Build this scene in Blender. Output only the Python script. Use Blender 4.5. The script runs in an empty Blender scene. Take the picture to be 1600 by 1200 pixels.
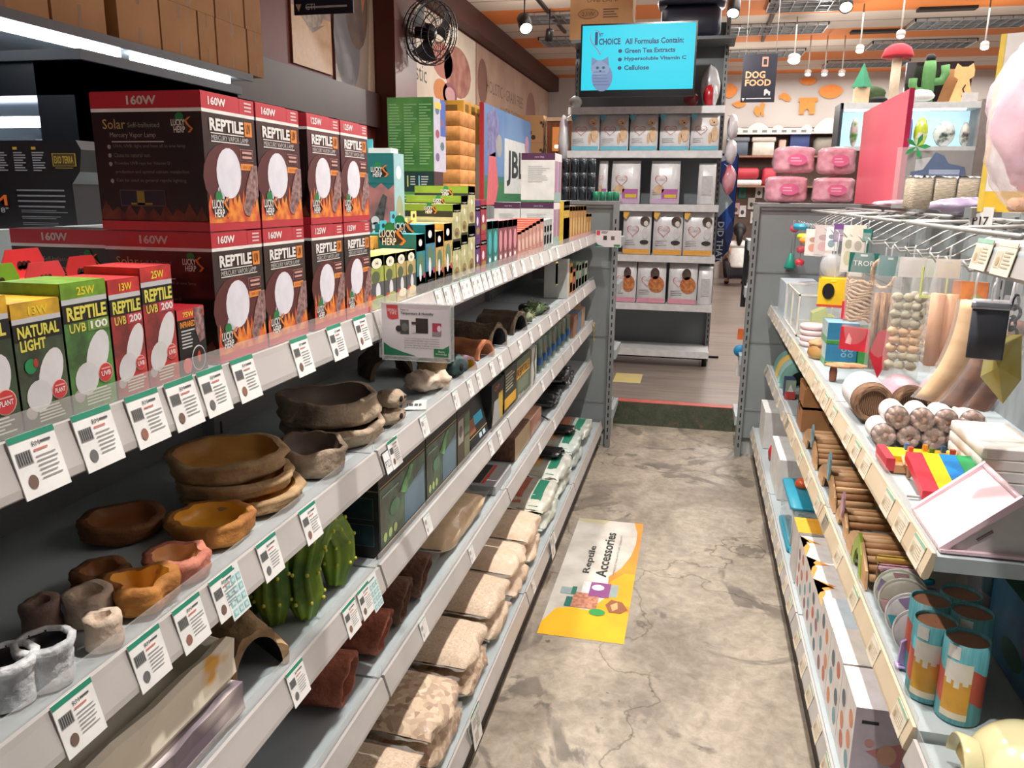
import bpy, math, random
from mathutils import Vector, Matrix, noise as mnoise
random.seed(7)
SC = bpy.context.scene
COL = SC.collection
# ---------------------------------------------------------------- camera
F, PIT, YAW, ROL = 1246.4, .2332, .2222, .0108
CAMP = Vector((0, 0, 1.63))
cp, sp, cy, sy = math.cos(PIT), math.sin(PIT), math.cos(YAW), math.sin(YAW)
FW = Vector((-sy * cp, cy * cp, -sp)); RT = Vector((cy, sy, 0)); UP = RT.cross(FW)
cr, sr = math.cos(ROL), math.sin(ROL)
RT, UP = cr * RT + sr * UP, -sr * RT + cr * UP
cd = bpy.data.cameras.new('camera'); cam = bpy.data.objects.new('camera', cd); COL.objects.link(cam)
cd.sensor_width = 36; cd.lens = F / 1600 * 36; cd.clip_start = .02; cd.clip_end = 100
cam.matrix_world = Matrix(((RT.x, UP.x, -FW.x, CAMP.x), (RT.y, UP.y, -FW.y, CAMP.y), (RT.z, UP.z, -FW.z, CAMP.z), (0, 0, 0, 1)))
SC.camera = cam
def at(px, py, x=None, y=None, z=None):
    d = FW + RT * ((px - 800) / F) + UP * ((600 - py) / F)
    if x is not None: t = (x - CAMP.x) / d.x
    elif y is not None: t = (y - CAMP.y) / d.y
    else: t = (z - CAMP.z) / d.z
    return CAMP + d * t
# ---------------------------------------------------------------- light and exposure
SC.view_settings.view_transform = 'Standard'; SC.view_settings.look = 'None'
SC.view_settings.exposure = EXPOSURE = 0.6
SC.view_settings.gamma = 1; SC.view_settings.use_curve_mapping = False
W = bpy.data.worlds.new('world'); SC.world = W; W.use_nodes = True
W.node_tree.nodes['Background'].inputs[0].default_value = (1.0, .97, .95, 1)
W.node_tree.nodes['Background'].inputs[1].default_value = .16
def spot(name, loc, aim, watts, col=(1, .95, .89), deg=110, size=.035, blend=.6):
    l = bpy.data.lights.new(name, 'SPOT'); l.energy = watts; l.color = col; l.spot_size = math.radians(deg); l.spot_blend = blend; l.shadow_soft_size = size
    o = bpy.data.objects.new(name, l); COL.objects.link(o); o.location = loc
    o.rotation_euler = (Vector(aim) - Vector(loc)).to_track_quat('-Z', 'Y').to_euler(); return o
def area(name, loc, sx, sy_, watts, col=(1, .96, .91), rot=(0, 0, 0)):
    l = bpy.data.lights.new(name, 'AREA'); l.shape = 'RECTANGLE'; l.size = sx; l.size_y = sy_; l.energy = watts; l.color = col
    o = bpy.data.objects.new(name, l); COL.objects.link(o); o.location = loc; o.rotation_euler = rot; return o
# aisle track spots (each has a can built further down)
SPOTS = [((.02, 1.0, 3.3), (-.05, 1.0, .6), 125), ((.04, 2.7, 3.3), (-.02, 2.7, .4), 150), ((.06, 4.4, 3.3), (0, 4.4, .2), 95), ((-.95, 1.75, 3.35), (.62, 1.9, .7), 105), ((-.95, 3.3, 3.35), (.62, 3.3, .7), 95)]
for i, (l, a, w) in enumerate(SPOTS): spot('aisle_spot_light', l, a, w)
spot('far_spot_light', (-1.6, 9.2, 3.3), (-.5, 6.2, .6), 160)
spot('display_spot_light', (-.4, 4.9, 3.4), (-.5, 7.0, 1.3), 120, deg=80)
area('room_light', (2.6, 3.0, 3.6), 1.2, 4.5, 45)
area('room_light', (2.0, 9.5, 3.6), 3.5, 3.5, 130)
area('room_light', (-1.2, 8.5, 3.6), 1.0, 4, 26)
for p_ in ((-1.85, 9.0, 3.1), (.2, 8.6, 3.1), (1.0, 10.5, 3.05), (1.7, 10.0, 3.05), (2.9, 10.0, 3.05), (1.5, 12.3, 3.0), (.4, 12.6, 3.0), (1.2, 7.2, 3.1)):
    l = bpy.data.lights.new('pendant_glow', 'POINT'); l.energy = 11; l.color = (1, .95, .88); l.shadow_soft_size = .06; o = bpy.data.objects.new('pendant_glow', l); COL.objects.link(o); o.location = p_
area('room_light', (2.5, 13.6, 3.6), 5, 2.4, 120)
# ---------------------------------------------------------------- materials
def lin(c): return tuple(((v / 255) / 12.92 if v / 255 <= .04045 else ((v / 255 + .055) / 1.055) ** 2.4) for v in c)
MATS = {}
def mat(name, c=(128, 128, 128), rough=.55, metal=0, c2=None, ns=18, nd=3, bump=0, bs=None, emit=0, ecol=None, alpha=None, trans=0, coat=0, stretch=None, lo=.35, hi=.65, ior=None, kind='noise'):
    if name in MATS: return MATS[name]
    m = bpy.data.materials.new(name); m.use_nodes = True; MATS[name] = m
    nt = m.node_tree; b = nt.nodes['Principled BSDF']
    b.inputs['Roughness'].default_value = rough; b.inputs['Metallic'].default_value = metal
    if coat: b.inputs['Coat Weight'].default_value = coat; b.inputs['Coat Roughness'].default_value = .15
    col = lin(c); col2 = lin(c2) if c2 else tuple(v * .86 for v in col)
    tc = nt.nodes.new('ShaderNodeTexCoord'); mp = nt.nodes.new('ShaderNodeMapping'); nt.links.new(tc.outputs['Object'], mp.inputs[0])
    if stretch: mp.inputs['Scale'].default_value = stretch
    if kind == 'voronoi':
        n = nt.nodes.new('ShaderNodeTexVoronoi'); out = n.outputs['Distance']; n.inputs['Scale'].default_value = ns
    elif kind == 'cells':
        n = nt.nodes.new('ShaderNodeTexVoronoi'); out = n.outputs['Color']; n.inputs['Scale'].default_value = ns
    elif kind == 'wave':
        n = nt.nodes.new('ShaderNodeTexWave'); out = n.outputs['Fac']; n.inputs['Scale'].default_value = ns; n.inputs['Distortion'].default_value = 4; n.inputs['Detail'].default_value = 3
    else:
        n = nt.nodes.new('ShaderNodeTexNoise'); out = n.outputs['Fac']; n.inputs['Scale'].default_value = ns; n.inputs['Detail'].default_value = nd
    nt.links.new(mp.outputs[0], n.inputs['Vector'])
    rp = nt.nodes.new('ShaderNodeValToRGB'); rp.color_ramp.elements[0].position = lo; rp.color_ramp.elements[1].position = hi
    rp.color_ramp.elements[0].color = (*col2, 1); rp.color_ramp.elements[1].color = (*col, 1)
    nt.links.new(out, rp.inputs[0]); nt.links.new(rp.outputs[0], b.inputs['Base Color'])
    if bump:
        bn = nt.nodes.new('ShaderNodeBump'); bn.inputs['Strength'].default_value = bump; bn.inputs['Distance'].default_value = .01
        if bs:
            n2 = nt.nodes.new('ShaderNodeTexNoise'); n2.inputs['Scale'].default_value = bs; n2.inputs['Detail'].default_value = 5
            nt.links.new(mp.outputs[0], n2.inputs['Vector']); nt.links.new(n2.outputs['Fac'], bn.inputs['Height'])
        else: nt.links.new(out, bn.inputs['Height'])
        nt.links.new(bn.outputs[0], b.inputs['Normal'])
    if emit: b.inputs['Emission Color'].default_value = (*lin(ecol or c), 1); b.inputs['Emission Strength'].default_value = emit
    if trans: b.inputs['Transmission Weight'].default_value = trans; b.inputs['IOR'].default_value = ior or 1.3
    if alpha is not None:
        b.inputs['Alpha'].default_value = alpha
    return m
def film(name, c=(245, 245, 245), a=.16, rough=.12, ns=14, bump=.8):
    """thin clear plastic: see-through with wrinkled gloss"""
    if name in MATS: return MATS[name]
    m = mat(name, c, rough, ns=ns, bump=bump, bs=ns); m.node_tree.nodes['Principled BSDF'].inputs['Alpha'].default_value = a
    m.node_tree.nodes['Principled BSDF'].inputs['Specular IOR Level'].default_value = .9
    return m
def flat(c, rough=.5):  # printed ink of one colour
    c = tuple(int(v) for v in c)
    return mat('ink_%d_%d_%d' % c, c, rough, c2=tuple(int(v * .95) for v in c), ns=30)
# ---------------------------------------------------------------- mesh builder
TXT = {}
def text_geo(s, bold=0):
    k = (s, bold)
    if k not in TXT:
        c = bpy.data.curves.new('t', 'FONT'); c.body = s; c.resolution_u = 2; c.offset = bold
        o = bpy.data.objects.new('t', c); me = o.to_mesh()
        vs = [tuple(v.co) for v in me.vertices]; fs = [tuple(p.vertices) for p in me.polygons]
        o.to_mesh_clear(); bpy.data.objects.remove(o); bpy.data.curves.remove(c)
        xs = [v[0] for v in vs]; ys = [v[1] for v in vs]
        x0, y0 = min(xs), min(ys); w, h = max(xs) - x0 or 1, max(ys) - y0 or 1
        TXT[k] = ([((v[0] - x0) / w, (v[1] - y0) / h) for v in vs], fs, w / h)
    return TXT[k]
class MB:
    def __init__(s): s.V = []; s.Fc = []; s.Mi = []; s.M = []; s.Sm = []; s.T = Matrix.Identity(4)
    def mi(s, m):
        if m not in s.M: s.M.append(m)
        return s.M.index(m)
    def add(s, vs, fs, m, smooth=False):
        o = len(s.V); s.V += [tuple(s.T @ Vector(v)) for v in vs]; k = s.mi(m)
        for f in fs: s.Fc.append(tuple(o + i for i in f)); s.Mi.append(k); s.Sm.append(smooth)
        return s
    def poly(s, pts, m): return s.add(pts, [tuple(range(len(pts)))], m)
    def box(s, x0, x1, y0, y1, z0, z1, m, smooth=False):
        v = [(x0, y0, z0), (x1, y0, z0), (x1, y1, z0), (x0, y1, z0), (x0, y0, z1), (x1, y0, z1), (x1, y1, z1), (x0, y1, z1)]
        return s.add(v, [(0, 3, 2, 1), (4, 5, 6, 7), (0, 1, 5, 4), (1, 2, 6, 5), (2, 3, 7, 6), (3, 0, 4, 7)], m)
    def rbox(s, x0, x1, y0, y1, z0, z1, r, m, seg=3, smooth=True):
        """box with rounded vertical edges and slightly rounded rims"""
        def ring(i, z):
            rr = max(r - i, .0005); out = []
            for cx, cy_, a0 in ((x1 - r, y1 - r, 0), (x0 + r, y1 - r, 90), (x0 + r, y0 + r, 180), (x1 - r, y0 + r, 270)):
                for k in range(seg + 1):
                    a = math.radians(a0 + 90 * k / seg); out.append((cx + rr * math.cos(a), cy_ + rr * math.sin(a), z))
            return out
        e = min(r, (z1 - z0) * .3)
        rings = [ring(e * .7, z0), ring(0, z0 + e * .7), ring(0, z1 - e * .7), ring(e * .7, z1)]
        return s.loft(rings, m, caps=True, smooth=smooth)
    def loft(s, rings, m, caps=False, closed=True, smooth=True, cap0=None, cap1=None):
        n = len(rings[0]); vs = [p for r in rings for p in r]; fs = []
        for i in range(len(rings) - 1):
            for j in range(n if closed else n - 1):
                k = (j + 1) % n; fs.append((i * n + j, i * n + k, (i + 1) * n + k, (i + 1) * n + j))
        c0 = caps if cap0 is None else cap0; c1 = caps if cap1 is None else cap1
        if c0: fs.append(tuple(range(n - 1, -1, -1)))
        if c1: fs.append(tuple((len(rings) - 1) * n + j for j in range(n)))
        return s.add(vs, fs, m, smooth)
    def prism(s, pts, a, b, m, axis='y', smooth=False):
        """extrude a 2-D outline along axis from a to b; pts are the two other axes in xyz order"""
        def P(p, t): return {'x': (t, p[0], p[1]), 'y': (p[0], t, p[1]), 'z': (p[0], p[1], t)}[axis]
        n = len(pts); vs = [P(p, a) for p in pts] + [P(p, b) for p in pts]
        fs = [(i, (i + 1) % n, n + (i + 1) % n, n + i) for i in range(n)] + [tuple(range(n - 1, -1, -1)), tuple(range(n, 2 * n))]
        return s.add(vs, fs, m, smooth)
    def lathe(s, prof, m, seg=24, c=(0, 0, 0), smooth=True, caps=False, jit=None, sx=1, sy=1):
        rings = []
        for i, (r, z) in enumerate(prof):
            ring = []
            for k in range(seg):
                a = 2 * math.pi * k / seg; rr = r * (jit(a, i) if jit else 1)
                ring.append((c[0] + rr * math.cos(a) * sx, c[1] + rr * math.sin(a) * sy, c[2] + z))
            rings.append(ring)
        return s.loft(rings, m, caps=caps, smooth=smooth)
    def tube(s, path, r, m, seg=8, caps=True, smooth=True):
        path = [Vector(p) for p in path]; rings = []; n0 = None
        for i, p in enumerate(path):
            t = (path[min(i + 1, len(path) - 1)] - path[max(i - 1, 0)]).normalized()
            if n0 is None: n0 = t.orthogonal().normalized()
            n0 = (n0 - t * n0.dot(t)).normalized(); b = t.cross(n0); rr = r[i] if isinstance(r, (list, tuple)) else r
            rings.append([tuple(p + (n0 * math.cos(2 * math.pi * k / seg) + b * math.sin(2 * math.pi * k / seg)) * rr) for k in range(seg)])
        return s.loft(rings, m, caps=caps, smooth=smooth)
    def ball(s, c, r, m, seg=14, rings=8, jit=0, seed=0):
        r = r if isinstance(r, (tuple, list)) else (r, r, r); prof = []
        for i in range(rings + 1):
            a = -math.pi / 2 + math.pi * i / rings; ring = []
            for k in range(seg):
                b = 2 * math.pi * k / seg; d = Vector((math.cos(a) * math.cos(b), math.cos(a) * math.sin(b), math.sin(a)))
                q = 1 + jit * mnoise.noise(d * 2.3 + Vector((seed, seed * .7, 0))) + (jit * .5 * mnoise.noise(d * 5.1 + Vector((0, seed, 1))) if jit else 0)
                if i in (0, rings): q = 1
                ring.append((c[0] + d.x * r[0] * q, c[1] + d.y * r[1] * q, c[2] + d.z * r[2] * q))
            prof.append(ring)
        return s.loft(prof, m, caps=False)
    def grid(s, f, nu, nv, m, smooth=True, wrap=False):
        vs = [tuple(f(i / nu, j / nv)) for j in range(nv + 1) for i in range(nu + 1)]
        fs = [(j * (nu + 1) + i, j * (nu + 1) + i + 1, (j + 1) * (nu + 1) + i + 1, (j + 1) * (nu + 1) + i) for j in range(nv) for i in range(nu)]
        return s.add(vs, fs, m, smooth)
    def make(s, name, parent=None, loc=(0, 0, 0), rz=0, rot=None, label=None, cat=None, group=None, kind=None):
        me = bpy.data.meshes.new(name); me.from_pydata(s.V, [], s.Fc)
        for m in s.M: me.materials.append(m)
        me.polygons.foreach_set('material_index', s.Mi); me.polygons.foreach_set('use_smooth', s.Sm); me.update()
        o = bpy.data.objects.new(name, me); COL.objects.link(o); o.location = loc; o.rotation_euler = rot or (0, 0, rz)
        if parent: o.parent = parent
        tag(o, label, cat, group, kind); return o
def tag(o, label=None, cat=None, group=None, kind=None):
    if label: o['label'] = label
    if cat: o['category'] = cat
    if group: o['group'] = group
    if kind: o['kind'] = kind
    return o
def thing(name, label, cat, loc=(0, 0, 0), rz=0, group=None, rot=None):
    o = bpy.data.objects.new(name, None); o.empty_display_size = .05; COL.objects.link(o); o.location = loc; o.rotation_euler = rot or (0, 0, rz)
    return tag(o, label, cat, group)
def dup(root, loc=None, rz=None, label=None, group=None):
    def cpy(o, par):
        c = o.copy(); COL.objects.link(c)
        if par: c.parent = par
        for ch in list(o.children): cpy(ch, c)
        return c
    r = cpy(root, None)
    if loc is not None: r.location = loc
    if rz is not None: r.rotation_euler = (0, 0, rz)
    if label: r['label'] = label
    if group: r['group'] = group
    return r
class Face:
    """printing on one face: origin O, unit vectors U (reading direction) and Vv (up)"""
    def __init__(s, mb, O, U, Vv, w, h): s.mb = mb; s.O = Vector(O); s.U = Vector(U); s.Vv = Vector(Vv); s.N = s.U.cross(s.Vv); s.w = w; s.h = h
    def p(s, u, v, l): return tuple(s.O + s.U * (u * s.w) + s.Vv * (v * s.h) + s.N * (.0004 * l))
    def rect(s, u0, v0, u1, v1, m, l=1): s.mb.poly([s.p(u0, v0, l), s.p(u1, v0, l), s.p(u1, v1, l), s.p(u0, v1, l)], m if not isinstance(m, tuple) else flat(m)); return s
    def poly(s, pts, m, l=1): s.mb.poly([s.p(u, v, l) for u, v in pts], m if not isinstance(m, tuple) else flat(m)); return s
    def oval(s, u, v, ru, rv, m, l=1, n=18, a0=0):
        ca, sa = math.cos(a0), math.sin(a0)
        return s.poly([(u + (ru * math.cos(t) * ca * s.w - rv * math.sin(t) * sa * s.h) / s.w, v + (ru * math.cos(t) * sa * s.w + rv * math.sin(t) * ca * s.h) / s.h) for t in [2 * math.pi * k / n for k in range(n)]], m, l)
    def text(s, t, u0, v0, u1, v1, m, l=2, bold=0, keep=False):
        vs, fs, asp = text_geo(t, bold)
        if keep:
            W_, H_ = (u1 - u0) * s.w, (v1 - v0) * s.h
            if W_ / H_ > asp: u1 = u0 + H_ * asp / s.w
            else: v0 = v1 - W_ / asp / s.h
        s.mb.add([s.p(u0 + (u1 - u0) * x, v0 + (v1 - v0) * y, l) for x, y in vs], fs, m if not isinstance(m, tuple) else flat(m)); return s
    def lines(s, u0, v0, u1, v1, n, m, l=2, fill=.45, rag=.35):
        for i in range(n):
            a = v1 - (v1 - v0) * (i + .2) / n; b = a - (v1 - v0) * fill / n
            s.rect(u0, b, u1 - (u1 - u0) * rag * random.random(), a, m, l)
        return s
    def flames(s, u0, u1, v0, v1, m, n=9, l=1):
        pts = [(u0, v0)]
        for i in range(n):
            a = u0 + (u1 - u0) * i / n; d = (u1 - u0) / n
            pts += [(a + d * .05, v0 + (v1 - v0) * random.uniform(.25, .5)), (a + d * .5, v0 + (v1 - v0) * random.uniform(.6, 1))]
        pts = [(u0, v0), (u1, v0)] + pts[:0:-1]
        return s.poly(pts, m, l)
def lface(mb, xf, y0, y1, z0, z1): return Face(mb, (xf, y0, z0), (0, 1, 0), (0, 0, 1), y1 - y0, z1 - z0)     # faces +x
def rface(mb, xf, y0, y1, z0, z1): return Face(mb, (xf, y1, z0), (0, -1, 0), (0, 0, 1), y1 - y0, z1 - z0)    # faces -x
def nface(mb, yf, x0, x1, z0, z1): return Face(mb, (x0, yf, z0), (1, 0, 0), (0, 0, 1), x1 - x0, z1 - z0)     # faces -y
def tface(mb, zf, x0, x1, y0, y1): return Face(mb, (x0, y0, zf), (1, 0, 0), (0, 1, 0), x1 - x0, y1 - y0)     # faces +z
GRP = []
# ---------------------------------------------------------------- room shell
def concrete(name, c1, c2, c3, sc):
    m = bpy.data.materials.new(name); m.use_nodes = True; nt = m.node_tree; b = nt.nodes['Principled BSDF']; L = nt.links.new
    tc = nt.nodes.new('ShaderNodeTexCoord'); o = tc.outputs['Object']
    def noise(s, d, dist=0, rough=.6):
        n = nt.nodes.new('ShaderNodeTexNoise'); n.inputs['Scale'].default_value = s; n.inputs['Detail'].default_value = d; n.inputs['Distortion'].default_value = dist; n.inputs['Roughness'].default_value = rough; L(o, n.inputs['Vector']); return n.outputs['Fac']
    def ramp(v, a, b_, ca, cb):
        r = nt.nodes.new('ShaderNodeValToRGB'); r.color_ramp.elements[0].position = a; r.color_ramp.elements[1].position = b_; r.color_ramp.elements[0].color = (*ca, 1); r.color_ramp.elements[1].color = (*cb, 1); L(v, r.inputs[0]); return r.outputs[0]
    def mix(f, a, b_, mode='MIX'):
        x = nt.nodes.new('ShaderNodeMix'); x.data_type = 'RGBA'; x.blend_type = mode; L(f, x.inputs['Factor']) if not isinstance(f, float) else setattr(x.inputs['Factor'], 'default_value', f); L(a, x.inputs['A']); L(b_, x.inputs['B']); return x.outputs['Result']
    base = ramp(noise(sc * 1.3, 8, 1.2, .62), .3, .7, lin(c2), lin(c1))
    fine = ramp(noise(sc * 14, 6, .5, .7), .3, .75, (.62, .6, .58), (1.12, 1.1, 1.08))
    c = mix(1.0, base, fine, 'MULTIPLY')
    patch = ramp(noise(sc * .9, 5, 2.6, .55), .57, .61, (0, 0, 0), (1, 1, 1))
    dark = ramp(noise(sc * 5, 3), .3, .7, lin(c3), lin(c2))
    c = mix(patch, c, dark)
    crack = nt.nodes.new('ShaderNodeTexVoronoi'); crack.feature = 'DISTANCE_TO_EDGE'; crack.inputs['Scale'].default_value = sc * .8
    wv = nt.nodes.new('ShaderNodeMix'); wv.data_type = 'RGBA'; wv.inputs['Factor'].default_value = .35
    nz = nt.nodes.new('ShaderNodeTexNoise'); nz.inputs['Scale'].default_value = sc * 2.2; nz.inputs['Detail'].default_value = 5; L(o, nz.inputs['Vector']); L(o, wv.inputs['A']); L(nz.outputs['Color'], wv.inputs['B']); L(wv.outputs['Result'], crack.inputs['Vector'])
    ck = ramp(crack.outputs['Distance'], 0, .006, (.45, .42, .4), (1, 1, 1)); c = mix(1.0, c, ck, 'MULTIPLY')
    sp_ = ramp(noise(sc * 8, 2, .8), .735, .76, (1, 1, 1), (.4, .37, .35)); c = mix(1.0, c, sp_, 'MULTIPLY')
    L(c, b.inputs['Base Color'])
    rr = ramp(noise(sc * 2, 4), .3, .7, (.28, .28, .28), (.5, .5, .5)); L(rr, b.inputs['Roughness'])
    bn = nt.nodes.new('ShaderNodeBump'); bn.inputs['Strength'].default_value = .12; bn.inputs['Distance'].default_value = .01; L(noise(sc * 10, 6), bn.inputs['Height']); L(bn.outputs[0], b.inputs['Normal'])
    return m
FLOORM = concrete('worn_concrete', (198, 187, 171), (138, 128, 116), (104, 97, 90), 1.6)
MB().box(-3, 7, -3, 5.672, -.1, 0, FLOORM).make('floor', kind='structure')
WOODF = mat('grey_wood_vinyl', (142, 130, 120), .3, c2=(104, 94, 88), ns=3, nd=6, stretch=(.6, 9, 1), lo=.3, hi=.7)
STEPM = concrete('painted_step', (92, 100, 86), (66, 76, 62), (120, 92, 76), 5)
MB().box(-3, 7, 5.672, 5.76, 0, .170, STEPM).make('trim_step_riser', kind='structure')
MB().box(-3, 7, 5.76, 15.2, 0, .172, WOODF).make('floor_raised', kind='structure')
MB().box(-3, 7, 5.674, 5.758, .170, .1735, mat('red_edge_tape', (196, 92, 82), .5, c2=(168, 84, 76))).make('trim_step_edge', kind='structure')
CEILZ = 3.7
m = bpy.data.materials.new('striped_ceiling'); m.use_nodes = True; nt = m.node_tree; L = nt.links.new
tc = nt.nodes.new('ShaderNodeTexCoord'); sx = nt.nodes.new('ShaderNodeSeparateXYZ'); L(tc.outputs['Object'], sx.inputs[0])
mm = nt.nodes.new('ShaderNodeMath'); mm.operation = 'MULTIPLY_ADD'; mm.inputs[1].default_value = 1 / 1.7; mm.inputs[2].default_value = -9.7 / 1.7 + 6; L(sx.outputs['Y'], mm.inputs[0])
fr = nt.nodes.new('ShaderNodeMath'); fr.operation = 'FRACT'; L(mm.outputs[0], fr.inputs[0])
rp = nt.nodes.new('ShaderNodeValToRGB'); rp.color_ramp.interpolation = 'CONSTANT'; rp.color_ramp.elements[0].color = (*lin((216, 126, 60)), 1); rp.color_ramp.elements[1].position = .44; rp.color_ramp.elements[1].color = (*lin((205, 190, 176)), 1)
for p_, c_ in ((.72, (120, 100, 90)), (.735, (198, 184, 170))):
    e_ = rp.color_ramp.elements.new(p_); e_.color = (*lin(c_), 1)
L(fr.outputs[0], rp.inputs[0]); L(rp.outputs[0], nt.nodes['Principled BSDF'].inputs['Base Color']); nt.nodes['Principled BSDF'].inputs['Roughness'].default_value = .7
MB().box(-3, 7, -3, 15.35, CEILZ, CEILZ + .1, m).make('ceiling', kind='structure')
REDW = mat('brick_red_paint', (128, 44, 31), .6, c2=(106, 36, 26), ns=2)
DARKW = mat('dark_brown_paint', (70, 28, 22), .55, c2=(56, 24, 20), ns=4)
GREYW = mat('far_wall_paint', (186, 178, 172), .7, c2=(176, 168, 163), ns=1.5)
MB().box(-2.92, -2.8, -3, 15.35, 0, CEILZ, REDW).make('wall_left', kind='structure')
MB().box(-3, 7, 15.2, 15.35, 0, CEILZ, GREYW).make('wall_far', kind='structure')
MB().box(6.9, 7, -3, 15.35, 0, CEILZ, GREYW).make('wall_right', kind='structure')
MB().box(-2.8, -2.62, -3, 15.2, 3.46, CEILZ, DARKW).make('trim_ceiling_beam', kind='structure')
# ---------------------------------------------------------------- shop shelving
RAIL = mat('pale_grey_rail', (190, 185, 182), .4, c2=(180, 176, 173), ns=8)
SHELF = mat('powder_coated_shelf', (176, 186, 189), .42, c2=(166, 176, 180), ns=6)
PANEL = mat('grey_back_panel', (140, 147, 148), .5, c2=(132, 139, 141), ns=3)
POST = mat('grey_upright', (136, 140, 141), .45, c2=(126, 130, 131), ns=5)
SLOT = mat('slot_black', (22, 22, 24), .7)
CLEAR = film('clear_riser', (225, 222, 220), .22, .2, 5, .1)
BEIGER = mat('beige_rail', (214, 196, 168), .45, c2=(204, 184, 156), ns=7)
PLINTH = mat('dark_plinth', (46, 36, 32), .6)
def tag_mesh(kind=0, seed=0):
    K = (lambda c: tuple(int(v + (226 - v) * .72) for v in c)) if kind else (lambda c: c)
    mb = MB(); w, h = .056, .062; white = flat((244, 243, 240))
    mb.box(-.0012, 0, -w / 2, w / 2, -h, 0, white); f = Face(mb, (0, -w / 2, -h), (0, 1, 0), (0, 0, 1), w, h)
    R_ = random.Random(seed); st = random.getstate(); random.seed(seed)
    f.rect(0, .9, 1, 1, K((38, 140, 112))); f.rect(.06, .52, .38, .74, K((150, 150, 150)), 1)
    for i in range(6): f.rect(.08 + i * .05, .54, .1 + i * .05, .73, K((70, 70, 70)), 2)
    f.text('RM', .44, .76, .6, .84, K((60, 60, 60)), 2); f.lines(.62, .76, .85, .84, 1, K((90, 90, 90)), rag=0); f.lines(.44, .66, .8, .73, 1, K((206, 120, 110)), rag=.2)
    f.lines(.44, .2, .95, .62, 6, K((150, 150, 150)), fill=.3); f.oval(.24, .25, .10, .11, K([(120, 96, 84), (110, 110, 110), (150, 106, 90)][seed % 3]), 2)
    random.setstate(st); return mb
TAGS = {}
def price_tags(shelf, side, xf, zt, ys, tilt):
    for i, y in enumerate(ys):
        k = (int(y > 1.66), i % 3)
        if k not in TAGS: o = TAGS[k] = tag_mesh(*k).make('price_tag')
        else: o = TAGS[k].copy(); COL.objects.link(o)
        if k[0]: o.scale = (1, .8, .85)
        o.parent = shelf; o.location = (xf, y, zt); o.rotation_euler = (0, -tilt if side > 0 else -tilt, 0 if side > 0 else math.pi)
def shelf_unit(par, side, xb, xl, y0, y1, zlip, railm, tags=(), riser=True, h=.052, tl=.014, name='shelf'):
    """side=+1: the rail faces +x (shelving along the wall side), -1: faces -x"""
    s = side; zs = zlip + h
    mb = MB(); a, b = sorted((xb, xl - s * .02)); mb.box(a, b, y0 + .003, y1 - .003, zs - .032, zs - .002, SHELF)
    sh = mb.make(name, par)
    pts = [(xl - s * tl, zs + .004), (xl - s * (tl + .006), zs + .004), (xl - s * (tl + .012), zs - .004), (xl - s * .014, zlip + .004), (xl - s * .006, zlip), (xl, zlip + .004), (xl - s * .001, zlip + .012), (xl - s * (tl - .002), zs - .004)]
    MB().prism(pts, y0 + .004, y1 - .004, railm, 'y').make('price_rail', sh)
    if riser: MB().box(min(xl - s * (tl + .006), xl - s * (tl + .008)), max(xl - s * (tl + .006), xl - s * (tl + .008)), y0 + .004, y1 - .004, zs - .006, zs + .026, CLEAR).make('clear_riser', sh)
    if tags: price_tags(sh, s, xl - s * tl + s * .0025, zs + .008, tags, math.atan2(tl - .001, h))
    return sh
def upright(par, x, y, z0, z1, w=.03, d=.06, slots='y', sl=-1):
    mb = MB(); mb.box(x - w / 2, x + w / 2, y - d / 2, y + d / 2, z0, z1, POST)
    for k in range(int((z1 - z0 - .1) / .05)):
        z = z0 + .06 + k * .05
        if slots == 'y': mb.box(x - .004, x + .004, y + sl * (d / 2) - .0006, y + sl * (d / 2) + .0006, z, z + .028, SLOT)
        else: mb.box(x + sl * (w / 2) - .0006, x + sl * (w / 2) + .0006, y - .004, y + .004, z, z + .028, SLOT)
    mb.make('upright', par)
LX, LBX = -.604, -.527; LZ = [1.343, 1.054, .796, .529]; LBZ = .123; LBACK = -1.02
def yS(si, pxs, x=LX):
    """y of points on a left rail seen at picture columns pxs"""
    z = (LZ + [LBZ])[si] + .03; out = []
    for p in pxs:
        lo, hi = .2, 5.2
        for _ in range(40):
            m_ = (lo + hi) / 2; v = Vector((x, m_, z)) - CAMP; q = 800 + F * v.dot(RT) / v.dot(FW)
            if q < p: lo = m_
            else: hi = m_
        out.append(lo)
    return out
TAGPX = [[68, 160, 237, 294, 341, 390, 477, 531, 570] + [735 + 0, 752, 768, 782] + [690, 703, 716, 728, 745, 760, 776, 790, 806, 820, 834, 848, 862, 873, 886, 897, 908, 918],
         [130, 240, 305, 358, 427, 490, 620, 667, 716, 738, 752, 772, 785, 800, 815, 832, 846, 862, 874, 890, 902, 914],
         [300, 470, 553, 575, 672, 770, 784, 850, 865, 896, 908], [666, 740, 845, 868], [740, 836, 868]]
LBAYS = [(-.927, .273), (.273, 1.473), (1.473, 2.673), (2.673, 3.873), (3.873, 5.073)]
TAGY = [sorted(yS(i, TAGPX[i], LX if i < 4 else LBX)) for i in range(5)]
LBAYN = ['grey shelving bay in front of the camera stocked with lamp boxes and bowls', 'grey shelving bay next to the camera holding red lamp boxes and reptile bowls', 'grey shelving bay holding the small tips sign and rock caves', 'grey shelving bay past the small tips sign stocked with bottles and moss', 'grey shelving bay against the end panel, farthest along the reptile run']
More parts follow.
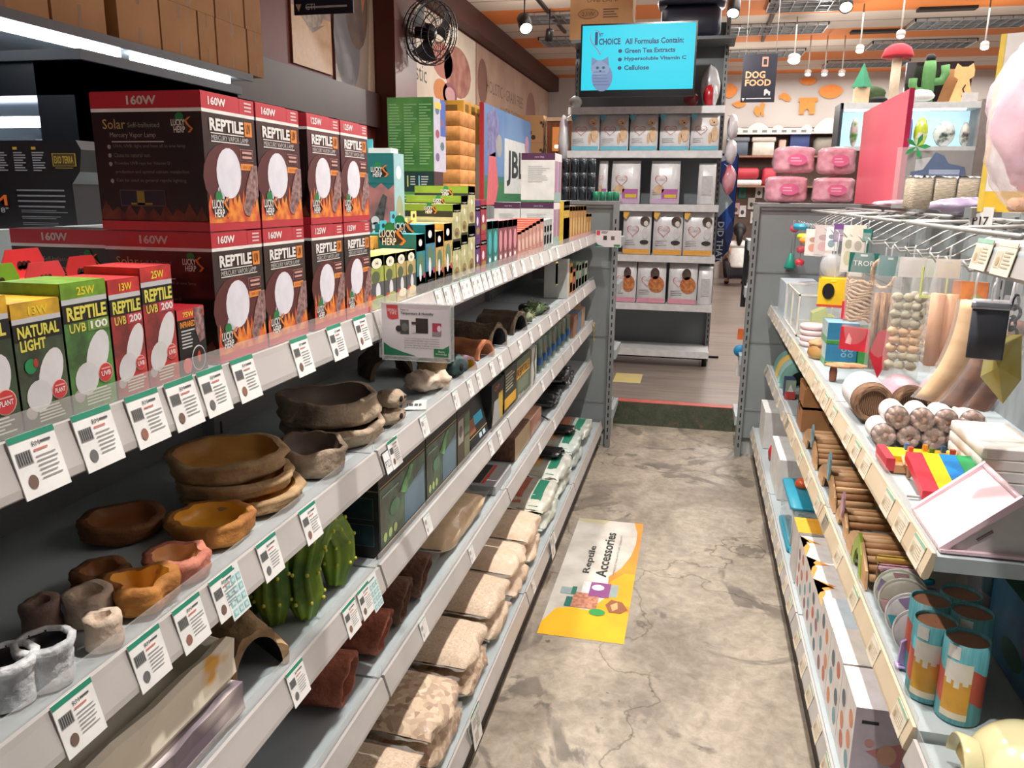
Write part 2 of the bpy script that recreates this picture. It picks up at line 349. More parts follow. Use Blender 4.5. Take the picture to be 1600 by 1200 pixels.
for bi, (y0, y1) in enumerate(LBAYS):
    g = thing('gondola_shelving', LBAYN[bi], 'shelving', (0, 0, 0))
    y0 += .001; y1 -= .001
    mb = MB(); mb.box(LBACK - .03, LBACK, y0, y1, .1, 1.57, PANEL)
    for zz in (.45, .83, 1.21): mb.box(LBACK, LBACK + .002, y0, y1, zz, zz + .006, mat('panel_seam', (84, 90, 92), .6))
    mb.make('back_panel', g)
    upright(g, LBACK + .012, y0 + .03, 0, 1.575, .024, .05, 'x', 1)
    mb = MB(); mb.box(-1.46, LBACK - .031, y0, y1, 1.525, 1.55, SHELF); mb.make('rear_shelf', g)
    for si in range(4): shelf_unit(g, 1, LBACK, LX, y0, y1, LZ[si], RAIL, [t for t in TAGY[si] if y0 + .03 < t < y1 - .03])
    shelf_unit(g, 1, LBACK, LBX, y0, y1, LBZ, RAIL, [t for t in TAGY[4] if y0 + .03 < t < y1 - .03], riser=False)
    MB().box(LBACK, LBX - .03, y0, y1, 0, .14, PLINTH).make('plinth', g)
# back side of the same run carries goods standing behind the panel
# end panels that close both runs
def end_panel(name, label, x0, x1, y, z1, postx, sl):
    g = thing(name, label, 'shelving', (0, 0, 0))
    mb = MB(); mb.box(x0, x1, y, y + .03, .12, z1, PANEL)
    for zz in (.30, .74, 1.18): mb.box(x0, x1, y - .004, y, zz, zz + .014, POST)
    mb.box(x0, x1, y - .012, y, z1 - .02, z1 + .002, POST); mb.make('back_panel', g)
    upright(g, postx, y, 0, z1 + .01, .034, .05, 'y', -1)
    for zz in (.22, .62, 1.05, 1.34):
        MB().prism([(y + .03, zz - .03), (y + .36, zz - .01), (y + .36, zz + .03), (y + .03, zz + .03)], min(postx, postx + sl * .03), max(postx, postx + sl * .03), SHELF, 'x').make('shelf_bracket', g)
        MB().box(x0, x1, y + .03, y + .38, zz + .005, zz + .03, SHELF).make('shelf', g)
    MB().box(x0, x1, y + .03, y + .4, 0, .19, mat('pale_base', (196, 200, 200), .45)).make('base', g)
    mb = MB(); mb.box(x0, x1, y - .02, y + .4, z1, z1 + .02, POST); mb.make('top_cover', g)
    return g
end_panel('end_shelving', 'grey end panel closing the reptile run, seen past its rails', -1.30, -.50, 5.10, 1.575, -.497, 1)
end_panel('end_shelving', 'grey end panel closing the hamster toy run below the pink bags', .345, .95, 5.14, 1.575, .342, -1)
# ---------------------------------------------------------------- shelving on the other side of the aisle
RXL = [.451, .4615, .407]; RZL = [.931, .561, .152]; RBACK = .95
def cream_tag(seed):
    mb = MB(); w, h = .075, .05; mb.box(-.0012, 0, -w / 2, w / 2, -h, 0, flat((232, 220, 198))); f = Face(mb, (0, -w / 2, -h), (0, 1, 0), (0, 0, 1), w, h)
    st = random.getstate(); random.seed(seed)
    f.rect(0, .86, 1, 1, [(150, 190, 170), (214, 208, 196)][seed % 2]); f.rect(.06, .2, .4, .7, (206, 192, 168)); f.lines(.46, .2, .95, .75, 5, (188, 176, 156)); f.oval(.22, .4, .09, .14, (186, 160, 130), 2)
    random.setstate(st); return mb
RT_ = [cream_tag(i).make('price_tag') for i in range(2)]; used_rt = set()
def rtags(sh, xl, zs, ys, tl=.014, h=.052):
    for i, y in enumerate(ys):
        k = i % 2
        if k not in used_rt: o = RT_[k]; used_rt.add(k)
        else: o = RT_[k].copy(); COL.objects.link(o)
        o.parent = sh; o.location = (xl + tl - .003, y, zs + .002); o.rotation_euler = (0, -math.atan2(tl, h), math.pi)
RBAYS = [(.313, 1.513), (1.513, 2.71), (2.71, 3.91), (3.91, 5.11)]
RBN = ['grey shelving bay beside the camera with the rounded white shelf end', 'shelving bay with cream price rails holding wooden toys and biscuit tubes', 'shelving bay with cream rails holding wooden bridges and chew rolls', 'shelving bay against the end panel below the pink bags']
for bi, (y0, y1) in enumerate(RBAYS):
    g = thing('gondola_shelving', RBN[bi], 'shelving', (0, 0, 0)); y0 += .001; y1 -= .001
    mb = MB(); mb.box(RBACK, RBACK + .03, y0, y1, .1, 1.585, PANEL); mb.box(RBACK - .012, RBACK + .034, y0, y1, 1.565, 1.592, POST)
    for zz in (.45, .83, 1.21): mb.box(RBACK - .002, RBACK, y0, y1, zz, zz + .006, mat('panel_seam', (84, 90, 92), .6))
    mb.make('back_panel', g)
    upright(g, RBACK - .012, y0 + .03, 0, 1.58, .024, .05, 'x', -1)
    rm = BEIGER if bi in (1, 2) else RAIL
    if bi > 0:
        ys = [y0 + .07 + k * .128 for k in range(9)]
        sh = shelf_unit(g, -1, RBACK, RXL[0], y0, y1, RZL[0], rm); rtags(sh, RXL[0], RZL[0] + .052, [y for i, y in enumerate(ys) if i % 4 != 3])
        sh = shelf_unit(g, -1, RBACK, RXL[1], y0, y1, RZL[1], rm); rtags(sh, RXL[1], RZL[1] + .052, ys[::2] + [y1 - .1])
    else:
        z = 1.515; sh = MB().rbox(.452, RBACK, y0, 1.505, z + .012, z + .05, .03, SHELF).make('shelf', g)
        pts = [(.47, z + .055), (.464, z + .055), (.455, z + .05), (.446, z + .006), (.45, z), (.456, z + .006)]
        MB().prism(pts, y0, 1.46, RAIL, 'y').make('price_rail', sh)
        for i, y in enumerate((1.43, 1.33)):
            o = RT_[i % 2].copy(); COL.objects.link(o); o.parent = sh; o.location = (.452, y, z + .054); o.rotation_euler = (0, -.2, math.pi)
        shelf_unit(g, -1, RBACK, RXL[1], y0, y1, RZL[1] - .02, RAIL)
    sh = shelf_unit(g, -1, RBACK, RXL[2], y0, y1, RZL[2], RAIL, riser=False); rtags(sh, RXL[2], RZL[2] + .052, [y0 + .1 + k * .16 for k in range(7)])
    MB().box(RXL[2] + .03, RBACK, y0, y1, 0, .17, PLINTH).make('plinth', g)
# wire hanging rack above the upper shelf
WIRE = mat('satin_wire', (176, 175, 172), .4, .3)
def rack(y0, y1, label):
    g = thing('hanging_rack', label, 'rack', (0, 0, 0))
    for x, z in ((.62, 1.56), (.80, 1.575)): MB().tube([(x, y0 + .02, z), (x, y1 - .02, z)], .006, WIRE).make('rail', g)
    for y in (y0 + .05, (y0 + y1) / 2, y1 - .05):
        MB().tube([(.62, y, 1.56), (.8, y, 1.568), (.945, y, 1.54)], .005, WIRE).make('arm', g)
    for k in range(7):
        y = y0 + .1 + k * (y1 - y0 - .2) / 6
        MB().tube([(.80, y, 1.575), (.70, y, 1.535), (.63, y, 1.49), (.56, y, 1.485), (.545, y, 1.505)], .003, WIRE, 6).make('hook', g)
    return g
rack(1.75, 2.69, 'wire hanging rack over the wooden biscuit toys nearest the white shelf end')
rack(2.73, 3.88, 'wire hanging rack holding grass rolls and seed sticks')
rack(3.93, 4.85, 'wire hanging rack holding small bright toys by the end panel')
# ---------------------------------------------------------------- goods on the top shelf of the reptile run
def ypx(p, x, z):
    lo, hi = .05, 9
    for _ in range(40):
        m_ = (lo + hi) / 2; v = Vector((x, m_, z)) - CAMP; q = 800 + F * v.dot(RT) / v.dot(FW)
        if (q < p): lo = m_
        else: hi = m_
    return lo
def xpx(p, y, z):
    lo, hi = -4, 4
    for _ in range(40):
        m_ = (lo + hi) / 2; v = Vector((m_, y, z)) - CAMP; q = 800 + F * v.dot(RT) / v.dot(FW)
        if q < p: lo = m_
        else: hi = m_
    return lo
S1 = 1.3955; XF = -.638
WHITE = flat((240, 238, 234)); BLACKI = flat((26, 24, 24)); CARD = mat('brown_carton', (198, 148, 100), .75, c2=(182, 134, 88), ns=5, bump=.05)
def lucky(f, u, v, s):
    """maker's mark: chameleon over two short words"""
    a = s * f.w / f.h
    f.oval(u + s * .5, v + a * .52, s * .52, a * .34, (48, 32, 28), 2); f.oval(u + s * .45, v + a * .9, s * .22, a * .2, (38, 130, 70), 3)
    f.text('LUCKY', u, v + a * .5, u + s * .72, v + a * .8, WHITE, 4, .02); f.text('HERP', u + s * .12, v + a * .2, u + s * .72, v + a * .48, WHITE, 4, .02)
    f.poly([(u + s * (.85 + .17 * math.sin(t * 1.7)) , v + a * (.2 + .7 * t / 4)) for t in [0, 1, 2, 3, 4]] + [(u + s * (.98 + .17 * math.sin(t * 1.7)), v + a * (.2 + .7 * t / 4)) for t in [4, 3, 2, 1, 0]], (228, 130, 50), 4)
def bulb(f, u, v, ru, rv, l=2):
    f.oval(u, v, ru, rv, (232, 230, 240), l, 20, -.15); f.oval(u - ru * .55, v - rv * .78, ru * .45, rv * .42, (214, 212, 226), l - .5, 12, -.5); f.oval(u - ru * .95, v - rv * 1.05, ru * .28, rv * .2, (186, 184, 196), l - .7, 10)
RED_ = mat('lamp_box_red', (196, 44, 58), .35, c2=(186, 40, 54), coat=.4); DKB = mat('lamp_box_black', (30, 20, 21), .32, c2=(48, 26, 24), ns=9, coat=.5)
FIRE = mat('flame_print', (240, 150, 50), .35, c2=(206, 62, 40), ns=60, coat=.4)
LIZ = mat('lizard_print', (176, 140, 136), .45, c2=(96, 66, 66), ns=120, nd=5)
def front160(f, watt):
    f.rect(0, .885, 1, 1, RED_); f.rect(0, .86, 1, .885, WHITE); f.rect(0, 0, 1, .075, RED_)
    f.text(watt, .12, .915, .44, .975, WHITE, 2, .03); f.rect(.7, .89, .705, 1, (150, 30, 44), 2); f.lines(.8, .9, .95, .985, 3, (236, 190, 190), 2, .5, .1)
    f.text('REPTILE', .12, .735, .76, .825, WHITE, 2, .04); f.rect(.78, .72, .93, .83, (236, 140, 52), 2); f.text('UV', .81, .74, .9, .815, (90, 46, 24), 3, .02)
    f.rect(.13, .715, .76, .722, WHITE, 2); f.text('MERCURY VAPOR LAMP', .14, .668, .84, .705, (206, 206, 204), 2); f.rect(.13, .655, .86, .662, WHITE, 2)
    f.oval(.45, .4, .5, .26, (92, 40, 38), 1); f.flames(0, 1, .06, .36, FIRE, 11, 1.5)
    bulb(f, .42, .43, .235, .19)
    f.rect(.66, .53, .92, .62, (190, 130, 120), 2); f.rect(.67, .535, .91, .615, (70, 34, 34), 3); f.lines(.69, .54, .89, .61, 2, (214, 160, 150), 4, .5, .05); f.rect(.66, .46, .92, .51, (240, 150, 70), 2); f.text('160 W' if False else 'UVA UVB', .7, .472, .88, .5, (180, 90, 30), 3)
    f.poly([(.99, .5), (.88, .5), (.76, .36), (.68, .2), (.70, .12), (.78, .10), (.85, .18), (.99, .26)], LIZ, 3); f.oval(.74, .17, .08, .065, LIZ, 3.2)
    lucky(f, .06, .06, .3)
def near160(f, watt):
    f.rect(0, .885, 1, 1, RED_); f.rect(0, .86, 1, .885, WHITE); f.rect(0, 0, 1, .075, RED_); f.text(watt, .34, .91, .61, .975, (214, 206, 200), 2, .03)
    f.text('Solar', .1, .74, .31, .81, (196, 170, 110), 2); f.text('Self-ballasted', .33, .75, .62, .785, (150, 140, 132), 2); f.text('Mercury Vapor Lamp', .16, .67, .58, .715, (170, 160, 152), 2); f.rect(.17, .645, .65, .652, (220, 214, 206), 2)
    for k, t in enumerate(['UVA, UVB, light and heat all in one lamp', 'Close to natural sun', 'Provides UVB rays for Vitamin D', 'production and optimal calcium metabolism', 'Can be used as general reptile lighting']):
        v = .6 - .062 * k
        if k != 3: f.oval(.14, v + .012, .016, .016, (170, 162, 158), 2)
        f.text(t, .18, v, .18 + .0165 * len(t), v + .03, (130, 120, 116), 2)
    f.flames(0, 1, .07, .22, mat('dim_flames', (120, 62, 36), .4, c2=(84, 34, 28), ns=50), 9, 1)
    f.rect(.2, .18, .62, .3, (96, 84, 92), 2); f.rect(.206, .186, .614, .294, (40, 32, 52), 3); f.rect(.36, .19, .43, .29, (148, 140, 60), 4); f.rect(.3, .19, .5, .205, (148, 140, 60), 4)
    lucky(f, .73, .68, .17)
H160 = .1795; D160 = .166
def box160(watt, y0, y1, zb, label):
    w = y1 - y0; mb = MB(); mb.box(-D160, 0, 0, w, 0, H160, DKB); front160(lface(mb, 0, 0, w, 0, H160), watt); near160(nface(mb, 0, -D160, 0, 0, H160), watt)
    o = mb.make('reptile_lamp_box', None, (XF, y0, zb), label=label, cat='box', group='red and black mercury vapor lamp boxes')
    MB().box(-D160 + .001, -.001, .001, w * .7, H160, H160 + .0012, RED_).make('lid_flap', o); return o
ZR = [S1, S1 + H160 + .002]
cols = [('160W', 328, 407.5), ('160W', 409.5, 474), ('125W', 485, 535), ('125W', 536.5, 577.5)]
pos = ['first column from the bulb boxes', 'second column', 'third column', 'fourth column against the lime boxes']
for ci, (wt, a, b) in enumerate(cols):
    for ri in range(2):
        z = ZR[ri]; y0, y1 = ypx(a, XF, S1 + H160), ypx(b, XF, S1 + H160)
        w_ = ['one-sixty watt', 'one-sixty watt', 'one-twenty-five watt', 'one-twenty-five watt'][ci]
        lab = ['red and black %s lamp box, %s row, %s' % (w_, ['bottom', 'top'][ri], pos[ci])][0]
        box160(wt, y0 + .0008 + (.002 if ri and ci == 2 else 0), y1 - .0008, z, lab)
mb = MB(); mb.box(-.16, 0, 0, .07, 0, H160, DKB); near160(nface(mb, 0, -.16, 0, 0, H160), '160W'); lface(mb, 0, 0, .07, 0, H160).rect(0, .885, 1, 1, RED_).rect(0, .86, 1, .885, WHITE)
mb.make('reptile_lamp_box', None, (-.812, .985, S1), label='dark lamp box with red top standing behind the double stack of red boxes', cat='box')
# compact bulbs standing in front of the stack
def hang_tab(par, w, c, x, z, tilt=0):
    mb = MB(); m = mat('tab_%d_%d_%d' % c, c, .45)
    mb.prism([(.006, 0), (w - .006, 0), (w, .02), (w - .008, .036), (.008, .036), (0, .02)], x - .001, x, m, 'x')
    f = Face(mb, (x, 0, 0), (0, 1, 0), (0, 0, 1), w, .036)
    for u in (.4, .5, .6): f.oval(u, .42, .07, .16, (60, 40, 36), 1)
    f.rect(.36, .3, .64, .42, (60, 40, 36), 1)
    return mb.make('hang_tab', par, (0, 0, z))
def bulbbox(pxl, pxr, pytop, band, title, sub, watt, bg, label, xf=XF, tab=None, d=.075, tx=None, blob=None, badge=None):
    y0, y1 = ypx(pxl, xf, S1) + .0006, ypx(pxr, xf, S1) - .0006; h = at((pxl + pxr) / 2 - 8, pytop, x=xf).z - S1; w = y1 - y0
    mb = MB(); bm_ = mat('ink_box_%d_%d_%d' % bg, bg, .35, c2=tuple(int(v * .55) for v in bg), ns=26, coat=.4, nd=4); mb.box(-d, 0, 0, w, 0, h, mat('box_dark_side', (34, 38, 28), .4))
    mb.box(-d, 0, -.0003, w + .0003, h * .88, h + .0004, mat('lid_%d_%d_%d' % band, band, .4, c2=tuple(int(v * .8) for v in band), ns=40))
    f = lface(mb, .0004, 0, w, 0, h); k = f.w / f.h
    f.rect(0, .88, 1, 1, mat('lid_%d_%d_%d' % band, band, .4)); f.rect(0, .84, 1, .88, (200, 200, 204)); f.rect(0, 0, 1, .84, bm_); f.rect(0, .7, 1, .84, BLACKI, 1.3)
    f.text(watt, .34, .9, .74, .965, (240, 216, 60) if band[1] < 190 else (120, 110, 30), 2, .02)
    yl = (226, 216, 90)
    if len(title) == 1:
        f.text(title[0], .08, .715, .96, .82, yl, 2, .035); f.text('UVB', .1, .62, .46, .69, yl, 2, .02); f.rect(.5, .615, .98, .7, sub[1], 2); f.text(sub[0], .56, .627, .95, .69, WHITE, 3, .03)
    else:
        f.text(title[0], .08, .725, .93, .82, yl, 2, .035); f.text(title[1], .1, .62, .62, .71, yl, 2, .035)
    f.oval(.66, .42, .24, .2, (226, 224, 226), 2, 20, -.45); f.oval(.36, .25, .26, .13, (216, 214, 216), 2.4, 18, -.6); f.oval(.16, .13, .12, .05, (170, 164, 160), 2.2, 12, -.6)
    if blob: f.oval(.25, .5, .12, .06, (38, 140, 84), 3); f.oval(.35, .52, .05, .035, (176, 62, 40), 4)
    f.oval(.78, .26, .17, .17 * k, (240, 206, 190), 3); f.oval(.78, .26, .155, .155 * k, (208, 62, 66), 4); f.text((badge or 'UVB'), .67, .235, .89, .275, WHITE, 5, .02); f.lines(.68, .285, .88, .305, 1, (236, 170, 160), 5, .6, 0)
    f.lines(.3, .03, .92, .16, 5, (206, 212, 190), 3)
    f2 = nface(mb, -.0004, -d, 0, 0, h); f2.lines(.2, .3, .8, .7, 8, (120, 126, 110), 1)
    o = mb.make('bulb_box', None, (xf, y0, S1), label=label, cat='box', group='compact lamp boxes beside the red stack')
    if tab: hang_tab(o, w, tab, -d * .55, h + .0005)
    return o
G_ = (92, 150, 60); Y_ = (236, 184, 52); R_ = (214, 58, 58)
bulbbox(-70, 37, 466, Y_, ('NATURAL', 'LIGHT'), None, '13W', (60, 84, 56), 'yellow-topped natural light bulb box cut off by the picture edge', badge='PLANT')
bulbbox(39, 113, 468, Y_, ('NATURAL', 'LIGHT'), None, '13W', (70, 92, 62), 'yellow-topped natural light bulb box with a green frog, beside the green box', blob=1, badge='PLANT')
bulbbox(115, 183, 438, (128, 176, 50), ('REPTILE',), ('100', (120, 160, 60)), '25W', (88, 150, 70), 'green-topped bulb box printed with a large 100')
bulbbox(185, 233, 434, R_, ('REPTILE',), ('200', (210, 70, 84)), '13W', (196, 54, 56), 'shorter red-topped thirteen watt bulb box printed 200')
bulbbox(234, 281, 415, R_, ('REPTILE',), ('200', (210, 70, 84)), '25W', (200, 56, 58), 'taller red-topped twenty-five watt bulb box printed 200')
# infrared box
y0, y1 = ypx(284, XF, S1), ypx(325, XF, S1) ; h = at(296, 482, x=XF).z - S1; w = y1 - y0
mb = MB(); mb.box(-.07, 0, 0, w, 0, h, mat('box_dark_side', (34, 38, 28))); f = lface(mb, 0, 0, w, 0, h)
f.rect(0, 0, 1, .85, BLACKI).rect(0, .85, 1, 1, R_).text('75W', .2, .88, .6, .96, (240, 216, 60), 2, .02).text('INFRARED', .08, .73, .62, .82, (236, 150, 52), 2, .03).lines(.1, .4, .6, .7, 6, (206, 206, 206), 2)
f.poly([(.62, 1), (.95, 1), (.95, .5), (.75, .45), (.6, .7)], LIZ, 2).oval(.66, .22, .26, .2, (214, 214, 214), 3).oval(.66, .22, .235, .18, (40, 26, 24), 4).oval(.66, .24, .06, .09, (200, 66, 44), 5).oval(.22, .15, .16, .12, (214, 76, 70), 4)
mb.box(-.07, 0, 0, w, h, h + .0012, mat('lamp_box_red')); mb.make('bulb_box', None, (XF, y0, S1), label='small black infrared lamp box at the foot of the red stack', cat='box', group='compact lamp boxes beside the red stack')
# second row with carry tabs standing up behind
def backbox(pxl, pxr, pyt, c, xf, label):
    y0, y1 = ypx(pxl, xf, S1 + .14), ypx(pxr, xf, S1 + .14); zt = at((pxl + pxr) / 2, pyt, x=xf - .04).z; h = zt - .036 - S1; w = y1 - y0
    mb = MB(); mb.box(-.07, 0, 0, w, 0, h, mat('lid_%d_%d_%d' % c, c, .4)); o = mb.make('bulb_box', None, (xf, y0, S1), label=label, cat='box', group='lamp boxes with carry tabs'); hang_tab(o, w, c, -.04, h + .0005); return o
backbox(5, 76, 409, (128, 176, 50), -.722, 'green lamp box with a raised carry tab behind the yellow-topped box')
backbox(84, 144, 405, (222, 78, 80), -.722, 'red lamp box with a raised tab behind the green-topped box')
backbox(146, 194, 396, R_, -.722, 'red lamp box with a raised tab behind the taller red-topped box')
backbox(-30, 36, 391, R_, -.80, 'red lamp box with raised tab in the back row, cut by the picture edge')
backbox(46, 110, 386, (224, 70, 72), -.80, 'red lamp box with raised tab in the back row, highest of the tabs')
# smaller goods further along
def smallbox(pxl, pxr, pytop, c, label, group, zb=None, xf=-.64, d=.1, art=None, top=None, name='lamp_box', side=None, side_art=None, pyb=None):
    zb = S1 if zb is None else zb; zr = zb
    y0, y1 = ypx(pxl, xf, zr + .05) + .0005, ypx(pxr, xf, zr + .05) - .0005; h = at((pxl + pxr) / 2, pytop, x=xf).z - zb; w = y1 - y0
    mb = MB(); mb.box(-d, 0, 0, w, 0, h, mat('box_%d_%d_%d' % (side or c), side or c, .45, ns=30)); f = lface(mb, 0, 0, w, 0, h); f.rect(0, 0, 1, 1, mat('face_%d_%d_%d' % c, c, .4, c2=tuple(int(v * .8) for v in c), ns=50))
    if top: mb.box(-d, .0, 0, w, h, h + .0008, flat(top))
    if art: art(f)
    if side_art: side_art(nface(mb, 0, -d, 0, 0, h))
    return mb.make(name, None, (xf, y0, zb), label=label, cat='box', group=group), zb + h
def art_lime(tc, pc):
    def a(f):
        f.rect(0, .8, 1, 1, tc); f.oval(.5, .86, .36, .1, (244, 240, 214), 2); f.text('H', .42, .83, .58, .9, (60, 70, 60), 3); f.oval(.4, .6, .3, .12, (90, 104, 70), 1.5); f.rect(0, .18, 1, .5, (84, 84, 88), 1.2); f.oval(.55, .33, .17, .16, (226, 226, 230), 2); f.oval(.24, .2, .16, .06, (210, 70, 60), 2); f.oval(.6, .16, .4, .09, pc, 2.4)
    return a
for k, (a, b, t, c, pc, w_) in enumerate([(578, 600, 400, (176, 190, 80), (140, 160, 80), 'lime-topped slim lamp box touching the red stack'), (601, 618.5, 397, (190, 196, 96), (170, 170, 90), 'lime-topped slim lamp box, second from the red stack'), (619.5, 634.5, 394, (216, 190, 120), (240, 230, 200), 'yellow-topped slim lamp box, third from the red stack'), (635.5, 649.5, 391, (222, 196, 130), (236, 214, 160), 'yellow-topped slim lamp box against the teal box')]):
    smallbox(a, b, t, c, w_, 'slim lamp boxes', art=art_lime(c, pc), top=c, d=.08, side=(96, 104, 50))
def art_teal(c, c2):
    def a(f):
        f.rect(0, .72, 1, 1, c, 1); f.rect(0, 0, 1, .3, c2, 1); f.oval(.45, .86, .2, .06, WHITE, 2); f.oval(.5, .5, .32, .18, (96, 130, 96) if c[2] > 90 else (180, 150, 120), 1.5, 14, .2); f.oval(.4, .36, .14, .15, (232, 234, 236), 2); f.text('REPTILE', .14, .07, .86, .17, (90, 90, 90), 2); f.oval(.85, .3, .12, .05, (190, 60, 80), 2)
    return a
def side_teal(f):
    f.rect(0, 0, 1, 1, (34, 116, 112)); lucky(f, .3, .74, .45); f.rect(0, 0, 1, .5, (36, 84, 84), 1.5)
def tealtab(o, h, c, w):
    mb = MB(); mb.box(-.09, -.089, .0, w, 0, .03, flat(c)); f = lface(mb, -.089, 0, w, 0, .03); f.oval(.5, .6, .22, .18, (40, 44, 50), 1); mb.make('hang_tab', o, (0, 0, h))
for a, b, t, c, c2, w_ in [(651, 664.5, 366, (44, 150, 156), (206, 222, 226), 'teal reptile bulb box in front of its taller neighbour'), (665.5, 680, 351, (70, 140, 176), (206, 222, 230), 'taller blue-teal reptile bulb box'), (681, 693, 361, (224, 184, 104), (240, 220, 170), 'shorter tan reptile bulb box'), (694, 706.5, 349, (220, 186, 118), (240, 222, 176), 'taller tan reptile bulb box beside the cream boxes')]:
    o, zt = smallbox(a, b, t, c, w_, 'tall reptile bulb boxes', art=art_teal(c, c2), top=c, d=.13, side=(34, 116, 112) if c[2] > 130 else (208, 164, 84), side_art=side_teal if c[2] > 130 else None)
    tealtab(o, zt - S1 + .0008, (70, 176, 190) if c[2] > 130 else (238, 206, 130), .04)
# big teal box behind, its side turned to the aisle mouth
yb = 1.95
x0, x1 = xpx(574, yb, 1.55), xpx(617, yb, 1.55); z1 = at(595, 239, y=yb).z; w = ypx(632, x1, 1.6) - yb
mb = MB(); hh = z1 - S1; mb.box(x0 - x1, 0, 0, w, 0, hh, flat((34, 110, 112))); f = nface(mb, 0, x0 - x1, 0, 0, hh); f.rect(0, .78, 1, 1, (34, 112, 112)); lucky(f, .2, .8, .55); f.poly([(0, .78), (.3, .74), (.55, .78), (.8, .73), (1, .77), (1, .25), (0, .25)], mat('dusk_print', (200, 128, 120), .4, c2=(120, 92, 92), ns=14)); f.poly([(.1, .25), (.05, .5), (.3, .55), (.6, .7), (.75, .68), (.6, .5), (1, .3), (1, .2)], mat('iguana_print', (92, 92, 90), .5, c2=(50, 52, 52), ns=90), 2)
for k in range(5): f.oval(.3 + .02 * k, .5 - .045 * k, .15, .035, (226, 226, 226), 3, 12, .3)
f.oval(.4, .27, .15, .08, (216, 216, 216), 3); f.rect(0, 0, 1, .18, (206, 214, 214), 2); f.text('REPTILE', .06, .09, .82, .15, (40, 44, 46), 3, .02)
f = lface(mb, 0, 0, w, 0, hh); f.rect(0, 0, 1, 1, (150, 190, 196)).oval(.45, .86, .25, .05, WHITE, 2).oval(.5, .55, .36, .14, (150, 160, 130), 2).oval(.45, .4, .14, .16, (236, 236, 238), 3).rect(0, 0, 1, .2, (214, 226, 230), 1.5)
o = mb.make('reptile_bulb_box', None, (x1, yb, S1), label='big teal box with a grey iguana and spiral bulb picture behind the slim boxes', cat='box')
smallbox(578, 600, 369, (222, 168, 74), 'orange-tabbed lamp box half hidden behind the lime-topped boxes', 'half hidden lamp boxes', xf=-.735, d=.05, art=lambda f: (f.oval(.3, .75, .1, .06, (60, 50, 40), 2), f.oval(.75, .78, .1, .06, (60, 50, 40), 2)))
MB().box(-.06, 0, 0, .05, 0, .012, WHITE).make('small_box', None, (x1 - .01, yb + .01, z1 + .0005), label='flat white box lying on the big teal iguana box', cat='box')
mb = MB(); mb.box(-.05, 0, 0, .002, 0, .034, flat((80, 178, 190))); nface(mb, 0, -.05, 0, 0, .034).oval(.55, .5, .1, .12, (40, 44, 50), 1); mb.make('hang_card', None, (x1 - .062, yb + .02, z1 + .0005), label='pale teal hang card sticking up beside the flat white box', cat='card')
# cream and green clamp-lamp boxes, stacked
def art_cream(f):
    f.rect(0, .86, 1, 1, (150, 170, 50)); f.rect(0, .78, 1, .86, (40, 46, 36)); f.text('bright', .15, .8, .85, .845, WHITE, 3); f.oval(.5, .6, .14, .08, (236, 236, 214), 2); f.oval(.5, .22, .36, .14, (150, 126, 80), 1.5); f.oval(.45, .2, .2, .06, (96, 84, 50), 2); f.rect(0, 0, 1, .06, (40, 46, 36), 2)
def side_cream(f):
    f.rect(0, .82, 1, 1, (132, 160, 48)); f.rect(0, .66, 1, .82, (46, 50, 40)); lucky(f, .5, .68, .2); f.lines(.1, .1, .9, .6, 4, (186, 190, 150), 1)
def art_violet(c):
    return lambda f: (f.rect(0, .72, 1, .84, c, 1), f.text('light', .12, .75, .9, .81, WHITE, 2), f.oval(.4, .45, .2, .12, (236, 230, 236), 2), f.oval(.5, .2, .38, .1, (150, 130, 60), 1.5))
for ci, (a, b, t1, t2, c, art, w_) in enumerate([(707.5, 719.5, 377, 319, (208, 206, 150), art_cream, 'cream and green box'), (720.5, 730.5, 367, 306, (206, 204, 148), art_cream, 'cream and green box, second column'), (731.5, 742, 353, 291, (210, 206, 152), art_cream, 'cream and green box, tallest column'), (742.8, 750, 373, 313, (92, 56, 120), art_violet((120, 84, 150)), 'violet night lamp box'), (751, 760, 366, 312, (176, 52, 66), art_violet((196, 70, 80)), 'crimson night lamp box')]):
    o, zt = smallbox(a, b, t1, c, w_ + ', lower of its pair', 'stacked clamp lamp boxes', art=art, d=.16, side=(210, 206, 160) if ci < 3 else c, side_art=side_cream if ci < 3 else None)
    smallbox(a, b, t2, c, w_ + ', upper of its pair', 'stacked clamp lamp boxes', zb=zt + .001, art=art, d=.16, side=(210, 206, 160) if ci < 3 else c, side_art=side_cream if ci < 3 else None)
# slim bottles' boxes in teal, pink and salmon
def art_bottle(c, c2):
    return lambda f: (f.rect(0, .84, 1, 1, c2, 1), f.oval(.5, .55, .32, .24, c, 2), f.rect(.2, .1, .8, .28, tuple(int(v * .8) for v in c), 2), f.oval(.5, .2, .2, .05, WHITE, 3))
n = 0
for a, b, t, c, c2 in [(761, 769, 346, (70, 176, 186), (60, 140, 80)), (769.5, 778, 345, (80, 190, 196), (80, 150, 90))]:
    n += 1; smallbox(a, b, t, (40, 130, 120), 'teal bottle box %s' % ['touching the crimson boxes', 'beside the pink bottle boxes'][n - 1], 'slim bottle boxes', art=art_bottle(c, c2), d=.09)
for k in range(4):
    a = 778.5 + k * 7.4; smallbox(a, a + 7, 345 - k * .8, (150, 82, 90), 'pink bottle box in the row of four between teal and salmon boxes', 'pink bottle boxes', art=art_bottle((222, 150, 160), (206, 110, 116)), d=.09, name='bottle_box')
